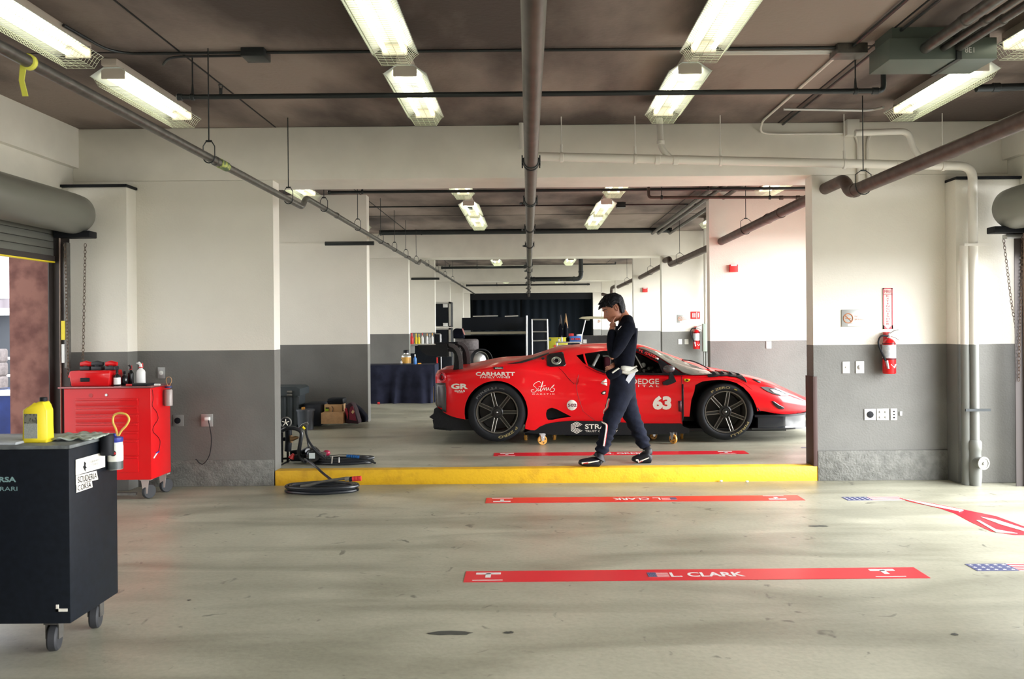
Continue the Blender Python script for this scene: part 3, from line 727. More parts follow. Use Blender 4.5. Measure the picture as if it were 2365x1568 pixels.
# --- decals
surf_text('63', 1507.5, 914, 1550.5, 946, bold=.055)
surf_text('OEDGE', 1456, 875, 1522, 887, bold=.012)
surf_text('ITAL', 1474, 889, 1522, 894, spacing=1.9, bold=.01)
surf_text('CARHARTT', 1099, 859, 1189, 868, bold=.03)
surf_text('FAMILY WINES', 1109, 869, 1178, 873.6, bold=.015)
surf_text('GR', 1042, 886, 1081, 898.5, bold=.045)
surf_text('GALS', 1050, 900.5, 1074, 905, bold=.03)
surf_text('RACING', 1056, 906, 1070, 907.6, bold=.01)
for l_ in ([(1249, 885), (1245, 881), (1237, 884), (1232, 890), (1237, 895), (1240, 900), (1235, 905.5), (1228, 905), (1227, 900.5), (1233, 900)], [(1243, 896), (1242.5, 903), (1247, 900), (1251, 892), (1254, 880), (1251, 888), (1248, 900), (1249, 904), (1253, 899), (1256, 895.5), (1257, 901), (1260, 896), (1263, 896), (1261, 901), (1265, 900), (1267, 895), (1268, 901), (1271, 899), (1274, 894), (1280, 888.5), (1276, 895), (1281, 899), (1277, 904.5), (1271, 903)], [(1244, 893.5), (1252, 892), (1260, 890)]):
    surf_line(l_, r=.0032, m='decal_white', name='script_lettering', parent=body, off=.002, n=5)
surf_text('O A K S T I X', 1229, 908.5, 1281, 911.5)
surf_poly([(1321+12*cos(a), 935.5+12*sin(a)) for a in [2*pi*i/24 for i in range(24)]], name='race_decal', m='decal_white', sub=1, off=.004, thick=.001)
surf_text('502', 1311.5, 932, 1331.5, 939, m=mat('decal_plum', (.15, .01, .05), .5), bold=.03, off=.008)
surf_poly([(1387, 884), (1400, 874.5), (1402, 882.5)], name='sponsor_decal', m='decal_white', sub=1, thick=.001)
surf_poly([(1387, 885.5), (1402, 884), (1402, 891)], name='sponsor_decal', m='decal_white', sub=1, thick=.001)
surf_poly([(1388, 908), (1393, 903), (1399, 902), (1399, 911), (1392, 912)], name='emblem_decal', m='black', sub=1, thick=.001)
surf_poly([(1391, 907), (1395, 904.5), (1398, 906), (1396, 910), (1391.5, 910)], name='emblem_decal', m='decal_white', sub=1, thick=.001, off=.007)
# shield on the front wing
surf_poly([(1579, 876), (1582, 875), (1592, 875.5), (1594, 876.5), (1592.5, 879.5), (1588, 882), (1584, 881.5), (1580.5, 879.5)], name='shield_badge', m='yellow', sub=1, off=.004, thick=.002)
surf_poly([(1584, 879.5), (1585.5, 877.5), (1584.5, 876.5), (1586.5, 876.2), (1588, 877.3), (1590, 877.2), (1589, 878.4), (1589.6, 880.2), (1587.8, 879.2), (1586.3, 880.6)], name='shield_badge', m='black', sub=0, off=.008, thick=.001)
# name strip along the side glass
for s_, x0, y0, x1, h_ in (('M. GREEN', 1474.5, 815.5, 1518, 5.2),):
    surf_text(s_, x0, y0-h_, x1+2, y0, m=mat('name_red', (.8, .03, .03), .4), bold=.02, rot=.40, off=.026)
surf_poly([(1513, 829), (1520, 832), (1519, 834.5), (1512, 831.5)], name='name_flag', m='decal_white', sub=0, off=.026, thick=.001)
# --- sill, floor, diffuser, splitter
b = BM(); pts = [P(x, y, 9.80) for x, y in ((1211, 999), (1235, 990), (1262, 979), (1290, 974), (1320, 972), (1400, 973), (1470, 978), (1574, 978), (1578, 985), (1592, 990), (1592, 1001), (1480, 1004), (1280, 1004), (1240, 1002))]
prism(b, pts, (0, 2*(YC-9.80), 0)); skirt = obj('side_skirt', b, 'carbon', car)
def skirt_text(s, x0, y1, x1, y0, bold=0):
    b = BM(); text_mesh(b, s, lambda x, y, d: P(x0+x, y0-y, 9.797), w=x1-x0, h=y0-y1, bold=bold); obj('lettering', b, 'decal_white', skirt, recalc=False, smooth=None)
skirt_text('STRATA', 1351, 979.5, 1426, 990.5, .02)
skirt_text('TRUST COMPANY', 1351, 993.5, 1427, 998, .012)
cx, cy = 1332, 987.5
for i, r in enumerate((13.2, 10.0, 6.8, 3.6)):
    b = BM(); hx = [(cx+r*.95, cy-r*.5), (cx, cy-r), (cx-r*.95, cy-r*.52), (cx-r*.95, cy+r*.52), (cx, cy+r), (cx+r*.95, cy+r*.5)]
    for (a0, c0), (a1, c1) in zip(hx, hx[1:]):
        dx, dy = a1-a0, c1-c0; L_ = math.hypot(dx, dy); nx, ny = -dy/L_*.75, dx/L_*.75
        prism(b, [P(a0-nx, c0-ny, 9.799), P(a1-nx, c1-ny, 9.799), P(a1+nx, c1+ny, 9.799), P(a0+nx, c0+ny, 9.799)], (0, -.002, 0))
    obj('hexagon_logo', b, 'decal_white', skirt)
b = BM(); bx(b, .0, 3.0, YC-.9, YC+.9, .262, .30, bev=.005); bx(b, .42, 1.38, YC-.75, YC+.75, .20, .27, bev=.02); obj('floor_tray', b, 'carbon', car)
b = BM(); pts = [P(x, y, 9.87) for x, y in ((991, 963), (1001, 956), (1003, 944), (1009, 941), (1034, 953), (1050, 962), (1074, 968), (1100, 968), (1100, 994), (1030, 994), (1029, 988), (1001, 988), (1001, 969))]
prism(b, pts, (0, 1.76, 0)); obj('diffuser', b, 'carbon', car)
b = BM()
for k in range(5):
    y = 10.0+k*.37; prism(b, [P(x, yy, 9.87)+Vector((0, y-9.87, 0)) for x, yy in ((996, 972), (1040, 972), (1040, 998), (1000, 994))], (0, .012, 0))
obj('diffuser_strake', b, 'carbon', car)
b = BM(); prism(b, [S(x, y, -.05) for x, y in ((1006, 886), (1030, 886), (1031, 945), (1006, 942))], (0, 1.5, 0)); b.free()
surf_poly([(1007, 885), (1029, 884), (1031, 900), (1031, 952), (1018, 948), (1007, 938)], off=.006, name='rear_bumper', m=mat('rear_bumper_grey', (.10, .09, .09), .22, metal=.3))
# tail lamp
surf_ring(1022, 872, 7, 9, .012, mat('tail_red', (.7, .05, .07), .2, coat=1), 'tail_lamp')
surf_ring(1022, 872, 4, 6, .007, mat('tail_dark', (.12, .01, .02), .2), 'tail_lamp')
# splitter and lower nose
def plan_plate(z0, z1, xs, m, name, y_in=0):
    b = BM(); pts = [(x, YC-w_, z0) for x, w_ in xs]+[(x, YC+w_, z0) for x, w_ in xs[::-1]]
    prism(b, pts, (0, 0, z1-z0)); return obj(name, b, m, car)
M['nose_black'] = mat('nose_gloss_black', (.02, .022, .026), .12, coat=1)
plan_plate(.285, .305, [(2.58, .97), (2.75, .99), (3.0, .97), (3.25, .88), (3.42, .70), (3.54, .40), (3.58, .12)], 'nose_black', 'splitter')
plan_plate(.30, .43, [(2.66, .94), (2.85, .94), (3.05, .88), (3.22, .76), (3.35, .55), (3.43, .3), (3.46, .1)], 'nose_black', 'lower_bumper')
plan_plate(.43, .452, [(2.62, .955), (2.85, .95), (3.05, .90), (3.24, .78), (3.38, .56), (3.46, .3), (3.49, .1)], 'carbon', 'bumper_lip')
surf_line([(1749, 941), (1757, 951), (1772, 960), (1790, 963.5), (1806, 963)], r=.006, m='carbon', name='bumper_flick', off=.012)
b = BM(); prism(b, [P(x, y, 9.98) for x, y in ((1821, 938), (1846, 939), (1838, 965), (1820, 964))], (0, .02, 0)); prism(b, [P(x, y, 9.97) for x, y in ((1838, 939), (1848, 939), (1840, 965), (1834, 965))], (0, .01, 0)); obj('nose_duct', b, 'nose_black', car)
# headlamp
hl = surf_poly([(1755, 893.5), (1770, 893), (1793, 897.5), (1808, 904), (1822, 912), (1817, 915), (1803, 914.5), (1788, 911), (1773, 905), (1763, 899)], off=.006, name='headlamp', m=mat('lamp_glass', (.12, .12, .13), .05, coat=1))
surf_poly([(1776, 899), (1790, 900), (1806, 907), (1812, 912), (1800, 912), (1786, 908)], off=.012, name='lamp_reflector', m=mat('lamp_white', (.8, .8, .85), .15, metal=.3), sub=2)
surf_poly([(1781, 926), (1786, 926), (1800, 935), (1811, 941), (1808, 945), (1798, 944), (1788, 936)], off=.006, name='nose_vent', m='black_gloss', sub=2)
surf_poly([(1736, 876), (1740, 875.5), (1757, 882), (1755, 885)], off=.005, name='bonnet_slot', m='carbon', sub=1)
# louvres over the front wing
surf_poly([(1634, 868), (1640, 860), (1660, 857), (1688, 859), (1712, 866), (1722, 876), (1725, 884), (1716, 878), (1700, 871.5), (1680, 869), (1660, 869.5), (1636, 872)], off=.006, name='louvre_panel', m='carbon')
for k, (x0, y0) in enumerate(((1646, 858), (1665, 858.5), (1684, 859.5), (1703, 862.5))):
    b = BM(); a = [P(x0, y0-1, 9.86), P(x0+3, y0, 9.86), P(x0+14, y0+10, 9.86), P(x0+10, y0+11.5, 9.86), P(x0-1, y0+8, 9.86)]
    prism(b, a, (0, .32, 0)); obj('louvre', b, 'black_gloss', car)
surf_line([(1602, 870), (1630, 871.5), (1660, 872), (1690, 875), (1716, 884), (1738, 900)], r=.003, m='car_red', name='wing_crease', off=.001)
surf_poly([(1566, 926), (1573.5, 925), (1574, 951), (1567, 950)], name='door_vent', m=mat('maroon', (.09, .008, .02), .4), sub=1)
# wiper
b = BM(); tube(b, spline([P(1575, 831, 10.3), P(1600, 834, 10.3), P(1625, 845, 10.3), P(1642, 856, 10.3)], n=6), .008, seg=6); obj('wiper', b, 'black', car)
# rear wing
b = BM(); pts = [P(x, y, 9.86) for x, y in ((964, 797), (1012, 796), (1030, 794.5), (1033, 800), (1033, 824), (1010, 823), (985, 820.5), (973, 812))]
prism(b, pts, (0, .012, 0)); obj('wing_endplate', b, 'carbon', car)
b = BM(); prism(b, [p+Vector((0, 1.77, 0)) for p in pts], (0, .012, 0)); obj('wing_endplate', b, 'carbon', car)
b = BM(); z0 = P(1000, 808, 9.86).z
prof = [(-1.27, 1.245), (-1.15, 1.27), (-1.02, 1.275), (-.94, 1.255), (-1.05, 1.235), (-1.18, 1.225)]
prism(b, [(x, 9.87, z) for x, z in prof], (0, 1.76, 0)); obj('wing_plane', b, 'carbon', car)
for Yn in (10.02, 11.3):
    b = BM(); sh = Vector((0, Yn-10.02, 0))
    out = [(1026, 794.5), (1036, 793), (1046, 795), (1055, 801), (1061, 810), (1065, 822), (1067, 836), (1067, 857), (1046, 860), (1049, 835), (1049, 818), (1043, 808), (1030, 803)]
    prism(b, [P(x, y, 10.02)+sh for x, y in out], (0, .025, 0)); obj('wing_neck', b, 'carbon', car)
    b = BM(); edge = [(1036, 792.5), (1047, 794), (1056, 800), (1063, 809), (1067, 821), (1069, 836), (1069, 857)]
    inn = [(1060, 858), (1060, 837), (1058, 824), (1054, 813), (1047, 804), (1036, 799)]
    prism(b, [P(x, y, 10.0)+sh for x, y in edge+inn], (0, .02, 0)); obj('wing_neck_flange', b, mat('weave', (.07, .065, .07), .4, var=.4, scale=150), car)
# --- wheels
def arc_text(b, s, cx, cz, y, r, a_mid, h, wd, mi=0, bold=.02):
    """lettering on a circle; a_mid in degrees, clockwise reading seen from the front"""
    text_mesh(b, s, lambda x, yy, d: (cx+(r+yy)*cos(math.radians(a_mid)+(wd/2-x)/r), y, cz+(r+yy)*sin(math.radians(a_mid)+(wd/2-x)/r)), w=wd, h=h, bold=bold)
def wheel(label, cx, cz, y0, sgn, rot, R=.338, texts=()):
    w_ = bpy.data.objects.new('wheel', None); COL.objects.link(w_); w_.parent = car; w_.location = Vector((cx, y0, cz))-root_loc(car); 
    ax = (0, sgn, 0)     # sgn +1: outer face at y0 and the tyre runs away from the viewer
    b = BM(); o = (cx, y0, cz)
    lathe(b, [(.246, .012), (.252, .0), (.275, -.006), (.305, -.002), (R-.012, .014), (R-.003, .035), (R, .07), (R, .24), (R-.004, .275), (R-.02, .30), (.27, .31), (.246, .30), (.24, .15)], o, ax, seg=64, capends=False)
    f0 = obj('tyre', b, 'tyre', w_, sharp=50)
    b = BM()
    lathe(b, [(.247, .008), (.243, .0), (.232, .002), (.228, .02), (.222, .06), (.218, .28)], o, ax, seg=56, capends=False)
    obj('rim', b, 'wheel', w_, sharp=40)
    b = BM(); lathe(b, [(.0, .16), (.21, .16), (.21, .18)], o, ax, seg=40); obj('brake_disc', b, mat('disc_dark', (.03, .03, .03), .5, metal=.3), w_)
    b = BM(); b2 = BM()
    for k in range(7):
        a = rot+2*pi*k/7
        for s in (-1, 1):
            pr = []
            da = s*.060
            p_in = Vector((cos(a)*.062-sin(a)*s*.018, 0, sin(a)*.062+cos(a)*s*.018)); p_out = Vector((cos(a+da*1.15)*.236, 0, sin(a+da*1.15)*.236))
            tube(b, [Vector(o)+p_in+Vector((0, sgn*.040, 0)), Vector(o)+(p_in+p_out)/2+Vector((0, sgn*.022, 0)), Vector(o)+p_out+Vector((0, sgn*.012, 0))], [.0065, .005, .006], seg=6)
        # web between the ribs
        u = Vector((cos(a), 0, sin(a))); n_ = Vector((-sin(a), 0, cos(a)))
        prism(b2, [Vector(o)+u*.06-n_*.018+Vector((0, sgn*.045, 0)), Vector(o)+u*.232-n_*.018+Vector((0, sgn*.02, 0)), Vector(o)+u*.232+n_*.018+Vector((0, sgn*.02, 0)), Vector(o)+u*.06+n_*.018+Vector((0, sgn*.045, 0))], (0, sgn*.01, 0))
    so = obj('spokes', b, 'wheel', w_); obj('spoke_web', b2, 'spoke_dark', w_)
    b = BM(); lathe(b, [(.070, .055), (.070, .03), (.060, .022), (.056, .03), (.046, .03), (.040, .012), (.024, .010), (.022, .02), (.0, .02)], o, ax, seg=36); obj('hub', b, mat('hub_dark', (.05, .05, .05), .3, metal=.7), w_)
    b = BM(); ball(b, (cx, y0+sgn*.014, cz), .014); obj('centre_nut', b, 'steel', w_)
    for s_, am, r_, h_, wd, m_ in texts:
        b = BM(); arc_text(b, s_, cx, cz, y0-.0085, r_, am, h_, wd); obj('tyre_lettering', b, m_, w_, recalc=False, smooth=None)
    return w_
M['spoke_dark'] = mat('spoke_dark', (.035, .034, .030), .4, metal=.4)
M['tyre_grey'] = mat('tyre_print_grey', (.12, .12, .12), .6); M['tyre_gold'] = mat('tyre_print_gold', (.30, .24, .10), .6)
cR = P(1148, 952, 9.80); cF = P(1676, 951, 9.80)
wheel('rear', cR.x, cR.z, 9.775, 1, math.radians(103), R=.345, texts=(('PIRELLI', 118, .272, .026, .26, 'tyre_grey'), ('P ZERO', -62, .272, .030, .24, 'tyre_gold'), ('LMGT3A', 78, .276, .012, .06, 'tyre_grey')))
wheel('front', cF.x, cF.z, 9.79, 1, math.radians(82), R=.333, texts=(('P ZERO', 103, .270, .026, .22, 'tyre_gold'), ('PIRELLI', -52, .270, .026, .26, 'tyre_gold'), ('HM', 66, .275, .013, .03, 'yellow')))
wheel('rear', cR.x, cR.z, 2*YC-9.775, -1, math.radians(30), R=.345)
wheel('front', cF.x, cF.z, 2*YC-9.79, -1, math.radians(12), R=.333)
b = BM()
for cx in (cR.x, cF.x): tube(b, [(cx, 9.95, cR.z), (cx, 2*YC-9.95, cR.z)], .05, seg=10)
obj('axle', b, 'black', car)
# --- dollies
def dolly(label, X, spots_):
    t = thing('car_dolly', label, 'dolly', (X, YC, FZ2), 'wheeled dollies under the race car')
    b = BM(); bx(b, X-.18, X+.18, YC-.86, YC+.86, .236, .258, bev=.004); bx(b, X-.02, X+.02, YC-.9, YC+.9, .232, .25); obj('dolly_frame', b, 'black', t)
    for dx, dy, an, r in spots_:
        cx, cy = X+dx, YC+dy; c = Vector((cx, cy, FZ2+r)); d = Vector((sin(an), -cos(an), 0)); lat = Vector((cos(an), sin(an), 0))
        b = BM(); lathe(b, [(r*.35, -.014), (r*.9, -.016), (r, -.010), (r, .010), (r*.9, .016), (r*.35, .014)], c, d, seg=24); cw = obj('caster_wheel', b, 'orange', t)
        b = BM()
        for k in range(4): a = k*pi/2+.4; tube(b, [c+lat*cos(a)*r*.6+Vector((0, 0, sin(a)*r*.6))+d*.0175, c+lat*cos(a)*r*.6+Vector((0, 0, sin(a)*r*.6))-d*.0175], r*.14, seg=8)
        obj('wheel_hole', b, 'black', cw)
        b = BM()
        for s in (-1, 1): prism(b, [c+d*s*.022+lat*(-.012)+Vector((0, 0, -.008)), c+d*s*.022+lat*.012+Vector((0, 0, -.008)), c+d*s*.022+lat*(.035)+Vector((0, 0, .075-.0)), c+d*s*.022+lat*(-.03)+Vector((0, 0, .075))], d*s*.004)
        lathe(b, [(.03, .0), (.03, .008)], c+Vector((0, 0, .236-FZ2-r-.010)), seg=12)
        obj('caster_fork', b, 'steel', t)
    return t
dolly('black wheeled dolly with orange casters under the car behind its rear wheel', .13, [(.02, -1.02+.0, .25, .055), (-.17, -.62, 1.4, .045), (.17, -.62, 1.7, .045), (.0, .8, .3, .045)])
dolly('black wheeled dolly with orange casters under the car near its front wheel', 1.66, [(.0, -1.02, -.95, .055), (.17, -.62, 1.4, .045), (-.17, -.62, .2, .045), (.0, .8, .3, .045)])
# ================================================================ PERSON
def skin_bm(nodes, edges, root, levels=2):
    names = list(nodes); me = bpy.data.meshes.new('sk')
    me.from_pydata([tuple(nodes[n][0]) for n in names], [(names.index(a), names.index(c)) for a, c in edges], [])
    o = bpy.data.objects.new('sk', me); COL.objects.link(o)
    md = o.modifiers.new('skin', 'SKIN'); md.use_smooth_shade = True
    if not me.skin_vertices: me.skin_vertices.new() if hasattr(me.skin_vertices, 'new') else None
    for i, n in enumerate(names):
        sv = me.skin_vertices[0].data[i]; r = nodes[n][1]
        sv.radius = (r, r) if not isinstance(r, tuple) else r
        sv.use_root = (n == root)
    sb = o.modifiers.new('sub', 'SUBSURF'); sb.levels = levels; sb.render_levels = levels
    bpy.context.view_layer.update()
    m2 = bpy.data.meshes.new_from_object(o.evaluated_get(bpy.context.evaluated_depsgraph_get()))
    b = BM(); b.from_mesh(m2); bpy.data.objects.remove(o); bpy.data.meshes.remove(me); bpy.data.meshes.remove(m2)
    return b
M['skin'] = mat('skin', (.40, .165, .10), .5, var=.08, scale=30)
M['hair'] = mat('black_hair', (.003, .003, .005), .6, spec=.2, bump=.8, bscale=80)
M['jacket'] = mat('black_navy_fabric', (.004, .005, .010), .95, spec=.12, var=.25, scale=40, bump=.3, bscale=25)
M['trousers'] = mat('navy_suit_fabric', (.009, .011, .021), .9, spec=.15, var=.3, scale=12, bump=.7, bscale=14)
YP0 = 8.37
def J(px, py, dy=0, Y=YP0):
    p = P(px, py, Y); p.y = Y+dy; return p
NJ = {
 'pelvis': (J(1438, 885), .105), 'waist': (J(1441, 850), .10), 'belly': (J(1443, 815), .105), 'chest': (J(1444, 775), .115), 'upper': (J(1448, 745), .095),
 'neck': (J(1441, 728), .052), 'head0': (J(1429, 713), .06),
 'shN': (J(1449, 752, -.16), .068), 'elN': (J(1408, 828, -.20), .050), 'wrN': (J(1408, 772, -.13), .032), 'haN': (J(1413, 752, -.10), .030),
 'shF': (J(1445, 754, .14), .060), 'elF': (J(1440, 825, .22), .047), 'wrF': (J(1416, 846, .0), .032), 'haF': (J(1405, 852, -.06), .03),
 'hipN': (J(1436, 898, -.09), .092), 'knN': (J(1410, 970, -.12), .062), 'anN': (J(1386, 1044, -.14), .042),
 'hipF': (J(1442, 898, .09), .092), 'knF': (J(1463, 975, .08), .062), 'anF': (J(1493, 1040, .05), .042)}
EJ = [('pelvis', 'waist'), ('waist', 'belly'), ('belly', 'chest'), ('chest', 'upper'), ('upper', 'neck'), ('neck', 'head0'), ('upper', 'shN'), ('shN', 'elN'), ('elN', 'wrN'), ('wrN', 'haN'), ('upper', 'shF'), ('shF', 'elF'), ('elF', 'wrF'), ('wrF', 'haF'),
      ('pelvis', 'hipN'), ('hipN', 'knN'), ('knN', 'anN'), ('pelvis', 'hipF'), ('hipF', 'knF'), ('knF', 'anF')]
nodes = {k: (v[0], v[1]*(.62 if k in ('elN', 'shN', 'elF', 'shF') else .80) if k not in ('neck', 'head0', 'haN', 'haF', 'wrN', 'wrF') else v[1]) for k, v in NJ.items()}
b = skin_bm(nodes, EJ, 'pelvis')
# head: stacked sections, facing -x, chin at z = 0
def head_sections(off=0.0):
    # z, front, back, half width
    return [(-.005, .030, .02, .02), (.0, .062, .03, .032), (.015, .082, .045, .046), (.035, .089, .062, .056), (.055, .092, .075, .062), (.075, .093, .083, .067), (.095, .092, .090, .071), (.115, .091, .096, .074), (.135, .095, .100, .076), (.155, .094, .102, .077), (.175, .088, .100, .075), (.195, .076, .090, .068), (.213, .055, .070, .054), (.226, .030, .040, .033), (.231, .004, .005, .005)]
HC = J(1428, 739); HC.y = YP0-.005
HM = Matrix.Translation(HC) @ Matrix.Rotation(math.radians(-24), 4, 'Y') @ Matrix.Rotation(math.radians(12), 4, 'Z') @ Matrix.Scale(1.10, 4)
def head_pt(z, fr, bk, wd, a):
    c, s = cos(a), sin(a)              # a = 0 faces forward (-x)
    x = -fr*c if c > 0 else -bk*c
    y = wd*s
    if c > 0: x *= (1-.10*abs(s))
    return Vector((x, y, z))
def nose(z, a):
    da = abs(math.atan2(sin(a), cos(a)))
    n_ = max(0, 1-da/.30)
    h = 0
    if .058 < z < .125: h = .026*(1-(z-.068)/.055) if z > .068 else .026*(z-.058)/.010
    brow = .004*max(0, 1-abs(z-.135)/.012)*(da < .9)
    eye = -.008*max(0, 1-abs(z-.115)/.016)*max(0, 1-abs(da-.42)/.28)
    lip = .004*max(0, 1-abs(z-.040)/.007)*max(0, 1-da/.35)+.004*max(0, 1-abs(z-.029)/.006)*max(0, 1-da/.33)
    mouth = -.003*max(0, 1-abs(z-.0345)/.004)*max(0, 1-da/.4)
    return max(0, h)*n_+brow+eye+lip+mouth
def interp_sections(z):
    s_ = head_sections()
    for q0, q1 in zip(s_, s_[1:]):
        if q0[0] <= z <= q1[0]:
            t = (z-q0[0])/(q1[0]-q0[0]); return tuple(a+(c-a)*t for a, c in zip(q0, q1))
    return s_[-1]
def head_mesh(b, z0=-.005, z1=.231, nz=60, na=56, off=0, cond=None, mi=0, rough=0):
    rings = []
    rnd = random.Random(3)
    for i in range(nz+1):
        z = z0+(z1-z0)*i/nz; _, fr, bk, wd = interp_sections(z)
        ring = []
        for k in range(na):
            a = 2*pi*k/na; p = head_pt(z, fr, bk, wd, a); p.x -= nose(z, a) if cos(a) > 0 else 0
            if off:
                c = Vector((0, 0, .12)); p = p+(p-c).normalized()*(off+rough*(.5*sin(a*9+z*90)+.5*sin(a*17-z*130)+rnd.uniform(-.5, .5)))
            ring.append((p, a, z))
        rings.append(ring)
    V = [[b.verts.new(HM @ p) for p, a, z in r] for r in rings]
    for i in range(nz):
        for k in range(na):
            k2 = (k+1) % na
            if cond and not all(cond(*rings[ii][kk][1:]) for ii, kk in ((i, k), (i, k2), (i+1, k), (i+1, k2))): continue
            f = b.faces.new((V[i][k], V[i][k2], V[i+1][k2], V[i+1][k])); f.smooth = True; f.material_index = mi
    return rings
head_mesh(b)
def fingers(b, base, out, side_, up, sc=1.0, curl=.9, thumb=1):
    """four fingers of unequal length and a thumb; base = palm centre"""
    for i, ln in enumerate((.070, .078, .072, .058)):
        s0 = base+side_*(.012*(i-1.5)*1.5*sc)+out*.035*sc
        d = out.copy(); pts = [s0-out*.02*sc, s0]; p = s0; ang = 0
        for seg_, fl in zip((.45, .32, .23), (.35, .6, .5)):
            ang += fl*curl; d = (out*cos(ang)+up*sin(ang)).normalized(); p = p+d*ln*seg_*sc; pts.append(p.copy())
        tube(b, pts, [.0088*sc, .0088*sc, .0082*sc, .0075*sc, .0055*sc], seg=8)
    s0 = base-side_*.028*sc*thumb-out*.005*sc
    tube(b, [s0, s0-side_*.018*sc*thumb+out*.016*sc+up*.008*sc, s0-side_*.020*sc*thumb+out*.040*sc+up*.016*sc, s0-side_*.014*sc*thumb+out*.056*sc+up*.022*sc], [.012*sc, .0105*sc, .009*sc, .006*sc], seg=8)
    ball(b, base+out*.005*sc, .032*sc, sc=(1, .62, 1), u=12, v=8)
fingers(b, NJ['haN'][0], Vector((-.1, .15, 1)).normalized(), Vector((.15, -1, .1)).normalized(), Vector((1, .1, .1)).normalized(), curl=.9)
fingers(b, NJ['haF'][0], Vector((-.6, -.7, -.1)).normalized(), Vector((0, 0, 1)), Vector((1, -.3, 0)).normalized(), curl=.9)
person = obj('person', b, 'skin', sharp=80, smooth=True)
tag(person, 'person in black top and navy trousers walking past the car, hand at chin, looking down', 'person')
def hp(z, a, off=0):
    _, fr, bk, wd = interp_sections(z); p = head_pt(z, fr, bk, wd, a); n_ = Vector((p.x, p.y, 0)).normalized(); p.x -= nose(z, a); return p+n_*off
# hair
def hair_cond(a, z):
    da = abs(math.atan2(sin(a), cos(a)))
    if da < .75: return z > .158-.0*da
    if da < 1.30: return z > .150-(da-.75)*.05
    if da < 1.42: return z > .105
    if da < 1.90: return z > .135
    return z > .055
b = BM(); head_mesh(b, z0=.03, z1=.231, nz=48, na=56, off=.020, cond=hair_cond, rough=.0035)
hair = obj('hair', b, 'hair', person, sharp=80, smooth=True, recalc=True); md = hair.modifiers.new('s', 'SOLIDIFY'); md.thickness = .022; md.offset = -1
b = BM()
rnd = random.Random(5)
for i in range(36):
    a = rnd.uniform(-1.2, 1.2); da = abs(a); z = rnd.uniform(.165, .222) if da < 1 else rnd.uniform(.08 if da > 2 else .15, .222)
    p = hp(z, a, .022); d = Vector((p.x, p.y, (z-.12))).normalized()
    e = p+d*.001+Vector((-.018 if da < 1 else .008, 0, -.016 if z < .19 else .004)); 
    tube(b, [HM @ (p-d*.014), HM @ (p+d*.006), HM @ e], [.008, .006, .002], seg=5)
obj('hair_tuft', b, 'hair', person, smooth=True)
# face details
for s in (-1, 1):
    b = BM(); e = hp(.114, s*.40, -.004); ball(b, HM @ e, .0085); ev = obj('eye', b, mat('eye_white', (.6, .55, .5), .3), person)
    b = BM(); ball(b, HM @ (e+Vector((-.006, 0, -.002))), .0045); obj('iris', b, 'black', ev)
    b = BM(); tube(b, [HM @ hp(.132, s*.18, .002), HM @ hp(.137, s*.42, .002), HM @ hp(.131, s*.70, .002)], [.003, .0035, .0015], seg=6); obj('eyebrow', b, 'hair', person)
    b = BM(); c = hp(.108, s*1.62, .006)
    o_ = [Vector((.010*cos(t), 0, .030*sin(t)+.004)) for t in [2*pi*i/14 for i in range(14)]]
    tube(b, [HM @ (c+Vector((q.x, s*.006*(1 if q.x > 0 else 0), q.z))) for q in o_], .0055, seg=7, closed=True); ball(b, HM @ c, .014, sc=(.7, .35, 1.5), u=10, v=8); obj('ear', b, 'skin', person, smooth=True)
b = BM(); tube(b, [HM @ hp(.0345, t, .001) for t in (-.32, -.15, 0, .15, .32)], .0028, seg=6); obj('lips', b, mat('lips', (.38, .14, .11), .45), person)
# jacket
jn = {k: NJ[k] for k in ('waist', 'belly', 'chest', 'upper', 'shN', 'elN', 'wrN', 'shF', 'elF', 'wrF')}
jn['hem'] = (J(1441, 864), .112); jn['collar'] = (J(1446, 724), .072)
jr = {'waist': .118, 'belly': .130, 'chest': .142, 'upper': .118, 'shN': .085, 'elN': .090, 'wrN': .050, 'shF': .070, 'elF': .070, 'wrF': .048, 'hem': .112, 'collar': .060}
jn = {k: (v[0], jr[k]) for k, v in jn.items()}
jn['wrN'] = (J(1411, 757, -.12), .050); 
b = skin_bm(jn, [('hem', 'waist'), ('waist', 'belly'), ('belly', 'chest'), ('chest', 'upper'), ('upper', 'collar'), ('upper', 'shN'), ('shN', 'elN'), ('elN', 'wrN'), ('upper', 'shF'), ('shF', 'elF'), ('elF', 'wrF')], 'chest')
for _ in range(7): bmesh.ops.smooth_vert(b, verts=b.verts, factor=.5, use_axis_x=True, use_axis_y=True, use_axis_z=True)
jk = obj('jacket', b, 'jacket', person, smooth=True, sharp=80)
# trousers
tn = {'top': (J(1441, 845), .108), 'pelvis': (J(1439, 884), .128), 'hipN': (J(1433, 905, -.085), .118), 'thN': (J(1420, 938, -.10), .108), 'knN': (J(1408, 968, -.12), .084), 'shN': (J(1397, 1005, -.13), .070), 'cuN': (J(1387, 1033, -.14), .068), 'anN': (J(1385, 1046, -.14), .058),
      'hipF': (J(1443, 905, .085), .115), 'thF': (J(1452, 938, .09), .100), 'knF': (J(1465, 972, .08), .082), 'shF': (J(1480, 1005, .07), .072), 'cuF': (J(1489, 1027, .06), .070), 'anF': (J(1490, 1040, .05), .056)}
te = [('top', 'pelvis'), ('pelvis', 'hipN'), ('hipN', 'thN'), ('thN', 'knN'), ('knN', 'shN'), ('shN', 'cuN'), ('cuN', 'anN'), ('pelvis', 'hipF'), ('hipF', 'thF'), ('thF', 'knF'), ('knF', 'shF'), ('shF', 'cuF'), ('cuF', 'anF')]
tn = {k: (v[0], v[1]*1.09) for k, v in tn.items()}
b = skin_bm(tn, te, 'pelvis', levels=3)
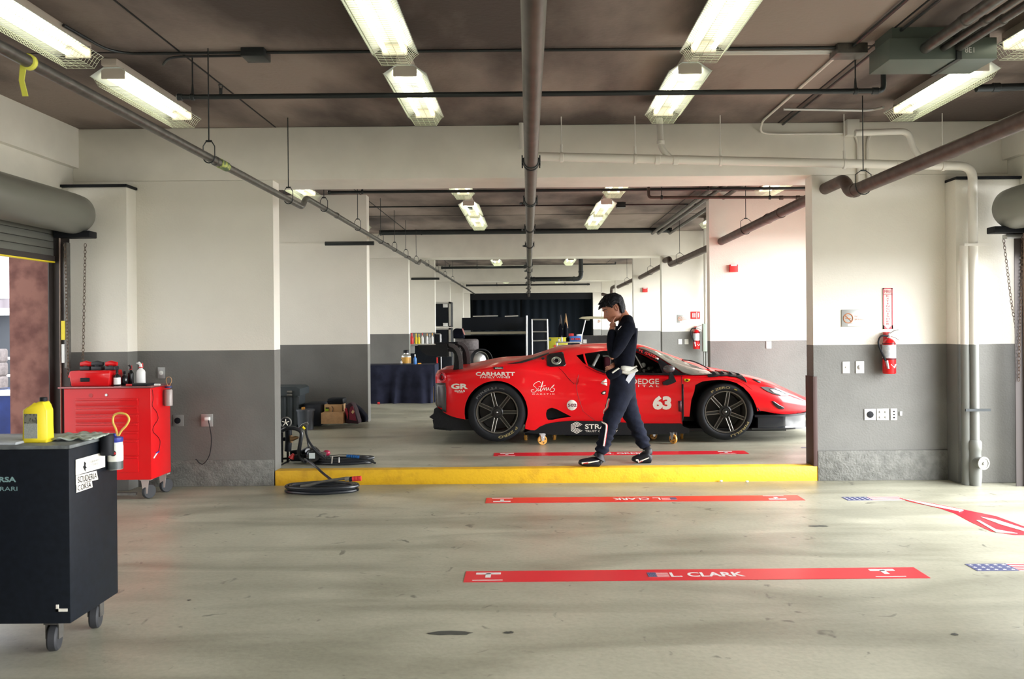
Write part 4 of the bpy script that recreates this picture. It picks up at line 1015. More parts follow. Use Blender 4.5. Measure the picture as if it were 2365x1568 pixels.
for _ in range(8): bmesh.ops.smooth_vert(b, verts=b.verts, factor=.5, use_axis_x=True, use_axis_y=True, use_axis_z=True)
for v in b.verts:       # folds in the cloth
    c = v.co; k = .006 if c.z > .45 else .009
    v.co += Vector((sin(c.z*95+c.x*40), sin(c.z*120+c.x*30)*.4, 0))*k*(.35 if c.z > .6 else 1)
TV = BVHTree.FromBMesh(b)
tr = obj('trousers', b, 'trousers', person, smooth=True, sharp=80)
def T(px, py, off=.004, bv=TV):
    d = (P(px, py, 8)-EYEP).normalized(); h, n, i, di = bv.ray_cast(EYEP, d)
    if h is None: q, n, i, di = bv.find_nearest(P(px, py, 8.25)); return q
    return h-d*off
for l in ([(1406, 921), (1403, 931), (1401, 941), (1395, 949), (1391, 955)], [(1386, 971), (1393, 976), (1400, 981), (1400, 992), (1398, 1005), (1396, 1018), (1394, 1030)]):
    q = spline([(x, 0, y) for x, y in l], n=8)
    b = BM(); tube(b, [T(v.x, v.z) for v in q], .0085, seg=6); obj('side_stripe', b, 'decal_white', tr)
    b = BM(); tube(b, [T(v.x+2.2, v.z) for v in q], .0045, seg=6); obj('stripe_piping', b, mat('stripe_red', (.7, .03, .03), .6), tr)
# tied sleeves and pouch at the waist
JV = BVHTree.FromBMesh(skin_bm(tn, te, 'pelvis'))
def band(l, r, m, name, off=.0, yy=8.22):
    b = BM(); q = spline([(x, 0, y) for x, y in l], n=6); tube(b, [P(v.x, v.z, yy) for v in q], r, seg=10)
    return obj(name, b, m, person, smooth=True)
M['suit_white'] = mat('suit_lining_white', (.62, .62, .56), .8, var=.1, scale=20, bump=.4)
band([(1434, 850), (1445, 852), (1460, 850), (1471, 845)], [.020+.012*sin(i*.3) for i in range(19)], 'suit_white', 'tied_sleeve', yy=8.235)
band([(1437, 858), (1450, 861), (1462, 858), (1472, 853)], .018, 'suit_white', 'tied_sleeve', yy=8.235)
b = BM(); prism(b, [P(x, y, 8.225) for x, y in ((1460, 855), (1471, 852), (1466, 866), (1459, 876), (1452, 886), (1443, 882), (1449, 870))], (0, .03, 0)); obj('sleeve_end', b, mat('sleeve_pale', (.6, .62, .68), .8), person)
b = BM(); bx(b, 0, 1, 0, 1, 0, 1); 
b.free()
b = skin_bm({'a': (P(1404, 868, 8.20), .045), 'b': (P(1415, 862, 8.18), .055), 'c': (P(1428, 858, 8.19), .045), 'd': (P(1436, 862, 8.20), .03)}, [('a', 'b'), ('b', 'c'), ('c', 'd')], 'b'); obj('gloves', b, 'jacket', person, smooth=True)
band([(1414, 861), (1421, 856), (1430, 850)], .008, 'suit_white', 'glove_trim', yy=8.115)
band([(1432, 757), (1434.5, 753), (1422, 770)][0:2]+[(1427, 762)], .002, 'decal_white', 'zip_pull', yy=8.12)
# boots
M['boot_black'] = mat('boot_black', (.008, .008, .012), .5, spec=.3)
def boot(px_toe, px_heel, py_t, py_h, dy, z0, cuff_px):
    toe = J(px_toe, py_t-6, dy); heel = J(px_heel, py_h-11, dy); an = cuff_px
    d = heel-toe
    n_ = {'toe': (toe+d*.10, .030), 'ball': (toe+d*.30, .046), 'arch': (toe+d*.56, .054), 'heel': (toe+d*.84, .054), 'ank': (an+Vector((0, 0, .0)), .058), 'top': (an+Vector((0, 0, .08)), .056)}
    b = skin_bm(n_, [('toe', 'ball'), ('ball', 'arch'), ('arch', 'heel'), ('arch', 'ank'), ('ank', 'top')], 'arch')
    zs = [v.co.z for v in b.verts]
    for v in b.verts:
        t = (v.co.x-toe.x)/max(1e-6, heel.x-toe.x); fl = z0+max(0, .35-t)*.10
        if v.co.z < fl: v.co.z = fl
    bv = BVHTree.FromBMesh(b); o = obj('boot', b, 'boot_black', person, smooth=True, sharp=60)
    return o, bv
for pt, ph, yt, yh, dy, cuff, stripe in ((1326, 1388, 1067, 1076, -.17, J(1381, 1054, -.15), ((1344, 1070), (1360, 1068), (1384, 1064))), (1452, 1512, 1069, 1070, .02, J(1497, 1050, .03), ((1468, 1071), (1484, 1063), (1499, 1057)))):
    o, bv = boot(pt, ph, yt, yh, dy, FZ2+.002, cuff)
    q = spline([(x, 0, y) for x, y in stripe], n=6); n_ = len(q)
    b = BM(); tube(b, [T(v.x, v.z, .002, bv) for v in q], [.010*(1-.6*i/n_) for i in range(n_)], seg=6); obj('boot_stripe', b, 'decal_white', o)
    b = BM(); tube(b, [T(v.x+2, v.z+.4, .006, bv) for v in q[:n_//2]], .006, seg=6); obj('boot_stripe', b, mat('boot_red', (.6, .05, .04), .5), o)
    b = BM(); tube(b, [T(stripe[1][0]-8+i*3, stripe[1][1]-14-(i*2), .004, bv)+Vector((0, 0, (i % 2)*.008)) for i in range(5)], .003, seg=5); obj('lace', b, 'decal_white', o)
o_ = [c for c in person.children if c.name.startswith('boot')][0]
b = BM(); ball(b, T(1381, 1056, .004, TV), .014, sc=(1, .4, 1)); obj('shield_patch', b, 'yellow', o_)
# ================================================================ WALL FITTINGS
def plate(name, label, x0, y0, x1, y1, Y, m, cat, th=.008, bev=.002, holes=(), group=None):
    a, c = P(x0, y1, Y), P(x1, y0, Y)
    t = thing(name, label, cat, ((a.x+c.x)/2, Y, a.z), group)
    b = BM(); bx(b, a.x, c.x, Y-th, Y, a.z, c.z, bev=bev); obj('face_plate', b, m, t)
    for (hx, hy, r, mm) in holes:
        q = P(hx, hy, Y); b = BM(); lathe(b, [(r, 0), (r, .006), (r*.7, .008)], (q.x, Y-th, q.z), (0, -1, 0), seg=14); obj('socket' if r < .03 else 'round_socket', b, mm, t)
    return t, a, c
def wall_text(t, s, x0, y0, x1, y1, Y, m, bold=0, name='lettering'):
    a, c = P(x0, y1, Y), P(x1, y0, Y); b = BM()
    text_mesh(b, s, lambda x, y, d: (a.x+x, Y, a.z+y), w=c.x-a.x, h=c.z-a.z, bold=bold); obj(name, b, m, t, recalc=False, smooth=None)
YW = 8.104
M['plate'] = mat('switch_plate', (.72, .72, .68), .4); M['sign_grey'] = mat('brushed_sign_plate', (.42, .43, .42), .4, metal=.4)
M['sign_orange'] = mat('sign_orange', (.55, .20, .08), .5)
def no_smoking(x0, y0, x1, y1, Y, lab):
    t, a, c = plate('no_smoking_sign', lab, x0, y0, x1, y1, Y, 'sign_grey', 'sign')
    w_, h_ = c.x-a.x, c.z-a.z; cx, cz, r = a.x+w_*.28, a.z+h_*.50, h_*.27
    b = BM(); tube(b, [(cx+r*cos(q), Y-.010, cz+r*sin(q)) for q in [2*pi*i/28 for i in range(28)]], r*.10, seg=6, closed=True); tube(b, [(cx-r*.7, Y-.010, cz+r*.7), (cx+r*.7, Y-.010, cz-r*.7)], r*.09, seg=6); tube(b, [(cx-r*.6, Y-.009, cz), (cx+r*.6, Y-.009, cz)], r*.08, seg=6)
    obj('prohibition_ring', b, 'sign_orange', t)
    b = BM(); text_mesh(b, 'NO', lambda x, y, d: (a.x+w_*.56+x, Y-.0095, a.z+h_*.56+y), w=w_*.2, h=h_*.10); obj('lettering', b, 'sign_orange', t, recalc=False, smooth=None)
    b = BM(); text_mesh(b, 'SMOKING', lambda x, y, d: (a.x+w_*.55+x, Y-.0095, a.z+h_*.38+y), w=w_*.38, h=h_*.11); obj('lettering', b, 'sign_orange', t, recalc=False, smooth=None)
    b = BM(); bx(b, a.x+w_*.26, a.x+w_*.80, Y-.010, Y-.008, a.z+h_*.05, a.z+h_*.16); obj('paper_strip', b, 'white_plastic', t)
no_smoking(1943.5, 715, 1996.5, 755, YW, 'metal no smoking sign on the near right wall above two switches')
no_smoking(1564, 727, 1588, 745, 17.258, 'small no smoking sign on the far right wall beside a red sign')
no_smoking(1381, 738, 1390, 746, 35.498, 'tiny no smoking sign on the distant wall behind the person')
# FIRE EXTINGUISHER sign
t, a, c = plate('fire_extinguisher_sign', 'tall red and white sign with an arrow over the near extinguisher', 2039, 665, 2061, 760, YW, 'decal_white' if 'decal_white' in M else 'white_plastic', 'sign', th=.005)
M['sign_pink'] = mat('sign_pinkish_red', (.55, .10, .12), .5)
yy = YW-.006
b = BM()
for (u0, v0, u1, v1) in ((0, 0, .12, 1), (.88, 0, 1, 1), (0, .84, 1, .86), (0, .97, 1, 1)):
    bx(b, a.x+(c.x-a.x)*u0, a.x+(c.x-a.x)*u1, yy-.001, yy, a.z+(c.z-a.z)*v0, a.z+(c.z-a.z)*v1)
w_, h_ = c.x-a.x, c.z-a.z
prism(b, [(a.x, yy-.001, a.z), (a.x+w_*.5, yy-.001, a.z), (a.x, yy-.001, a.z+h_*.11)], (0, .001, 0)); prism(b, [(c.x, yy-.001, a.z), (c.x, yy-.001, a.z+h_*.11), (a.x+w_*.5, yy-.001, a.z)], (0, .001, 0))
o = obj('sign_border', b, 'sign_pink', t)
b = BM(); text_mesh(b, 'FIRE', lambda x, y, d: (a.x+w_*.15+x, yy-.001, a.z+h_*.88+y), w=w_*.7, h=h_*.07, bold=.02); obj('lettering', b, 'sign_pink', t, recalc=False, smooth=None)
for i, ch in enumerate('EXTINGUISHER'):
    b = BM(); ww = w_*(.10 if ch == 'I' else .32); text_mesh(b, ch, lambda x, y, d: (a.x+w_*.5-ww/2+x, yy-.001, a.z+h_*(.785-i*.062)+y), w=ww, h=h_*.042, bold=.02); obj('lettering', b, 'sign_pink', t, recalc=False, smooth=None)
def extinguisher(lab, px, py_top, py_bot, Y, wall):
    q0, q1 = P(px, py_bot, Y), P(px, py_top, Y); H = q1.z-q0.z; r = H*.145; x, z = q0.x, q0.z
    t = thing('fire_extinguisher', lab, 'fire extinguisher', (x, Y, z))
    b = BM(); lathe(b, [(r*.9, 0), (r, .01), (r, H*.66), (r*.92, H*.72), (r*.6, H*.78), (r*.3, H*.80), (r*.3, H*.82)], (x, Y, z), seg=28); obj('cylinder', b, 'red_paint', t)
    b = BM(); lathe(b, [(r*1.012, H*.36), (r*1.012, H*.66)], (x, Y, z), seg=28, capends=False); obj('instruction_label', b, mat('ext_label', (.62, .64, .66), .5, col2=(.45, .48, .52), scale=50), t)
    b = BM(); lathe(b, [(r*1.03, H*.33), (r*1.03, H*.35)], (x, Y, z), seg=28, capends=False); lathe(b, [(r*1.03, H*.68), (r*1.03, H*.695)], (x, Y, z), seg=28, capends=False); obj('bracket_strap', b, 'black', t)
    b = BM(); prism(b, [(x-.01, Y-r*1.03, z+H*.22), (x+r*.8, Y-r*.75, z+H*.22), (x+r*.45, Y-r*.95, z+H*.13)], (0, .004, 0)); obj('inspection_tag', b, 'white_plastic', t)
    b = BM(); lathe(b, [(r*.26, H*.80), (r*.26, H*.86), (r*.16, H*.87), (r*.16, H*.92)], (x, Y, z), seg=14)
    tube(b, [(x, Y, z+H*.90), (x+r*.7, Y, z+H*.97), (x+r*1.5, Y, z+H*1.0)], [.008, .007, .006], seg=8)
    tube(b, [(x, Y, z+H*.87), (x+r*.9, Y, z+H*.84), (x+r*1.6, Y, z+H*.77)], [.008, .007, .006], seg=8)
    obj('valve_handle', b, 'steel', t)
    b = BM(); tube(b, spline([(x-.01, Y, z+H*.86), (x-r*1.3, Y-.01, z+H*.86), (x-r*1.75, Y-.01, z+H*.70), (x-r*1.2, Y-.02, z+H*.45), (x-r*.75, Y-r*.8, z+H*.26)], n=8), H*.022, seg=8); h = obj('hose', b, 'black', t)
    b = BM(); tube(b, [(x-r*.75, Y-r*.8, z+H*.30), (x-r*.55, Y-r*.95, z+H*.12)], [H*.03, H*.022], seg=8); obj('nozzle', b, 'steel', h)
    b = BM(); bx(b, x-.02, x+.02, Y+r*.5, wall, z+H*.4, z+H*.95); obj('wall_bracket', b, 'red_sign', t)
extinguisher('red fire extinguisher with black hose on the near right wall under its sign', 2054, 762, 863, 8.02, 8.105)
extinguisher('red fire extinguisher on the far right wall beside a grey box', 1609, 751, 806, 17.13, 17.26)
plate('light_switch', 'blank white switch plate on the near right wall, left of the pair', 1945.5, 835, 1962, 862, YW, 'plate', 'switch', holes=((1954, 848, .010, 'white_plastic'),))
plate('light_switch', 'white switch plate with round knob, right of the pair below the no smoking sign', 1976, 834, 1995, 862, YW, 'plate', 'switch', holes=((1985, 848, .022, 'steel'),))
plate('wall_outlet', 'square outlet with dark round socket, leftmost of the low right trio', 1996, 944, 2022, 970, YW, 'plate', 'outlet', holes=((2009, 957, .032, 'black'),))
plate('wall_outlet', 'double square outlet plate in the middle of the low right trio', 2024.5, 943.5, 2052, 970, YW, 'plate', 'outlet', holes=((2032, 951, .012, 'sign_grey'), (2045, 951, .012, 'sign_grey'), (2032, 963, .012, 'sign_grey'), (2045, 963, .012, 'sign_grey')))
plate('wall_outlet', 'narrow outlet plate with small holes, rightmost of the low right trio', 2056.5, 943.5, 2071, 970, YW, 'plate', 'outlet', holes=((2064, 950, .007, 'black'), (2064, 957, .007, 'black'), (2064, 964, .007, 'black')))
plate('light_switch', 'light switch on the second right wall above the car bonnet', 1769.5, 788, 1781, 804.5, 12.258, 'plate', 'switch')
plate('light_switch', 'left switch plate beside the far extinguisher', 1566.5, 783, 1575, 795, 17.258, 'plate', 'switch')
plate('light_switch', 'right switch plate beside the far extinguisher', 1581, 783, 1590, 795, 17.258, 'plate', 'switch')
plate('wall_outlet', 'grey framed outlet on the left wall above the tool chest', 365, 848, 381.5, 874, YW, 'sign_grey', 'outlet', holes=((373, 861, .02, 'plate'),))
plate('wall_outlet', 'grey outlet half hidden behind the red tool chest', 400, 958, 424, 984, YW, mat('dark_plate', (.2, .2, .19), .5), 'outlet', holes=((411, 971, .03, 'black'),))
plate('wall_outlet', 'tiny dark plate right of the low right trio of outlets', 2077, 950, 2083, 960, YW, 'sign_grey', 'outlet')
t, a, c = plate('wall_outlet', 'outlet with a white plug and hanging cord on the left wall', 465, 956, 492, 985, YW, 'sign_grey', 'outlet')
q = P(481, 967, YW); b = BM(); bx(b, q.x-.02, q.x+.025, YW-.05, YW-.008, q.z-.015, q.z+.02, bev=.005); obj('plug', b, 'white_plastic', t)
b = BM(); tube(b, spline([P(481, 970, 8.05), P(488, 1010, 8.06), P(484, 1050, 8.07), P(468, 1072, 8.07), P(452, 1060, 8.07)], n=8), .004, seg=6); obj('cord', b, 'black', t)
def alarm(lab, x0, y0, x1, y1, Y):
    t, a, c = plate('fire_alarm', lab, x0, y0, x1, y1, Y, 'red_sign', 'fire alarm', th=.05)
    w_ = c.x-a.x; b = BM(); bx(b, a.x+w_*.15, c.x-w_*.15, Y-.054, Y-.049, a.z+w_*.72, a.z+w_*.88); obj('strobe_window', b, 'white_plastic', t)
alarm('red fire alarm box high on the second right wall', 1683.5, 611.5, 1702.5, 628.5, 12.258)
alarm('small red fire alarm box on the distant right wall', 1483.5, 664.5, 1495, 675, 21.148)
t, a, c = plate('fire_extinguisher_sign', 'small red sign with white symbols above the far extinguisher', 1595, 719.5, 1617, 736.5, 17.258, 'red_sign', 'sign')
w_, h_ = c.x-a.x, c.z-a.z; b = BM(); bx(b, a.x+w_*.60, a.x+w_*.66, 17.246, 17.249, a.z+h_*.05, c.z-h_*.05); bx(b, a.x+w_*.18, a.x+w_*.30, 17.246, 17.249, a.z+h_*.2, a.z+h_*.8); bx(b, a.x+w_*.38, a.x+w_*.5, 17.246, 17.249, a.z+h_*.2, a.z+h_*.8); bx(b, a.x+w_*.75, a.x+w_*.87, 17.246, 17.249, a.z+h_*.2, a.z+h_*.8); obj('sign_symbols', b, 'white_plastic', t)
a, c = P(1624, 812, 17.0), P(1637, 747, 17.0)
t = thing('electrical_box', 'tall grey electrical box on a white pipe beside the far extinguisher', 'box', (a.x, 17.1, a.z))
b = BM(); bx(b, a.x, c.x, 17.0, 17.12, a.z, c.z, bev=.008); obj('box_body', b, mat('box_green_grey', (.24, .28, .24), .5), t)
b = BM(); tube(b, [(c.x-.04, 17.06, c.z), (c.x-.04, 17.06, CEIL)], .045, seg=12); obj('conduit', b, 'pipe_white', t)
b = BM(); tube(b, [(c.x-.04, 17.06, FZ2), (c.x-.04, 17.06, a.z)], .03, seg=12); tube(b, [(a.x+.03, 17.06, FZ2), (a.x+.03, 17.06, a.z)], .02, seg=10); obj('conduit', b, 'pipe_grey', t)

# ================================================================ ROLLER DOORS
M['door_steel'] = mat('roller_door_steel', (.20, .20, .175), .38, metal=.35)
M['brown_metal'] = mat('guide_brown', (.055, .045, .042), .5, metal=.3)
def chain(parent, pts, name='hand_chain'):
    b = BM(); pts = [Vector(p) for p in pts]; i = 0
    for p, q in zip(pts, pts[1:]):
        n = int((q-p).length/.030)
        for k in range(n):
            c = p+(q-p)*(k+.5)/n; dn = (q-p).normalized(); sd = Vector((1, 0, 0)) if i % 2 == 0 else Vector((0, 1, 0)); i += 1
            sd = (sd-dn*sd.dot(dn)).normalized()
            tube(b, [c+dn*.020*cos(a)+sd*.011*sin(a) for a in [2*pi*j/8 for j in range(8)]], .0028, seg=4, closed=True)
    o = obj(name, b, mat('chain_brown', (.12, .08, .055), .5, metal=.5), parent); return o
def roller(side_, cpx, cpy, r_px, lab):
    c = P(cpx, cpy, 7.76); r = r_px/251.0
    t = thing('roller_door', lab, 'door', (c.x, 7.76, 0))
    b = BM(); lathe(b, [(r*.55, 7.76), (r*.86, 7.755), (r*.97, 7.71), (r, 7.60), (r, 3.35), (r*.9, 3.25)], (c.x, 0, c.z), (0, 1, 0), seg=40); obj('coil_hood', b, 'door_steel', t, sharp=50)
    xw = XL+.03 if side_ < 0 else XR-.03
    n = 5; z0 = 2.135; z1 = c.z-.05
    b = BM()
    for k in range(n):
        za, zb_ = z0+.05+(z1-z0-.05)*k/n, z0+.05+(z1-z0-.05)*(k+1)/n
        bx(b, xw-.008, xw+.008, 3.36, 7.70, za, zb_-.004, bev=.002); bx(b, xw-.004, xw+.004, 3.36, 7.70, za-.006, zb_)
    obj('slats', b, 'door_steel', t)
    b = BM(); bx(b, xw-.02, xw+.02, 3.36, 7.70, z0, z0+.05); obj('bottom_bar', b, 'brown_metal', t)
    b = BM(); bx(b, xw-.021, xw+.021, 3.36, 7.70, z0-.012, z0); obj('edge_seal', b, 'yellow', t)
    for y in (7.74, 3.33):
        b = BM(); bx(b, xw-.03 if side_ < 0 else xw-.13, xw+.13 if side_ < 0 else xw+.03, y-.004, y+.004, 0, c.z-.05)
        bx(b, xw-.03 if side_ < 0 else xw+.02, xw-.02 if side_ < 0 else xw+.03, y-.07, y, 0, c.z-.05); obj('guide_rail', b, 'brown_metal', t)
        b = BM(); bx(b, xw+.05 if side_ < 0 else xw-.055, xw+.055 if side_ < 0 else xw-.05, y-.03, y-.008, 0, c.z-.1); obj('guide_strip', b, mat('tan_strip', (.45, .33, .27), .5), t)
    b = BM(); bx(b, min(c.x, xw), max(c.x, xw), 7.70, 7.78, c.z-r-.03, c.z-r+.02); bx(b, c.x-r*1.0, c.x+r*.8, 7.66, 7.80, c.z-r-.03, c.z-r+.03, bev=.008); obj('end_bracket', b, 'black', t)
    return t, c, r
tl, cl, rl = roller(-1, 182, 497, 46, 'grey roller door coiled above the left doorway, nearly fully open')
tr_, cr, rr_ = roller(1, 2331, 484, 48, 'grey roller door coil at the right picture edge')
chain(tl, [P(150, 563, 7.60), P(156, 812, 7.60), P(157, 870, 7.60)]); chain(tl, [P(197, 563, 7.80), P(192, 812, 7.80), P(190, 850, 7.80)])
b = BM(); bx(b, P(143, 0, 7.7).x, P(150, 0, 7.7).x, 7.69, 7.75, P(145, 850, 7.7).z, P(145, 560, 7.7).z); obj('chain_channel', b, 'pipe_steel', tl)
a, c = P(141, 785, 7.68), P(149, 741, 7.68); b = BM(); bx(b, a.x, c.x, 7.682, 7.689, a.z, c.z); obj('yellow_label', b, 'yellow', tl)
a, c = P(142, 838, 7.68), P(148, 795, 7.68); b = BM(); bx(b, a.x, c.x, 7.682, 7.689, a.z, c.z); obj('white_label', b, 'white_plastic', tl)
chain(tr_, [P(2318, 553, 7.76), P(2336, 700, 7.76), P(2352, 790, 7.76)]); chain(tr_, [P(2362, 545, 7.72), P(2358, 700, 7.72), P(2354, 800, 7.72), P(2353, 880, 7.72)])
b = BM(); q = P(2322, 547, 7.78); bx(b, q.x-.02, q.x+.3, 7.72, 7.80, q.z-.02, q.z+.02, bev=.005); obj('chain_bracket', b, 'steel', tr_)

# ================================================================ FLOOR GRAPHICS
M['strip_red'] = mat('floor_tape_red', (.70, .015, .03), .35); M['flag_blue'] = mat('flag_blue', (.05, .06, .16), .5); M['tape_white'] = mat('tape_white', (.78, .75, .74), .4)
def flag(parent, x0, x1, y0, y1, z, flip=False, cw=.42):
    b = BM(); xs = x0+(x1-x0)*cw if not flip else x1-(x1-x0)*cw
    bx(b, x0, x1, y0, y1, z, z+.0008); obj('flag_white', b, 'tape_white', parent)
    b = BM(); bx(b, min(x0, xs) if not flip else xs, xs if not flip else x1, y0+(y1-y0)*.0, y1, z+.001, z+.0018); obj('flag_canton', b, 'flag_blue', parent)
    b = BM()
    for k in range(4):
        ya = y0+(y1-y0)*(k*2+.5)/8; bx(b, xs if not flip else x0, x1 if not flip else xs, ya, ya+(y1-y0)/9, z+.001, z+.0018)
    obj('flag_stripes', b, 'strip_red', parent)
    b = BM()
    for i in range(5):
        for j in range(3):
            cx = (x0 if not flip else xs)+(abs(xs-(x0 if not flip else x1)))*(i+.5)/5; cy = y0+(y1-y0)*(j+.5)/3; r = min(abs(x1-x0)*cw/14, (y1-y0)/9)
            vs = [b.verts.new((cx+(r if k % 2 == 0 else r*.4)*cos(k*pi/5), cy+(r if k % 2 == 0 else r*.4)*sin(k*pi/5), z+.0025)) for k in range(10)]; b.faces.new(vs)
    obj('flag_stars', b, 'tape_white', parent)
def strip(lab, x0, x1, y0, y1, z, text, tx0, tx1, fx=None, up=True, ends=True):
    t = thing('floor_strip', lab, 'floor marking', ((x0+x1)/2, (y0+y1)/2, z))
    b = BM(); bx(b, x0, x1, y0, y1, z-.002, z+.002); obj('tape', b, 'strip_red', t)
    h = (y1-y0); z2 = z+.003
    fn = (lambda x, y, d: (tx0+x, y0+h*.28+y, z2)) if up else (lambda x, y, d: (tx1-x, y1-h*.28-y, z2))
    b = BM(); text_mesh(b, text, fn, w=tx1-tx0, h=h*.42, bold=.03); obj('lettering', b, 'tape_white', t, recalc=False, smooth=None)
    if fx: flag(t, fx[0], fx[1], y0+h*.3, y0+h*.7, z+.0022, flip=not up)
    if ends:
        for xe in (x0+.14, x1-.22):
            b = BM(); s = 1 if up else -1; yc_ = (y0+y1)/2
            bx(b, xe-.075, xe+.075, yc_+s*h*.25-.018, yc_+s*h*.25+.018, z2-.0005, z2+.0005); bx(b, xe-.016, xe+.016, min(yc_-s*h*.12, yc_+s*h*.25), max(yc_-s*h*.12, yc_+s*h*.25), z2-.0005, z2+.0005); obj('tee_mark', b, 'tape_white', t)
            b = BM(); bx(b, xe-.09, xe+.09, yc_-s*h*.36-.006, yc_-s*h*.36+.006, z2-.0005, z2+.0005); obj('tee_caption', b, 'tape_white', t)
    return t
strip('red floor strip nearest the viewer, reading L. CLARK upright', -.395, 2.355, 4.97, 5.19, .0, 'L. CLARK', .84, 1.285, (.705, .83))
strip('red floor strip by the yellow kerb, its L. CLARK upside down', -.38, 2.35, 7.20, 7.42, .0, 'L. CLARK', .72, 1.13, (1.14, 1.27), up=False)
strip('red floor strip M. GREEN on the raised floor under the car', -.38, 2.32, 8.90, 9.13, FZ2, 'M. GREEN', .80, 1.26, None)
def floor_poly(b, pts, z): prism(b, [(G(x, y).x, G(x, y).y, z-.002) for x, y in pts], (0, 0, .004))
t = thing('floor_marking', 'red nose outline with a flag near the right wall, curving out of the picture', 'floor marking', (3.3, 6.5, 0))
yc = 6.2
def mir(pts): return pts+[(x, 2*yc-y) for x, y in pts[::-1]]
q = [G(2075, 1150), G(2160, 1164), G(2240, 1180), G(2300, 1192), G(2365, 1216)]
q2 = [G(2100, 1158.5), G(2170, 1174), G(2205, 1186), G(2240, 1205), G(2290, 1228), G(2345, 1236), G(2372, 1236)]
b = BM(); pts = [(v.x, v.y) for v in q]+[(3.75, yc), ]+[(v.x, v.y) for v in q2[::-1]]
pts = [(v.x, v.y, -.002) for v in q]+[(3.62, 6.1, -.002), (3.56, 5.95, -.002)]+[(v.x, v.y, -.002) for v in q2[::-1]]
prism(b, pts, (0, 0, .004)); obj('tape', b, 'strip_red', t)
b = BM(); floor_poly(b, [(2085, 1153), (2145, 1163.5), (2225, 1179), (2215, 1182), (2140, 1167)][0:5], .004); obj('tape_lettering', b, 'tape_white', t)
b = BM(); floor_poly(b, [(2265, 1195), (2300, 1201), (2365, 1222), (2365, 1228), (2310, 1212)], .004); obj('tape_lettering', b, 'tape_white', t)
b = BM(); floor_poly(b, [(2255, 1203), (2262, 1203), (2300, 1224), (2350, 1233), (2300, 1230)], .004); obj('tape_lettering', b, 'tape_white', t)
flag(t, 2.70, 3.19, 7.17, 7.32, .0005, cw=.45)
t = thing('floor_marking', 'flag decal on the floor at the lower right picture edge', 'floor marking', (2.9, 5.2, 0))
flag(t, 2.70, 3.19, 5.10, 5.25, .0005, cw=.52)
b = BM(); bx(b, 3.0, 3.5, 9.3, 9.33, FZ2-.001, FZ2+.002); tag(obj('floor_strip', b, 'flag_blue'), 'blue and white floor tape under the front of the car', 'floor marking')
# oil marks and crack on the floor
for i, (x, y, rx, ry, lab) in enumerate(((1040, 1462, .11, .035, 'dark oil mark on the near floor left of centre'), (1175, 1461, .03, .02, 'small dark drip beside the oil mark'), (437, 1386, .012, .012, 'small dark spot on the floor at the lower left'), (1890, 1215, .08, .03, 'dark scuff on the floor right of the upside down strip'), (2205, 1465, .02, .02, 'dark spot on the floor at the lower right'))):
    g = G(x, y); b = BM(); r_ = random.Random(i)
    vs = [b.verts.new((g.x+rx*cos(a)*r_.uniform(.7, 1.1), g.y+ry*sin(a)*r_.uniform(.6, 1.1), .0012)) for a in [2*pi*k/16 for k in range(16)]]; b.faces.new(vs)
    tag(obj('oil_stain', b, mat('oil', (.05, .055, .05), .4)), lab, 'stain')
for x, y, lab in ((1665, 1113, 'crumpled white scrap below the kerb'), (1725, 1114, 'white paper scrap at the foot of the kerb')):
    g = G(x, y); b = BM(); ball(b, (g.x, g.y-.01, .012), .014, sc=(1.2, .8, .7), u=8, v=5); tag(obj('paper_scrap', b, 'white_plastic'), lab, 'litter')

# ================================================================ BLACK TOOL CABINET (foreground left)
M['cab_black'] = mat('cabinet_black', (.006, .008, .012), .5, var=.2, scale=30, spec=.2)
Xr, Yf, Yb, zb_, zt_ = -2.126, 3.90, 4.355, .148, .955
t = thing('tool_cabinet', 'black rolling cabinet with white stickers at the left foreground', 'cabinet', (-2.5, 4.1, 0))
b = BM(); bx(b, -3.05, Xr, Yf, Yb, zb_, zt_, bev=.006); body_ = obj('cabinet_body', b, 'cab_black', t)
b = BM(); bx(b, -3.06, Xr+.006, Yf-.006, Yb+.006, zt_, zt_+.018, bev=.005); obj('worktop', b, mat('top_grey', (.12, .13, .13), .5, var=.3, scale=20), t)
for i, (x, y) in enumerate(((-2.24, 3.97), (-2.20, 4.27), (-2.95, 3.97), (-2.95, 4.27))):
    b = BM(); lathe(b, [(.02, -.02), (.055, -.022), (.062, -.014), (.062, .014), (.055, .022), (.02, .02)], (x, y, .062), (1, .25, 0), seg=24); cw = obj('caster_wheel', b, 'rubber', t)
    b = BM(); bx(b, x-.035, x+.035, y-.03, y+.03, .13, zb_); bx(b, x-.032, x-.026, y-.02, y+.02, .06, .13); bx(b, x+.026, x+.032, y-.02, y+.02, .06, .13); obj('caster_fork', b, 'pipe_steel', t)
fx_ = lambda x0, y0, x1, y1, s, m, bold=.0: None
def cab_front(s, x0, y0, x1, y1, m='decal_white', bold=0):
    a, c = P(x0, y1, Yf-.002), P(x1, y0, Yf-.002); b = BM(); text_mesh(b, s, lambda x, y, d: (a.x+x, Yf-.002, a.z+y), w=c.x-a.x, h=c.z-a.z, bold=bold); obj('lettering', b, m, body_, recalc=False, smooth=None)
M['decal_teal'] = mat('decal_faded_teal', (.22, .36, .36), .5)
cab_front('SCUDERIA CORSA', -150, 1101, 37, 1115, 'decal_teal', .03)
cab_front('FERRARI', -32, 1124, 40, 1134, 'decal_teal', .0)
a, c = P(130, 1412, Yf), P(156, 1396, Yf); b = BM(); bx(b, a.x, a.x+.012, Yf-.003, Yf, a.z, c.z); bx(b, a.x, c.x, Yf-.003, Yf, a.z, a.z+.013); obj('corner_mark', b, 'decal_white', body_)
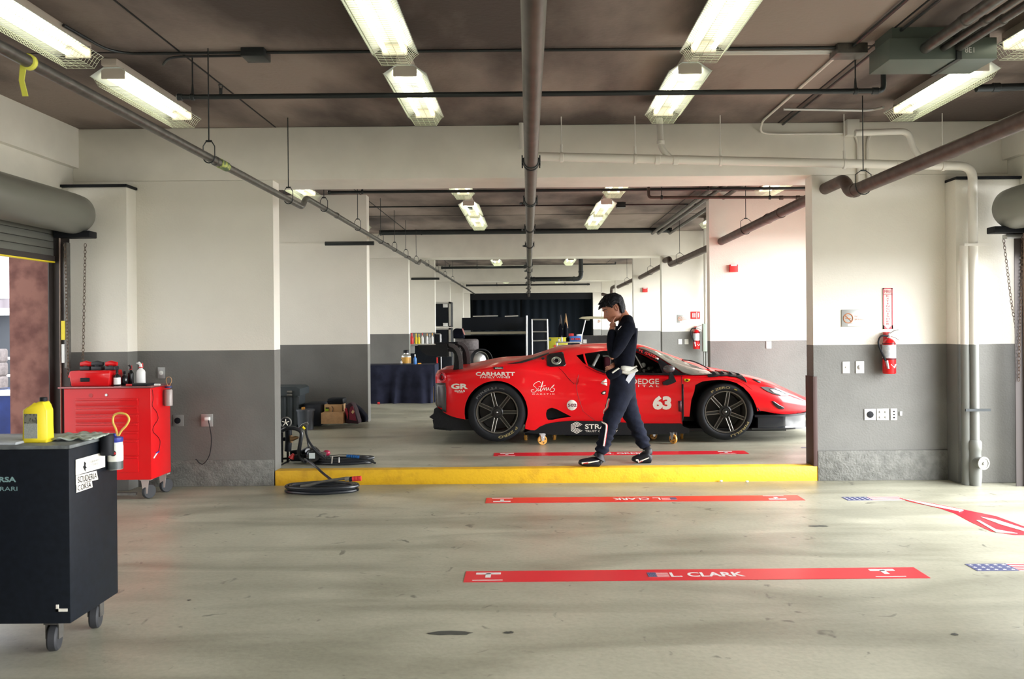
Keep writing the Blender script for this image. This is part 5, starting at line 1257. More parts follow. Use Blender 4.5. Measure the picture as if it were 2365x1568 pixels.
def cab_side(px, py):
    """point on the cabinet's right face behind a pixel"""
    q = P(px, py, 1.0); k = (Xr+.003)/q.x; return Vector((Xr+.003, k, EYE+(q.z-EYE)*k))
def quad_side(l, m, name, th=.002):
    b = BM(); prism(b, [cab_side(x, y) for x, y in l], (th, 0, 0)); return obj(name, b, m, body_)
st_ = quad_side([(174.5, 1062), (242, 1043), (242, 1078), (174.5, 1098)], 'decal_white', 'sticker', .0015)
b = BM(); prism(b, [cab_side(x, y)+Vector((.003, 0, 0)) for x, y in ((193, 1066), (197, 1069), (196, 1076), (199, 1080), (196, 1082), (196, 1089), (193, 1084), (190, 1078), (193, 1075))], (.001, 0, 0)); obj('horse_emblem', b, 'black', st_)
def side_text(s, l, m, nm, bold=0):
    (x0, y0), (x1, y1), h = l; A, B = cab_side(x0, y0), cab_side(x1, y1); w_ = (B-A).length; u = (B-A).normalized()
    b = BM(); text_mesh(b, s, lambda x, y, d: A+u*x+Vector((.004, 0, y)), w=w_, h=h, bold=bold); obj(nm, b, m, body_, recalc=False, smooth=None)
side_text('FERRARI', ((204, 1071), (228, 1064), .012), 'sign_grey', 'lettering'); side_text('CORSE', ((204, 1079), (228, 1072), .012), 'sign_grey', 'lettering')
quad_side([(175, 1099), (222, 1087), (226, 1107), (175, 1120)], 'decal_white', 'sticker'); quad_side([(176, 1119), (211, 1109), (213, 1125), (176, 1138)], 'decal_white', 'sticker')
side_text('SCUDERIA', ((178, 1116), (222, 1105), .030), 'cab_black', 'lettering', -.0); side_text('CORSA', ((178, 1134), (209, 1124.5), .026), 'cab_black', 'lettering', 0)
ztop = zt_+.018
# yellow oil jug on the cabinet
c = P(90, 1028, 4.02)
t = thing('oil_jug', 'yellow oil jug with black cap on the black cabinet', 'jug', (c.x, 4.02, ztop))
x0, x1 = P(62, 1000, 4.02).x, P(118, 1000, 4.02).x; zz = ztop
b = BM(); prof = [(x0+.002, zz), (x1-.002, zz), (x1, zz+.02), (x1, zz+.155), (x1-.012, zz+.178), (x1-.018, zz+.195), (x1-.045, zz+.195), (x1-.055, zz+.185), (x0+.02, zz+.17), (x0, zz+.155), (x0, zz+.02)]
prism(b, [(x, 3.985, z) for x, z in prof], (0, .06, 0)); bmesh.ops.bevel(b, geom=list(b.edges), offset=.007, segments=3, affect='EDGES', profile=.5)
jb = obj('jug_body', b, 'yellow', t, sharp=60)
b = BM(); lathe(b, [(.017, 0), (.017, .018), (.013, .020)], (x1-.032, 4.015, zz+.194), seg=16); obj('cap', b, 'black', t)
b = BM(); a = x0+.009; bx(b, a, a+.062, 3.9835, 3.985, zz+.022, zz+.092, bev=0); obj('label', b, mat('jug_label_grey', (.38, .40, .36), .5, col2=(.28, .30, .28), scale=200), jb)
b = BM(); bx(b, a, a+.062, 3.9833, 3.985, zz+.092, zz+.138); bx(b, a+.004, a+.025, 3.982, 3.9834, zz+.10, zz+.106); bx(b, a+.004, a+.03, 3.982, 3.9834, zz+.117, zz+.124); obj('label', b, mat('jug_label_dark', (.05, .055, .04), .5, col2=(.2, .2, .16), scale=90, lo=.5, hi=.6), jb)
# rag
b = BM(); r_ = random.Random(4)
bmesh.ops.create_grid(b, x_segments=22, y_segments=12, size=.5)
A_, B_ = P(118, 1010, 4.12), P(232, 1006, 4.12)
for v in b.verts:
    x, y = v.co.x, v.co.y; v.co = Vector(((A_.x+B_.x)/2+x*(B_.x-A_.x)+.01*sin(y*9), 4.13+y*.22+.015*sin(x*11), ztop+.008+.010*(1+sin(x*17+y*5)*cos(y*13-x*4))*(1-abs(x)*.8)))
o = obj('crumpled_rag', b, mat('rag_grey_green', (.34, .38, .33), .8, var=.2, scale=40), sharp=80, smooth=True); md = o.modifiers.new('s', 'SOLIDIFY'); md.thickness = .006; tag(o, 'crumpled pale rag lying on the black cabinet top', 'rag')
b = BM(); bx(b, -2.9, P(60, 0, 4.0).x-.02, 3.92, 4.2, ztop, ztop+.012, bev=.003); tag(obj('paper_sheet', b, mat('paper_grey', (.35, .37, .38), .7)), 'grey papers on the black cabinet left of the jug', 'papers')
# bottle with yellow loop hung on the cabinet's side
c = P(266, 1045, 4.27)
t = thing('brake_bleed_bottle', 'clear bottle with blue lid and looped yellow tube on the black cabinet side', 'bottle', (c.x, 4.27, .79))
b = BM(); lathe(b, [(.034, 0), (.037, .004), (.037, .13), (.034, .14)], (c.x, 4.27, .80), seg=24); bb_ = obj('bottle_body', b, mat('bottle_clear', (.60, .62, .56), .25), t)
b = BM(); lathe(b, [(.0378, .045), (.0378, .12)], (c.x, 4.27, .80), seg=24, capends=False); obj('label', b, mat('bottle_label', (.62, .62, .55), .5), bb_)
b = BM(); ball(b, (c.x+.006, 4.234, .885), .017, sc=(1, .25, .9)); obj('label_badge', b, 'black', bb_); b = BM(); ball(b, (c.x+.010, 4.231, .885), .010, sc=(1.3, .3, .7)); obj('label_badge', b, 'red_sign', bb_)
b = BM(); lathe(b, [(.0372, .002), (.0372, .042)], (c.x, 4.27, .80), seg=24, capends=False); obj('fluid', b, mat('fluid_dark', (.06, .07, .07), .3), bb_)
b = BM(); lathe(b, [(.036, .138), (.038, .142), (.038, .160), (.02, .165), (.010, .168), (.010, .180)], (c.x, 4.27, .80), seg=24); obj('lid', b, mat('lid_blue', (.02, .03, .25), .4), t)
b = BM(); tube(b, spline([P(271, 1008, 4.27), P(268, 992, 4.27), P(261, 975, 4.27), P(263, 960, 4.27), P(275, 954, 4.27), P(291, 957, 4.27), P(298, 968, 4.27), P(292, 982, 4.27), P(281, 994, 4.27), P(274, 1006, 4.27)], n=8), .0055, seg=8); obj('tube_loop', b, mat('tube_yellow', (.75, .48, .10), .4), t)
c = P(233, 1030, 4.33)
b = BM(); lathe(b, [(.03, 0), (.032, .01), (.032, .09), (.028, .1)], (Xr+.036, 4.18, .885), seg=20); o = obj('cup_holder', b, 'black'); tag(o, 'small black magnetic cup on the side of the black cabinet', 'cup')
# ================================================================ RED TOOL CHEST
Yc0, Yc1 = 7.46, 7.87
xl, xr = P(148, 1000, Yc0).x, P(349, 1000, Yc0).x; z0, z1 = P(250, 1109, Yc0).z, P(250, 897, Yc0).z
t = thing('tool_chest', 'red rolling tool chest with six wide drawers against the left wall', 'tool chest', ((xl+xr)/2, Yc0, 0))
b = BM(); bx(b, xl, xr, Yc0, Yc1, z0, z1, bev=.008); tc = obj('chest_body', b, 'red_paint', t)
b = BM(); bx(b, P(135, 900, Yc0).x, xr+.01, Yc0-.015, Yc1+.005, z1, z1+.016, bev=.005); obj('top_tray', b, mat('tray_metal', (.30, .12, .12), .25, metal=.6), t)
dx0, dx1 = P(176, 1000, Yc0).x, P(320, 1000, Yc0).x
dys = [919, 938, 957, 976, 996, 1015, 1053, 1092]
for k, (ya, yb) in enumerate(zip(dys, dys[1:])):
    za, zb2 = P(250, yb, Yc0).z, P(250, ya, Yc0).z
    b = BM(); bx(b, dx0, dx1, Yc0-.012, Yc0+.002, za+.004, zb2-.004, bev=.003); dr = obj('drawer', b, 'red_paint', t)
    b = BM(); bx(b, dx0+.005, dx1-.005, Yc0-.022, Yc0-.012, zb2-.022, zb2-.008, bev=.003); obj('drawer_handle', b, 'red_paint', dr)
b = BM(); lathe(b, [(.012, 0), (.012, .006)], (P(246, 912, Yc0).x, Yc0, P(246, 912, Yc0).z), (0, -1, 0), seg=14); obj('lock', b, 'steel', tc)
b = BM(); lathe(b, [(.018, 0), (.018, .003)], (P(210, 913, Yc0).x, Yc0, P(210, 913, Yc0).z), (0, -1, 0), seg=18); obj('maker_badge', b, mat('badge_red', (.4, .02, .02), .3), tc)
for i, (x, y) in enumerate(((xr-.08, Yc0+.06), (xr-.05, Yc1-.06), (xl+.08, Yc0+.06), (xl+.05, Yc1-.06))):
    b = BM(); lathe(b, [(.02, -.016), (.058, -.018), (.064, -.01), (.064, .01), (.058, .018), (.02, .016)], (x+.02, y+.02, .064), (1, -.6, 0), seg=24); obj('caster_wheel', b, 'rubber', t)
    b = BM(); prism(b, [(x-.03, y-.025, z0), (x+.04, y-.025, z0), (x+.025, y-.025, .05), (x-.012, y-.025, .05)], (0, .006, 0)); bx(b, x-.04, x+.05, y-.03, y+.04, z0-.012, z0); obj('caster_fork', b, mat('fork_tan', (.4, .33, .30), .4, metal=.4), t)
b = BM(); bx(b, xl+.1, xr-.15, Yc0+.02, Yc0+.05, .04, .06); obj('floor_brace', b, 'pipe_steel', t)
zc_ = z1+.016
q = lambda x, y, Y=7.7: P(x, y, Y)
# red tool case
a, c = P(175, 893, 7.62), P(266, 858, 7.62)
t = thing('tool_case', 'red plastic tool case on the red chest', 'case', ((a.x+c.x)/2, 7.65, zc_))
H_ = c.z-a.z+.005
b = BM(); prism(b, [(a.x+.01, 7.52, zc_), (c.x-.01, 7.52, zc_), (c.x, 7.52, zc_+H_*.75), (c.x+.0, 7.52, zc_+H_), (a.x, 7.52, zc_+H_), (a.x-.01, 7.52, zc_+H_*.8)], (0, .24, 0)); bmesh.ops.bevel(b, geom=list(b.edges), offset=.012, segments=2, affect='EDGES', profile=.5); obj('case_body', b, 'red_paint', t, sharp=50)
b = BM(); bx(b, a.x+.10, a.x+.18, 7.505, 7.52, zc_+H_*.3, zc_+H_*.55, bev=.004); obj('latch', b, 'black', t)
b = BM(); bx(b, a.x-.02, a.x+.0, 7.53, 7.6, zc_+H_*.55, zc_+H_*.72, bev=.004); obj('side_clip', b, 'red_paint', t)
M['drill_black'] = mat('tool_black', (.02, .02, .024), .5)
for i, (x, lab, rr) in enumerate(((200, 'black and red power tool on the red case, leftmost', 1), (226, 'black and red power tool on the red case, in the middle', 0), (258, 'black and red power tool on the red case, rightmost', 1))):
    c = P(x, 858, 7.62); t = thing('power_tool', lab, 'power tool', (c.x, 7.62, zc_+H_), 'power tools on the red case')
    zt2 = zc_+H_
    b = BM(); bx(b, c.x-.045, c.x+.045, 7.58, 7.67, zt2, zt2+.035, bev=.008); obj('battery', b, 'drill_black', t)
    b = BM(); tube(b, [(c.x-.05, 7.62, zt2+.055), (c.x+.0, 7.62, zt2+.06), (c.x+.05, 7.62, zt2+.055)], [.020, .028, .018], seg=12); obj('motor_housing', b, 'red_paint' if rr else 'drill_black', t)
    b = BM(); bx(b, c.x-.02, c.x+.015, 7.60, 7.64, zt2+.02, zt2+.06, bev=.006); obj('grip', b, 'drill_black', t)
def bottle(name, lab, px, pyt, pyb, wpx, Y, m, base=None, trig=None, label_m=None, cap_m='black', group=None, neck=.35):
    a, c = P(px-wpx/2, pyb, Y), P(px+wpx/2, pyt, Y); r = (c.x-a.x)/2; zb3 = base if base is not None else a.z; H = c.z-zb3; x = (a.x+c.x)/2
    t = thing(name, lab, 'bottle', (x, Y, zb3), group)
    b = BM(); lathe(b, [(r*.92, 0), (r, H*.03), (r, H*.55), (r*.85, H*.63), (r*neck, H*.72), (r*neck, H*.78)], (x, Y, zb3), seg=20); bo = obj('bottle_body', b, m, t, sharp=50)
    if trig:
        b = BM(); tube(b, [(x, Y, zb3+H*.76), (x, Y, zb3+H*.88), (x-r*.6, Y, zb3+H*.98)], [r*.42, r*.36, r*.30], seg=10); tube(b, [(x-r*.2, Y, zb3+H*.92), (x-r*1.0, Y, zb3+H*.95)], [r*.25, r*.15], seg=8); obj('spray_head', b, trig, t)
        b = BM(); tube(b, [(x+r*.35, Y, zb3+H*.96), (x+r*.45, Y, zb3+H*.80)], r*.14, seg=6); lathe(b, [(r*.5, H*.74), (r*.5, H*.79)], (x, Y, zb3), seg=14); obj('spray_trigger', b, 'red_sign', t)
    else:
        b = BM(); lathe(b, [(r*neck*1.15, H*.78), (r*neck*1.15, H*.97), (r*neck*.8, H)], (x, Y, zb3), seg=14); obj('cap', b, cap_m, t)
    if label_m: b = BM(); lathe(b, [(r*1.01, H*.08), (r*1.01, H*.50)], (x, Y, zb3), seg=20, capends=False); obj('label', b, label_m, bo)
    return t
bottle('bottle', 'dark bottle with white label beside the red tool case', 270.5, 853, 894, 15, 7.58, 'black_gloss', base=zc_, label_m='white_plastic')
bottle('bottle', 'plain black bottle on the red chest between label bottle and spray bottle', 288, 857, 893, 14, 7.66, 'black_gloss', base=zc_)
bottle('spray_bottle', 'black spray bottle on the red chest left of the white one', 302, 842, 890, 12, 7.74, 'black_gloss', base=zc_, trig='drill_black')
bottle('spray_bottle', 'white spray bottle with red trigger on the red chest', 325.5, 836, 888, 19, 7.70, 'white_plastic', base=zc_, trig='white_plastic')
for k, (x, m_, lab) in enumerate(((297, 'red_sign', 'small red cap lying on the red chest front'), (362, 'white_plastic', 'small white tube lying at the right of the red chest'))):
    c = P(x, 892, 7.5); b = BM(); tube(b, [(c.x-.02, 7.5, zc_+.011), (c.x+.03, 7.5, zc_+.011)], [.010, .008], seg=10); tag(obj('small_tube', b, m_), lab, 'tube')
b = BM(); c0, c1 = P(308, 890, 7.6), P(352, 890, 7.6); bx(b, c0.x, c1.x, 7.5, 7.66, zc_, zc_+.018, bev=.005); tag(obj('parts_tray', b, 'black'), 'low black tray on the red chest in front of the spray bottle', 'tray')
# can and loop on the chest's side
c = P(384, 915, 7.72); xs_ = xr+.045
t = thing('brake_bleed_bottle', 'small grey bottle with wire loop hung on the red chest side', 'bottle', (xs_, 7.72, .86))
b = BM(); lathe(b, [(.034, 0), (.036, .01), (.036, .14), (.03, .15)], (xs_, 7.72, P(384, 937, 7.72).z), seg=20); obj('bottle_body', b, mat('bottle_grey', (.36, .30, .28), .35), t)
zq = P(384, 893, 7.72).z; b = BM(); lathe(b, [(.030, 0), (.032, .015)], (xs_, 7.72, zq-.01), seg=20); obj('lid', b, mat('lid_navy', (.02, .03, .12), .4), t)
b = BM(); tube(b, spline([(xs_, 7.72, zq), (xs_-.02, 7.72, zq+.05), (xs_-.01, 7.72, zq+.085), (xs_+.02, 7.72, zq+.085), (xs_+.03, 7.72, zq+.05), (xs_+.005, 7.72, zq)], n=6), .003, seg=6); obj('tube_loop', b, 'card', t)
def chest_side(px, py):
    q_ = P(px, py, 1.0); k = (xr+.004)/q_.x; return Vector((xr+.004, k, EYE+(q_.z-EYE)*k))
b = BM(); tube(b, spline([chest_side(x, y) for x, y in ((352, 900), (354, 920), (352, 937), (362, 952), (365, 968), (355, 985), (354, 997), (366, 1010), (370, 1022), (366, 1045))], n=6), .002, seg=5); t = thing('cord', '', 'cord', (xr+.03, 7.6, .8)); obj('wire', b, 'black', t); tag(t, 'thin black cord with a white tip hanging down the red chest side', 'cord')
b = BM(); tube(b, [chest_side(367, 1043), chest_side(361, 1046)], .007, seg=8); obj('cord_tip', b, mat('tip_blue', (.05, .04, .4), .4), t)
b = BM(); tube(b, [chest_side(363, 1045), chest_side(355, 1058)], .007, seg=8); obj('cord_tip', b, 'white_plastic', t)
# ================================================================ SECOND BAY, BY THE LEFT WING WALL
def boxpx(x0, x1, yt, yb, Y, depth, b=None, bev=.01, tilt=0):
    """box whose front face fills a pixel rectangle at distance Y, standing towards the back"""
    a, c = P(x0, yb, Y), P(x1, yt, Y); b = b or BM(); bx(b, a.x, c.x, Y, Y+depth, a.z, c.z, bev=bev); return b, a, c
Yb_ = 11.5
t = thing('waste_bin', 'tall black lidded plastic bin in the corner behind the pump', 'bin', (-3.1, 11.6, FZ2))
a, c = P(645, 893, 11.55), P(690, 985, 11.55)
b = BM(); prism(b, [(a.x-.2, 11.55, FZ2), (c.x-.03, 11.55, FZ2), (c.x-.01, 11.55, a.z-.1), (a.x-.2, 11.55, a.z-.1)], (0, .4, 0))
for k in range(5): x = a.x-.1+k*.085; bx(b, x, x+.03, 11.535, 11.56, FZ2+.05, a.z-.14, bev=.005)
obj('bin_body', b, mat('bin_black', (.022, .03, .034), .5), t)
b = BM(); prism(b, [(a.x-.22, 11.5, a.z-.12), (c.x+.03, 11.5, a.z-.12), (c.x+.03, 11.5, a.z-.03), (c.x-.02, 11.5, a.z), (a.x-.2, 11.5, a.z)], (0, .5, 0)); obj('bin_lid', b, mat('lid_dark', (.03, .04, .045), .45), t)
for yy_ in (905, 912):
    b = BM(); q = P(663, yy_, 11.48); tube(b, [q, q+Vector((.07, 0, 0))], .018, seg=8); obj('lid_hinge', b, 'pipe_steel', t)
b, a, c = boxpx(686, 704, 945, 983, 11.40, .3, bev=.02); 
b.free()
t = thing('plastic_crate', 'dark ribbed plastic tub standing between bin and cardboard box', 'tub', (-2.95, 11.4, FZ2))
a, c = P(695, 983, 11.42), P(717, 945, 11.42)
b = BM(); lathe(b, [(.10, 0), (.115, c.z-FZ2-.02), (.125, c.z-FZ2-.02), (.125, c.z-FZ2)], ((a.x+c.x)/2, 11.42, FZ2), seg=20); obj('tub_body', b, mat('tub_grey', (.06, .07, .085), .4), t)
b = BM(); bx(b, P(697, 942, 11.4).x, P(703, 938, 11.4).x, 11.38, 11.44, c.z-.0, c.z+.03, bev=.004); obj('tub_tag', b, 'orange', t)
b, a, c = boxpx(700, 744, 932, 984, 11.64, .4, bev=.03); tag(obj('equipment_case', b, mat('case_navy', (.012, .016, .026), .55), sharp=60), 'low black equipment case against the wall left of the cardboard box', 'case')
t = thing('cardboard_box', 'open cardboard box holding a smaller carton by the wing wall', 'box', (-2.6, 11.62, FZ2))
b, a, c = boxpx(741.5, 792.5, 953, 979, 11.45, .38, bev=.003); obj('box_body', b, 'card', t)
b, a, c = boxpx(749, 790, 934, 954, 11.58, .22, bev=.003); q = obj('inner_carton', b, mat('carton', (.50, .30, .14), .8), t)
b, a, c = boxpx(751, 759, 941, 949.5, 11.57, .01, bev=0); obj('carton_label', b, mat('lime', (.35, .55, .02), .5), q)
b, a, c = boxpx(752, 759, 941, 944, 11.565, .01, bev=0); obj('carton_label', b, 'black', q)
b = BM(); tube(b, spline([P(766, 938, 11.57), P(769, 943, 11.57), P(768, 952, 11.57)], n=5), .004, seg=6); obj('carton_handle', b, 'brown_metal', q)
b, a, c = boxpx(756, 792, 920.5, 933.5, 11.60, .24, bev=.012); bx(b, a.x, c.x, 11.585, 11.6, (a.z+c.z)/2-.003, (a.z+c.z)/2+.006); tag(obj('small_case', b, 'cab_black'), 'small black case lying on top of the cardboard carton', 'case')
t = thing('backpack', 'maroon and black bag leaning by the cardboard box', 'bag', (-2.38, 11.5, FZ2))
b = BM(); pts = [P(x, y, 11.5) for x, y in ((797, 978), (796, 945), (799, 935), (806, 930), (813, 932), (820, 945), (827, 972), (829, 979))]
prism(b, pts, (0, .22, 0)); bmesh.ops.bevel(b, geom=list(b.edges), offset=.02, segments=3, affect='EDGES', profile=.5); obj('bag_body', b, mat('bag_dark', (.025, .006, .012), .8, bump=.5), t, smooth=True, sharp=60)
b = BM(); prism(b, [P(x, y, 11.49) for x, y in ((806, 951), (809, 940), (815, 937), (819, 952), (823, 972), (807, 969))], (0, .015, 0)); obj('pocket', b, mat('bag_maroon', (.16, .012, .03), .8), t)
b = BM(); prism(b, [P(x, y, 11.49) for x, y in ((795, 944), (801, 942), (804, 955), (803, 968), (799, 955))], (0, .015, 0)); obj('pocket', b, mat('bag_red', (.30, .015, .03), .8), t)
b = BM(); prism(b, [P(x, y, 11.48) for x, y in ((815, 946), (818, 951), (815, 956), (811, 952))], (0, .01, 0)); obj('patch', b, mat('patch_tan', (.6, .4, .2), .7), t)
b = BM(); prism(b, [P(x, y, 11.85) for x, y in ((790, 978), (792, 938), (812, 931), (830, 945), (845, 962), (846, 975))], (0, .2, 0)); bmesh.ops.bevel(b, geom=list(b.edges), offset=.03, segments=2, affect='EDGES', profile=.5); tag(obj('slumped_shape', b, 'jacket', smooth=True, sharp=60), 'slumped black shape against the wall behind the maroon bag', 'bag')  # black slumped mass behind the maroon bag

# pump stand with hoses
Yp = 8.62
M['hose'] = mat('black_hose', (.014, .016, .02), .35)
t = thing('fuel_pump_stand', 'black pump stand with gauge, motor and hoses on the raised floor by the kerb', 'pump', (-2.3, Yp, FZ2))
p_ = lambda x, y, Y=Yp: P(x, y, Y)
b = BM()
for x in (651.5, 664.5): tube(b, [p_(x, 985), p_(x, 1072)], .012, seg=8)
for l in (((640, 992), (662, 992)), ((640, 1012), (662, 1014)), ((640, 1060), (700, 1056)), ((640, 1074), (700, 1070))): tube(b, [p_(*l[0]), p_(*l[1])], .011, seg=8)
tube(b, [p_(648, 1076, 8.42), p_(668, 1064, 8.7)], .012, seg=8); tube(b, [p_(698, 1058), p_(698, 1075)], .008, seg=6)
obj('stand_frame', b, 'black', t)
b = BM(); tube(b, [p_(666, 992, 8.55), p_(666.5, 1015, 8.55), p_(665, 1042, 8.55)], .034, seg=14); tube(b, [p_(655, 1014, 8.55), p_(672, 1014, 8.55)], .02, seg=10); obj('manifold_pipe', b, 'cab_black', t)
b = BM(); c = p_(661, 975, 8.5); lathe(b, [(.055, 0), (.058, .02), (.05, .022), (.05, .018), (.0, .018)], c, (0.1, -1, 0), seg=28); g_ = obj('pressure_gauge', b, 'steel', t)
b = BM(); lathe(b, [(.046, .0185), (.0, .0195)], c, (0.1, -1, 0), seg=24, capends=False); obj('dial', b, 'black', g_)
b = BM()
for k in range(5): a_ = k*2*pi/5+.3; tube(b, [c+Vector((0, -.022, 0)), c+Vector((.036*cos(a_), -.022, .036*sin(a_)))], .005, seg=5)
obj('dial_marks', b, 'decal_white', g_)
b = BM(); tube(b, [p_(672, 1013, 8.5), p_(677, 1013, 8.5), p_(683, 1011, 8.5), p_(690, 1010, 8.5)], [.028, .024, .020, .008], seg=10); tube(b, [p_(672, 1005, 8.5), p_(673, 1022, 8.5)], .016, seg=8); obj('brass_valve', b, mat('brass', (.22, .13, .06), .4, metal=.6), t)
b = BM(); c = p_(726, 1050, 8.45); tube(b, [c+Vector((-.05, .1, 0)), c+Vector((0, -.03, 0)), c+Vector((.01, -.06, 0))], [.075, .075, .06], seg=24); mo = obj('motor', b, 'black_gloss', t)
b = BM(); bx(b, c.x-.03, c.x+.028, c.y-.092, c.y-.088, c.z-.025, c.z+.03, bev=0); 
obj('motor_label', b, mat('lbl', (.5, .55, .55), .5), mo)
b = BM(); tube(b, [p_(700, 1044, 8.6), p_(716, 1036, 8.55)], .03, seg=12); tube(b, [p_(672, 1048, 8.6), p_(688, 1046, 8.6)], .035, seg=12); bx(b, p_(676, 1060).x, p_(712, 1060).x, 8.5, 8.68, p_(690, 1062).z, p_(690, 1046).z, bev=.02); obj('pump_housing', b, 'cab_black', t)
b = BM(); tube(b, [p_(672, 1058, 8.5), p_(678, 1048, 8.5)], [.03, .012], seg=8); obj('red_knob', b, 'red_sign', t)
b = BM(); c = p_(754, 1046, 8.6); ball(b, c, .04, sc=(1, .8, .8)); obj('red_cap', b, mat('cap_maroon', (.25, .01, .04), .35), t)
b = BM(); tube(b, [p_(741, 1048, 8.55), p_(753, 1050, 8.55)], .024, seg=10); obj('chrome_coupling', b, 'steel', t)
b = BM(); tube(b, spline([p_(650, 995, 8.5), p_(668, 989, 8.48), p_(686, 991, 8.46), p_(696, 1000, 8.46), p_(694, 1020, 8.46), p_(691, 1040, 8.48), p_(694, 1056, 8.5), p_(706, 1066, 8.45)], n=10), .019, seg=10); obj('suction_hose', b, 'hose', t)
b = BM(); tube(b, spline([p_(706, 981, 8.5), p_(707, 1000, 8.5), p_(713, 1018, 8.45), p_(724, 1034, 8.4), p_(740, 1050, 8.38), p_(752, 1060, 8.38)], n=10), .012, seg=8); tube(b, spline([p_(708, 982, 8.5), p_(709, 1010, 8.5), p_(713, 1036, 8.5), p_(714, 1060, 8.5)], n=8), .008, seg=8); obj('delivery_hose', b, 'hose', t)
b = BM(); tube(b, [p_(692, 989, 8.5), p_(699, 982, 8.5), p_(711, 977, 8.5)], [.012, .016, .016], seg=8); tube(b, [p_(692, 985, 8.5), p_(693, 993, 8.5)], .006, seg=6); obj('trigger_nozzle', b, 'pipe_steel', t)
b = BM(); tube(b, [p_(699, 986, 8.49), p_(704, 991, 8.49)], .012, seg=8); obj('yellow_clip', b, 'yellow', t)
def coil(lab, px, py, z, rx, ry, n, r, seed=1):
    c = G(px, py, z); r_ = random.Random(seed); pts = []
    for k in range(n*28):
        a_ = 2*pi*k/28; j = k//28
        rr = 1-.06*((j*2) % 3)+.02*sin(a_*3+j)
        pts.append((c.x+rx*rr*cos(a_)+.01*sin(j*5), c.y+ry*rr*sin(a_), z+r+min(j, 3)*.62*2*r*.8+.002*sin(a_*5)))
    b = BM(); tube(b, pts, r, seg=8); t = thing('hose_coil', lab, 'hose', (c.x, c.y, z)); obj('hose', b, 'hose', t); return t, c
t, c = coil('black hose coil with blue coupling lying on the raised floor', 792, 1070, FZ2, .30, .12, 5, .014, 2)
b = BM()
for k in range(6): tube(b, [P(800+k*5, 1053+k*.4, 8.37), P(804+k*5, 1053.4+k*.4, 8.37)], [.014, .017], seg=10)
obj('blue_coupling', b, mat('anodised_blue', (.02, .14, .45), .3, metal=.5), t)
b = BM(); tube(b, [P(762, 1055, 8.36), P(782, 1053, 8.36), P(800, 1053, 8.36)], .007, seg=8); tube(b, [P(783, 1056, 8.3), P(783, 1068, 8.3)], .008, seg=6); tube(b, [P(768, 1053, 8.32), P(766, 1070, 8.32)], .008, seg=6); obj('coupling_pipe', b, 'steel', t)
b = BM(); tube(b, [P(828, 1056, 8.4), P(850, 1062, 8.4), P(868, 1070, 8.4)], .010, seg=8); obj('whip_hose', b, 'hose', t)
t, c = coil('black hose coil with red tipped wand on the lower floor', 743, 1135, 0, .33, .165, 5, .014, 5)
b = BM(); tube(b, spline([P(704, 1060, 8.44), P(718, 1069, 8.28), P(731, 1079, 8.10), P(745, 1092, 8.0), P(768, 1110, 7.9)], n=8), .012, seg=8); obj('feed_hose', b, 'hose', t)
b = BM(); tube(b, [P(694, 1123, 7.6), P(716, 1120, 7.6), P(740, 1113, 7.6), P(770, 1108, 7.6), P(798, 1105, 7.6)], [.012, .014, .011, .012, .014], seg=10); obj('wand', b, 'pipe_steel', t)
b = BM(); tube(b, [P(797, 1106, 7.6), P(808, 1105, 7.6)], [.020, .018], seg=12); obj('wand_collar', b, 'steel', t)
b = BM(); tube(b, [P(807, 1107, 7.6), P(814, 1106, 7.6)], .022, seg=12)
obj('wand_grip', b, 'black', t)
b = BM()
for k in range(3): tube(b, [P(814+k*7, 1106-k*.5, 7.6), P(820+k*7, 1105.5-k*.5, 7.6)], [.022, .024], seg=12)
obj('red_handle', b, 'red_sign', t)

# ================================================================ CLOTH TABLE AND WORKBENCH
M['cloth'] = mat('navy_cloth', (.016, .018, .034), .9, spec=.15, var=.35, scale=5, bump=.3, bscale=9)
t = thing('cloth_table', 'long table under a dark blue cloth behind the second wing wall', 'table', (-2.3, 15.6, FZ2))
a, c = P(838, 925, 15.3), P(1003, 842, 15.3); zt2 = c.z
b = BM(); nx_, nz_ = 90, 14; V = []
for i in range(nx_+1):
    x = a.x-.5+(c.x-a.x+.5)*i/nx_; col_ = []
    for j in range(nz_+1):
        u = j/nz_; z = zt2-(zt2-FZ2-.005)*u
        col_.append(b.verts.new((x+.06*u*sin(x*9), 15.3-.03-u*.06+u*.05*sin(x*14+1.3*sin(x*5))-.02*u*sin(x*31), z)))
    V.append(col_)
for i in range(nx_):
    for j in range(nz_): b.faces.new((V[i][j], V[i+1][j], V[i+1][j+1], V[i][j+1]))
bx(b, a.x-.5, c.x, 15.27, 15.95, zt2-.01, zt2); bx(b, c.x-.01, c.x+.01, 15.27, 15.95, FZ2+.01, zt2)
obj('tablecloth', b, 'cloth', t, sharp=70, smooth=True)
bottle('oil_jug', 'silver oil jug with orange label standing on the cloth table', 938, 808, 841, 22, 15.55, 'alu', base=zt2, label_m=mat('label_orange', (.6, .32, .05), .5), neck=.5)
bottle('spray_can', 'blue spray can beside the silver jug on the cloth table', 958.5, 818, 841, 7, 15.5, mat('can_blue', (.05, .2, .55), .35), base=zt2, cap_m='white_plastic')
bottle('bottle', 'small silver bottle at the left of the silver jug', 927, 830, 842, 4.5, 15.45, 'steel', base=zt2)
b = BM(); q0 = P(965, 838, 15.5); tube(b, [(q0.x, 15.5, zt2+.012), (q0.x+.06, 15.52, zt2+.012)], .012, seg=8); tag(obj('brass_fitting', b, 'orange'), 'small brass fitting lying right of the blue can', 'fitting')
b = BM(); c_ = G(893, 923, FZ2); tube(b, [(c_.x, 15.1, FZ2+.02), (c_.x+.04, 15.1, FZ2+.02)], .02, seg=8); tag(obj('red_fitting', b, 'red_sign'), 'small red cap on the floor before the cloth table', 'cap')
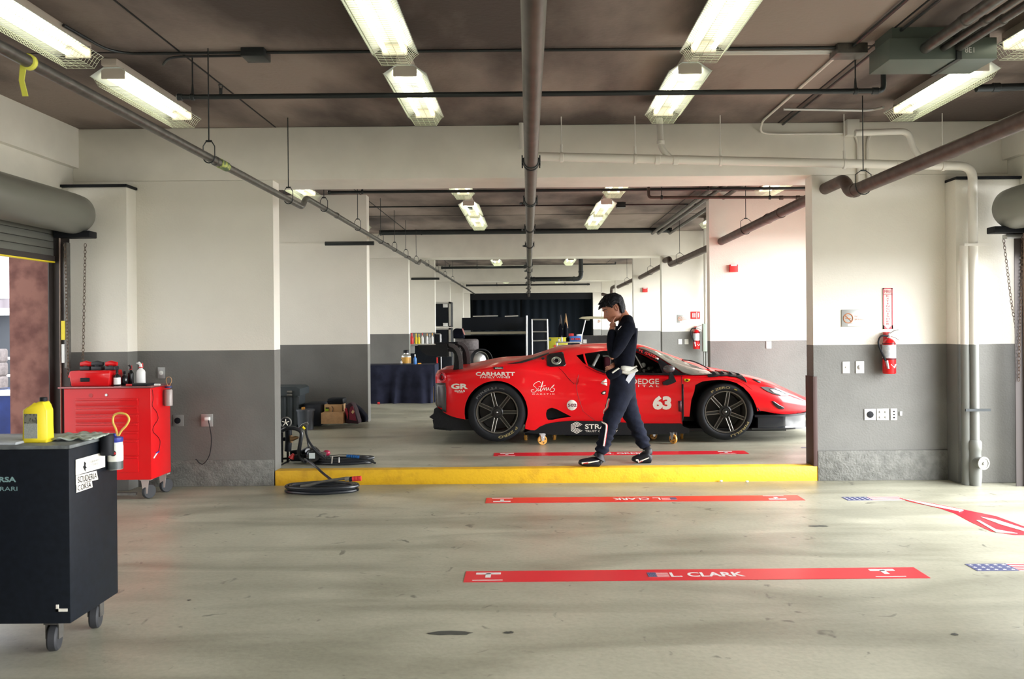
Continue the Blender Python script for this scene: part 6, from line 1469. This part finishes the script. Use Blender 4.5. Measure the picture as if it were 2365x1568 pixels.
t = thing('workbench', 'grey workbench with bottles in front of the distant wing wall', 'bench', (-2.6, 19.0, FZ2))
a, c = P(940, 860, 18.8), P(1018, 794, 18.8)
b = BM(); bx(b, a.x-.3, c.x, 18.8, 19.5, c.z-.04, c.z, bev=.004); obj('bench_top', b, 'alu', t)
b = BM(); bx(b, a.x-.25, c.x-.05, 18.9, 19.45, FZ2, c.z-.04); obj('bench_cabinet', b, 'cab_black', t); zb4 = c.z
b, a, c = boxpx(945, 958, 796, 816, 18.85, .01); obj('bench_vent', b, 'sign_grey', t)
for i, (px, w_, m_, lab, cp) in enumerate(((951, 9, 'red_sign', 'red rounded bottle leftmost on the far workbench', 'red_sign'), (961, 6, 'yellow', 'left yellow bottle on the far workbench', 'yellow'), (967.5, 6, 'yellow', 'right yellow bottle on the far workbench', 'yellow'), (975.5, 6, 'white_plastic', 'white spray bottle in the middle of the far workbench', 'red_sign'), (986.5, 5.5, 'white_plastic', 'white can with orange cap right of the middle on the far workbench', 'orange'), (992.5, 4.5, 'sign_grey', 'grey can between the orange capped cans', 'steel'), (998.5, 5.5, 'white_plastic', 'rightmost can with orange cap on the far workbench', 'orange'))):
    bottle('bottle', lab, px, 769+(i % 3), 794, w_, 18.9, m_, base=zb4, cap_m=cp, group='bottles on the far workbench')
t = thing('black_monitor', 'small black box with a white edge at the right of the workbench', 'monitor', (-2.0, 18.5, zb4))
b, a, c = boxpx(1003, 1014, 771, 794, 18.9, .2); bx(b, c.x-.015, c.x, 18.89, 18.9, a.z, c.z); obj('monitor_body', b, 'cab_black', t)
b = BM(); c0 = P(1018, 771, 18.88); a0 = P(1006, 771, 18.88); z_ = P(1018, 794, 18.88).z; tube(b, smooth_path([a0, c0, (c0.x, 18.88, z_)], rad=.03), .010, seg=6); obj('monitor_edge', b, 'alu', t)
# red and white things behind the wing: trolley
t = thing('parts_trolley', 'dark trolley with a red stripe behind the rear wing', 'trolley', (-1.9, 14.9, FZ2))
a, c = P(1008, 935, 16.3), P(1044, 824, 16.3)
b = BM(); bx(b, a.x, c.x, 16.3, 16.6, FZ2+.08, c.z, bev=.01); obj('trolley_body', b, 'cab_black', t)
b = BM(); bx(b, a.x+.01, a.x+.04, 16.285, 16.3, c.z-.13, c.z-.01); obj('red_stripe', b, 'red_sign', t)
b = BM(); tube(b, [(a.x+.10, 16.28, c.z), (a.x+.10, 16.28, c.z-.3)], .007, seg=6); obj('trolley_rail', b, 'alu', t)
for s in (0, 1):
    b = BM(); lathe(b, [(.05, -.02), (.05, .02)], ((a.x+.05, c.x-.05)[s], 16.4, FZ2+.05), (1, 0, 0), seg=14); obj('caster_wheel', b, 'rubber', t)
b, a, c = boxpx(996, 1012, 893, 920, 16.0, .2); bx(b, a.x, c.x, 16.0, 16.2, FZ2, a.z); tag(obj('yellow_bin', b, mat('bin_ochre', (.55, .34, .02), .5)), 'small ochre bin on the floor behind the rear bumper', 'bin')

# ================================================================ THIRD AND FOURTH BAYS
t = thing('flight_case', 'tall stacked flight case with silver edges and white handle plates', 'case', (-2.3, 21.9, FZ2))
for k, (yt, yb) in enumerate(((697, 756), (757, 874))):
    b, a, c = boxpx(997, 1041, yt, yb, 22.0, .6, bev=.004); cs = obj('case_body', b, 'cab_black', t)
    b = BM(); bx(b, a.x, c.x, 21.985, 22.0, c.z-.045, c.z); bx(b, c.x-.055, c.x, 21.985, 22.0, a.z, c.z); bx(b, a.x, c.x, 21.985, 22.0, a.z, a.z+.03); obj('edge_trim', b, 'alu', cs)
    if k: b = BM(); bx(b, a.x, c.x, 22.0, 22.6, FZ2, a.z+.01); obj('case_base', b, 'black', cs)
    for yy_ in ((706, 750) if k == 0 else ()):
        b, a2, c2 = boxpx(1023, 1034, yy_-4, yy_+4, 21.98, .015, bev=.004); obj('handle_plate', b, 'white_plastic', cs)
def tyre_flat(lab, x, y, z, r, w_, group, white=None):
    t = thing('racing_tyre', lab, 'tyre', (x, y, z), group)
    b = BM(); lathe(b, [(r*.70, .01), (r*.86, 0), (r*.96, .02), (r, .06), (r, w_-.06), (r*.96, w_-.02), (r*.86, w_), (r*.70, w_-.01), (r*.66, w_/2), (r*.70, .01)], (x, y, z), seg=40, capends=False); o = obj('tread', b, mat('tyre_worn', (.09, .075, .075), .7, var=.25, scale=18), t, sharp=60)
    b = BM(); lathe(b, [(r*.69, .03), (r*.6, .05), (0, .06)], (x, y, z+w_-.1), seg=24, capends=False); obj('wheel_rim', b, 'wheel', t)
    return t, o
q = P(1079, 855, 25.0); w_ = .34
for k, lab in enumerate(('bottom racing tyre of the indoor stack, with a white sticker', 'middle racing tyre of the indoor stack', 'top racing tyre of the indoor stack behind the rear wing')):
    z = FZ2+k*w_; t, o = tyre_flat(lab, q.x, 25.0, z, .345, w_, 'tyre stack behind the car')
    if k == 0: b, a, c = boxpx(1081, 1090, 838, 847, 24.62, .005, bev=0); obj('sticker', b, 'white_plastic', t)
    if k == 2: b, a, c = boxpx(1048, 1051, 782, 791, 24.64, .005, bev=0); obj('sticker', b, 'white_plastic', t)
t = thing('gear_bag', 'black bag with pinkish trim on top of the indoor tyre stack', 'bag', (q.x, 25, FZ2+3*w_))
b = BM(); prism(b, [P(x, y, 24.8)+Vector((0, 0, 0)) for x, y in ((1047, 782), (1046, 762), (1052, 758), (1067, 759), (1072, 782))], (0, .4, 0)); bmesh.ops.bevel(b, geom=list(b.edges), offset=.03, segments=2, affect='EDGES', profile=.5); obj('bag_body', b, 'jacket', t)
b = BM(); tube(b, [P(1068, 759, 24.78), P(1073, 773, 24.78)], .02, seg=6); obj('bag_piping', b, mat('pink_trim', (.5, .2, .18), .6), t)
t = thing('wheel_on_stand', 'dark wheel rim with chrome glints beside the indoor tyre stack', 'wheel', (-1.4, 24.5, FZ2))
c = P(1110, 832, 24.5); b = BM(); lathe(b, [(.30, .16), (.34, .10), (.34, .0), (.30, -.02), (.26, .0)], c, (0.5, -1, 0), seg=36, capends=False); obj('tyre', b, 'tyre', t)
b = BM(); lathe(b, [(.26, 0), (.24, -.01), (.08, .06), (0, .06)], c, (0.5, -1, 0), seg=24, capends=False); obj('rim', b, 'steel', t)
b = BM(); tube(b, [c+Vector((0, .1, -.2)), (c.x, 24.6, FZ2)], .04, seg=8); obj('stand', b, 'black', t)
# black carts with silver frames
t = thing('pit_cart', 'big black cart with silver frame and bar across, in the far bay', 'cart', (-1.0, 28.2, FZ2))
b, a, c = boxpx(1067, 1216, 732.5, 763, 28.0, .9, bev=.01); obj('cart_canopy', b, 'cab_black', t)
b, a, c = boxpx(1070, 1218, 765, 772.5, 27.95, .1, bev=.004); obj('cart_bar', b, mat('beige_bar', (.30, .27, .20), .5), t)
b, a, c = boxpx(1071, 1214, 773, 872, 28.1, .8, bev=.01); bx(b, a.x, c.x, 28.1, 28.9, FZ2+.1, c.z); obj('cart_body', b, mat('cart_navy', (.010, .014, .024), .5), t)
b = BM(); 
for l in (((1216.5, 729), (1216.5, 860)),): tube(b, [P(*l[0], 27.93), P(*l[1], 27.93)], .028, seg=8)
obj('cart_post', b, 'alu', t)
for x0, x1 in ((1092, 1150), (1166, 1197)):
    b = BM(); tube(b, [P(x0, 730.5, 28.3), P(x1, 729.5, 28.3)], .016, seg=6); obj('pale_edge_rail', b, 'decal_white', t)  # white rails along the canopy's top edge
for x in (-1.9, -.3):
    b = BM(); lathe(b, [(.06, -.03), (.06, .03)], (x, 28.4, FZ2+.06), (1, 0, 0), seg=14); obj('caster_wheel', b, 'rubber', t)
t = thing('frame_rack', 'open rack of silver tube with black bins, right of the pit cart', 'rack', (.4, 27, FZ2))
Yr = 27.0
b = BM()
def fr(l, r=.022): tube(b, [P(x, y, Yr) for x, y in l], r, seg=8)
fr([(1228.5, 738), (1264.5, 738)]); fr([(1228.5, 737), (1230, 872)]); fr([(1264, 737), (1267, 872)]); fr([(1230, 766), (1265, 766)]); fr([(1231, 787), (1266, 786)])
obj('rack_frame', b, 'alu', t)
for y0, y1 in ((740, 764), (768, 785), (789, 868)):
    b, a, c = boxpx(1231, 1263, y0, y1, Yr+.05, .4, bev=.01)
    obj('black_bin', b, 'cab_black', t)
b = BM(); bx(b, P(1232, 800, 27).x, P(1262, 800, 27).x, 27.05, 27.5, FZ2, FZ2+.1); obj('rack_foot', b, 'black', t)
b, a, c = boxpx(1268, 1311, 779, 850, 24.6, .5, bev=.02); bx(b, a.x, c.x, 24.6, 25.1, FZ2, a.z); t = obj('yellow_cabinet', b, mat('cabinet_yellow', (.50, .46, .03), .5)); tag(t, 'yellow cabinet beside the silver rack beyond the car roof', 'cabinet')
b = BM(); c_ = P(1270.5, 784.5, 24.58); lathe(b, [(.035, 0), (.035, .01)], c_, (0, -1, 0), seg=16); obj('round_badge', b, mat('badge_green', (.05, .1, .08), .5), t)
b, a, c = boxpx(1279, 1284, 797, 801, 24.58, .01, bev=0); obj('red_mark', b, 'red_sign', t)
# trolley with bottles
t = thing('service_trolley', 'silver service trolley with bottles and blue boxes beyond the car roof', 'trolley', (.8, 20.4, FZ2))
Yt = 20.0; a, c = P(1285, 802, Yt), P(1345, 789, Yt)
b = BM(); bx(b, a.x, c.x, Yt, Yt+.5, c.z-.03, c.z, bev=.004); bx(b, a.x, c.x, Yt, Yt+.5, a.z+.02, a.z+.05); bx(b, a.x, c.x, Yt, Yt+.5, FZ2+.2, FZ2+.23); obj('shelf', b, 'alu', t)
for x in (a.x+.02, c.x-.02):
    for y in (Yt+.02, Yt+.48):
        b = BM(); tube(b, [(x, y, FZ2), (x, y, c.z)], .016, seg=8); obj('trolley_leg', b, 'alu', t)
zt3 = c.z
for px, w_, yt in ((1290.5, 4, 780), (1297.5, 4.5, 774)): bottle('bottle', 'clear bottle on the service trolley, %s' % ('left of the two' if px < 1295 else 'right of the two'), px, yt, 789, w_, 20.1, 'white_plastic', base=zt3, group='bottles on the service trolley')
t = thing('wipes_box', 'blue box with red and yellow print on the service trolley', 'box', (.95, 20.1, zt3))
b, a, c = boxpx(1316, 1342, 776, 788, 20.05, .25, bev=.004); bx(b, a.x, c.x, 20.05, 20.3, zt3, a.z+.01); obj('box_body', b, mat('box_blue', (.05, .16, .5), .5), t)
b = BM()
for k, xx in enumerate((1319, 1323, 1329, 1333, 1337)): q0 = P(xx, 785, 20.04); bx(b, q0.x, q0.x+.03, 20.035, 20.05, q0.z, q0.z+.04)
obj('box_print', b, 'red_sign', t)
b, a, c = boxpx(1314, 1325, 770, 777, 20.12, .15, bev=.01); tag(obj('red_packet', b, 'red_sign'), 'red and white packet on top of the blue box', 'packet')
b, a, c = boxpx(1332, 1345, 772, 777, 20.14, .12, bev=.01); tag(obj('white_packet', b, 'white_plastic'), 'white packet on the right end of the blue box', 'packet')
b, a, c = boxpx(1308, 1316, 779, 788, 20.1, .2, bev=.02); bx(b, a.x, c.x, 20.1, 20.3, zt3, a.z+.01); tag(obj('dark_pouch', b, 'jacket'), 'dark pouch between the bottles and the blue box', 'pouch')
# dark machine with a raised pale wing panel
t = thing('covered_machine', 'dark glossy machine with white sticker behind the person', 'machine', (1.9, 22, FZ2))
b = BM(); prism(b, [P(x, y, 22.0) for x, y in ((1345, 776), (1412, 774), (1425, 792), (1425, 860), (1345, 860))], (0, .8, 0)); a = P(1345, 860, 22); bx(b, a.x+.05, a.x+.8, 22.05, 22.7, FZ2, a.z+.02); obj('machine_body', b, mat('machine_dark', (.05, .05, .06), .3, metal=.3, var=.4, scale=3), t)
b, a, c = boxpx(1347, 1355, 784, 793, 21.98, .01, bev=0); obj('sticker', b, 'white_plastic', t)
t = thing('spare_rear_wing', 'pale wing panel held up on a thin strut behind the person', 'car wing', (1.6, 21.5, 1.7))
b = BM(); prism(b, [P(x, y, 21.5) for x, y in ((1338, 735), (1346, 731.5), (1362, 730.5), (1400, 731), (1424, 733), (1424, 737), (1400, 737), (1375, 736), (1352, 737))], (0, .25, 0)); obj('wing_panel', b, mat('wing_tan', (.40, .36, .24), .4), t)
b = BM(); q1_ = P(1343.5, 777, 21.6); tube(b, [P(1352, 739, 21.6), q1_, (q1_.x-.05, 21.6, FZ2)], .014, seg=8); tube(b, [P(1352, 739, 21.6), P(1362, 738, 21.6)], .018, seg=8); obj('strut', b, 'steel', t)
b = BM(); q2_ = P(1412, 738, 21.6); tube(b, [q2_, (q2_.x, 21.6, 1.2)], .014, seg=8); obj('strut', b, 'steel', t)
# furled banners, black end wall
for i, (px, top, lab, m_) in enumerate(((1307.5, 724, 'right furled flag with tan tip over dark cloth in the far bay', 'card'), (1295.5, 727, 'left furled flag, dim tan tip over dark cloth in the far bay', 'brown_metal'))):
    q = P(px, 790, 32.0); t = thing('furled_flag', lab, 'flag', (q.x, 32, FZ2), 'furled flags by the black end wall'); zt4 = P(px, top, 32).z
    b = BM(); lathe(b, [(.01, zt4-q.z), (.04, zt4-q.z-.2), (.085, zt4-q.z-.55)], (q.x, 32, q.z), seg=10); obj('flag_tip', b, m_, t)
    b = BM(); lathe(b, [(.02, zt4-q.z-.33), (.08, zt4-q.z-.5), (.088, zt4-q.z-.9), (.085, .1), (.06, 0)], (q.x-.02, 31.9, q.z), seg=12); lathe(b, [(.03, FZ2-q.z), (.03, .1)], (q.x-.02, 31.9, q.z), seg=8); lathe(b, [(.09, FZ2-q.z), (.085, FZ2-q.z+.05)], (q.x-.02, 31.9, q.z), seg=16); obj('flag_cloth', b, 'jacket', t)
b = BM(); bx(b, XL, XR, 36.3, 36.5, FZ2, CEIL); struct('wall_back', b, mat('end_wall_dark', (.018, .024, .03), .7))
for i, (x0, x1) in enumerate(((-2.36, -.35), (-.25, 2.70))):
    b = BM(); n = 40; V = []
    for k in range(n+1):
        x = x0+(x1-x0)*k/n; V.append((b.verts.new((x, 36.1+.03*sin(x*18), FZ2+.02)), b.verts.new((x, 36.1+.03*sin(x*18), 2.70))))
    for p_0, p_1 in zip(V, V[1:]): b.faces.new((p_0[0], p_1[0], p_1[1], p_0[1]))
    tag(obj('black_curtain', b, mat('curtain', (.007, .010, .014), .9, spec=.1), smooth=True), 'black curtain closing the far end, %s half' % ('left' if i == 0 else 'right'), 'curtain')
b = BM(); bx(b, -2.42, 2.72, 35.7, 35.75, 2.66, SOF); tag(obj('curtain_rail', b, 'black'), 'black header band over the curtains at the far end', 'curtain rail')

# ================================================================ OUTSIDE
M['ground_out'] = mat('outdoor_concrete', (.50, .49, .46), .8, var=.08, scale=2)
b = BM(); bx(b, -60, XL-.5, -40, 80, -.14, -.02); struct('floor', b, 'ground_out')
b = BM(); bx(b, XR+.5, 60, -40, 80, -.14, -.02); struct('floor', b, 'ground_out')
t = thing('tent', 'grey pop-up canopy with white poles outside the left door', 'tent', (-13, 20, 0))
Yt = 20.0
b = BM(); e = P(46, 690, Yt); ax_, az = P(-70, 520, Yt).x, P(-70, 520, Yt).z
for (sx0, sx1) in ((ax_, e.x),):
    vs = [b.verts.new(v) for v in ((e.x, Yt, e.z), (ax_, Yt+1.5, az), (e.x, Yt+3, e.z))]; b.faces.new(vs)
    v2 = [b.verts.new(v) for v in ((e.x, Yt, e.z), (2*ax_-e.x, Yt, e.z), (ax_, Yt+1.5, az))]; b.faces.new(v2)
    # sagging near edge
o = obj('canopy_roof', b, mat('tent_grey', (.22, .21, .24), .8), t); md = o.modifiers.new('s', 'SOLIDIFY'); md.thickness = .01
b = BM(); n = 24; x9 = 2*ax_-e.x; V = []
for k in range(n+1):
    x = e.x+(x9-e.x)*k/n; V.append((b.verts.new((x, Yt+.02*sin(k*1.7), e.z)), b.verts.new((x, Yt+.03*sin(k*1.7), P(0, 712, Yt).z))))
for p_0, p_1 in zip(V, V[1:]): b.faces.new((p_0[0], p_1[0], p_1[1], p_0[1]))
o = obj('valance', b, 'tent_grey' if 'tent_grey' in M else mat('tent_grey2', (.17, .15, .17), .8), t)
M['pole_white'] = mat('pole_white', (.8, .8, .82), .4)
b = BM(); tube(b, [(P(43, 0, Yt).x, Yt, 0), (P(43, 0, Yt).x, Yt, e.z)], .035, seg=8); obj('pole', b, 'pole_white', t)
for l_ in ((-20, 723, 43, 723, .05), (5, 827, 43, 828, .03), (5, 867, 52, 868, .03)):
    b = BM(); tube(b, [P(l_[0], l_[1], Yt), P(l_[2], l_[3], Yt)], l_[4], seg=8); obj('cross_bar', b, 'pole_white', t)
b = BM(); tube(b, [P(38, 870, Yt), P(35, 800, Yt)], .02, seg=6); obj('red_strap', b, 'red_sign', t)
b, a, c = boxpx(-40, 37, 728, 865, 20.6, .8, bev=.01); bx(b, a.x, c.x, 20.6, 21.3, 0, a.z+.01); tag(obj('dark_container', b, mat('container_dark', (.03, .035, .045), .6)), 'dark container under the canopy outside the left door', 'container')
q = P(-8, 880, 18.0)
for k in range(4): tyre_flat('racing tyre outside the left door, %s of its stack of four' % ('lowest', 'second from the bottom', 'third from the bottom', 'topmost')[k], q.x, 18.0, -.02+k*.29, .21+.0, .285, 'tyre stack outside the left door')
t = thing('outdoor_table', 'table with white top and royal blue cloth outside the left door', 'table', (-5.9, 9.5, 0))
Y0 = 9.4; a, c = P(-60, 1000, Y0), P(72, 914, Y0)
b = BM(); bx(b, a.x, c.x, Y0, Y0+1.6, -.02, c.z, bev=.01); obj('blue_cloth', b, mat('royal_blue', (.012, .03, .16), .7, var=.2, scale=5), t)
b = BM(); bx(b, a.x, c.x+.01, Y0-.01, Y0+1.61, c.z, c.z+.035, bev=.01); obj('white_top', b, 'pole_white', t)
b = BM()
for (x, y) in ((8, 898), (50, 896)):
    g = G(x, y, c.z+.037); n = 20
    vs = [(g.x+.10*cos(2*pi*k/n), g.y+.22*sin(2*pi*k/n), c.z+.037) for k in range(n)]; tube(b, vs, .006, seg=5, closed=True)
obj('printed_rings', b, mat('ring_blue', (.1, .14, .28), .6), t)
b = BM(); bx(b, -40, -22, 44, 50, 0, 9); tag(obj('distant_building', b, mat('pale_building', (.62, .63, .66), .7)), 'pale building wall far outside the left door', 'building')
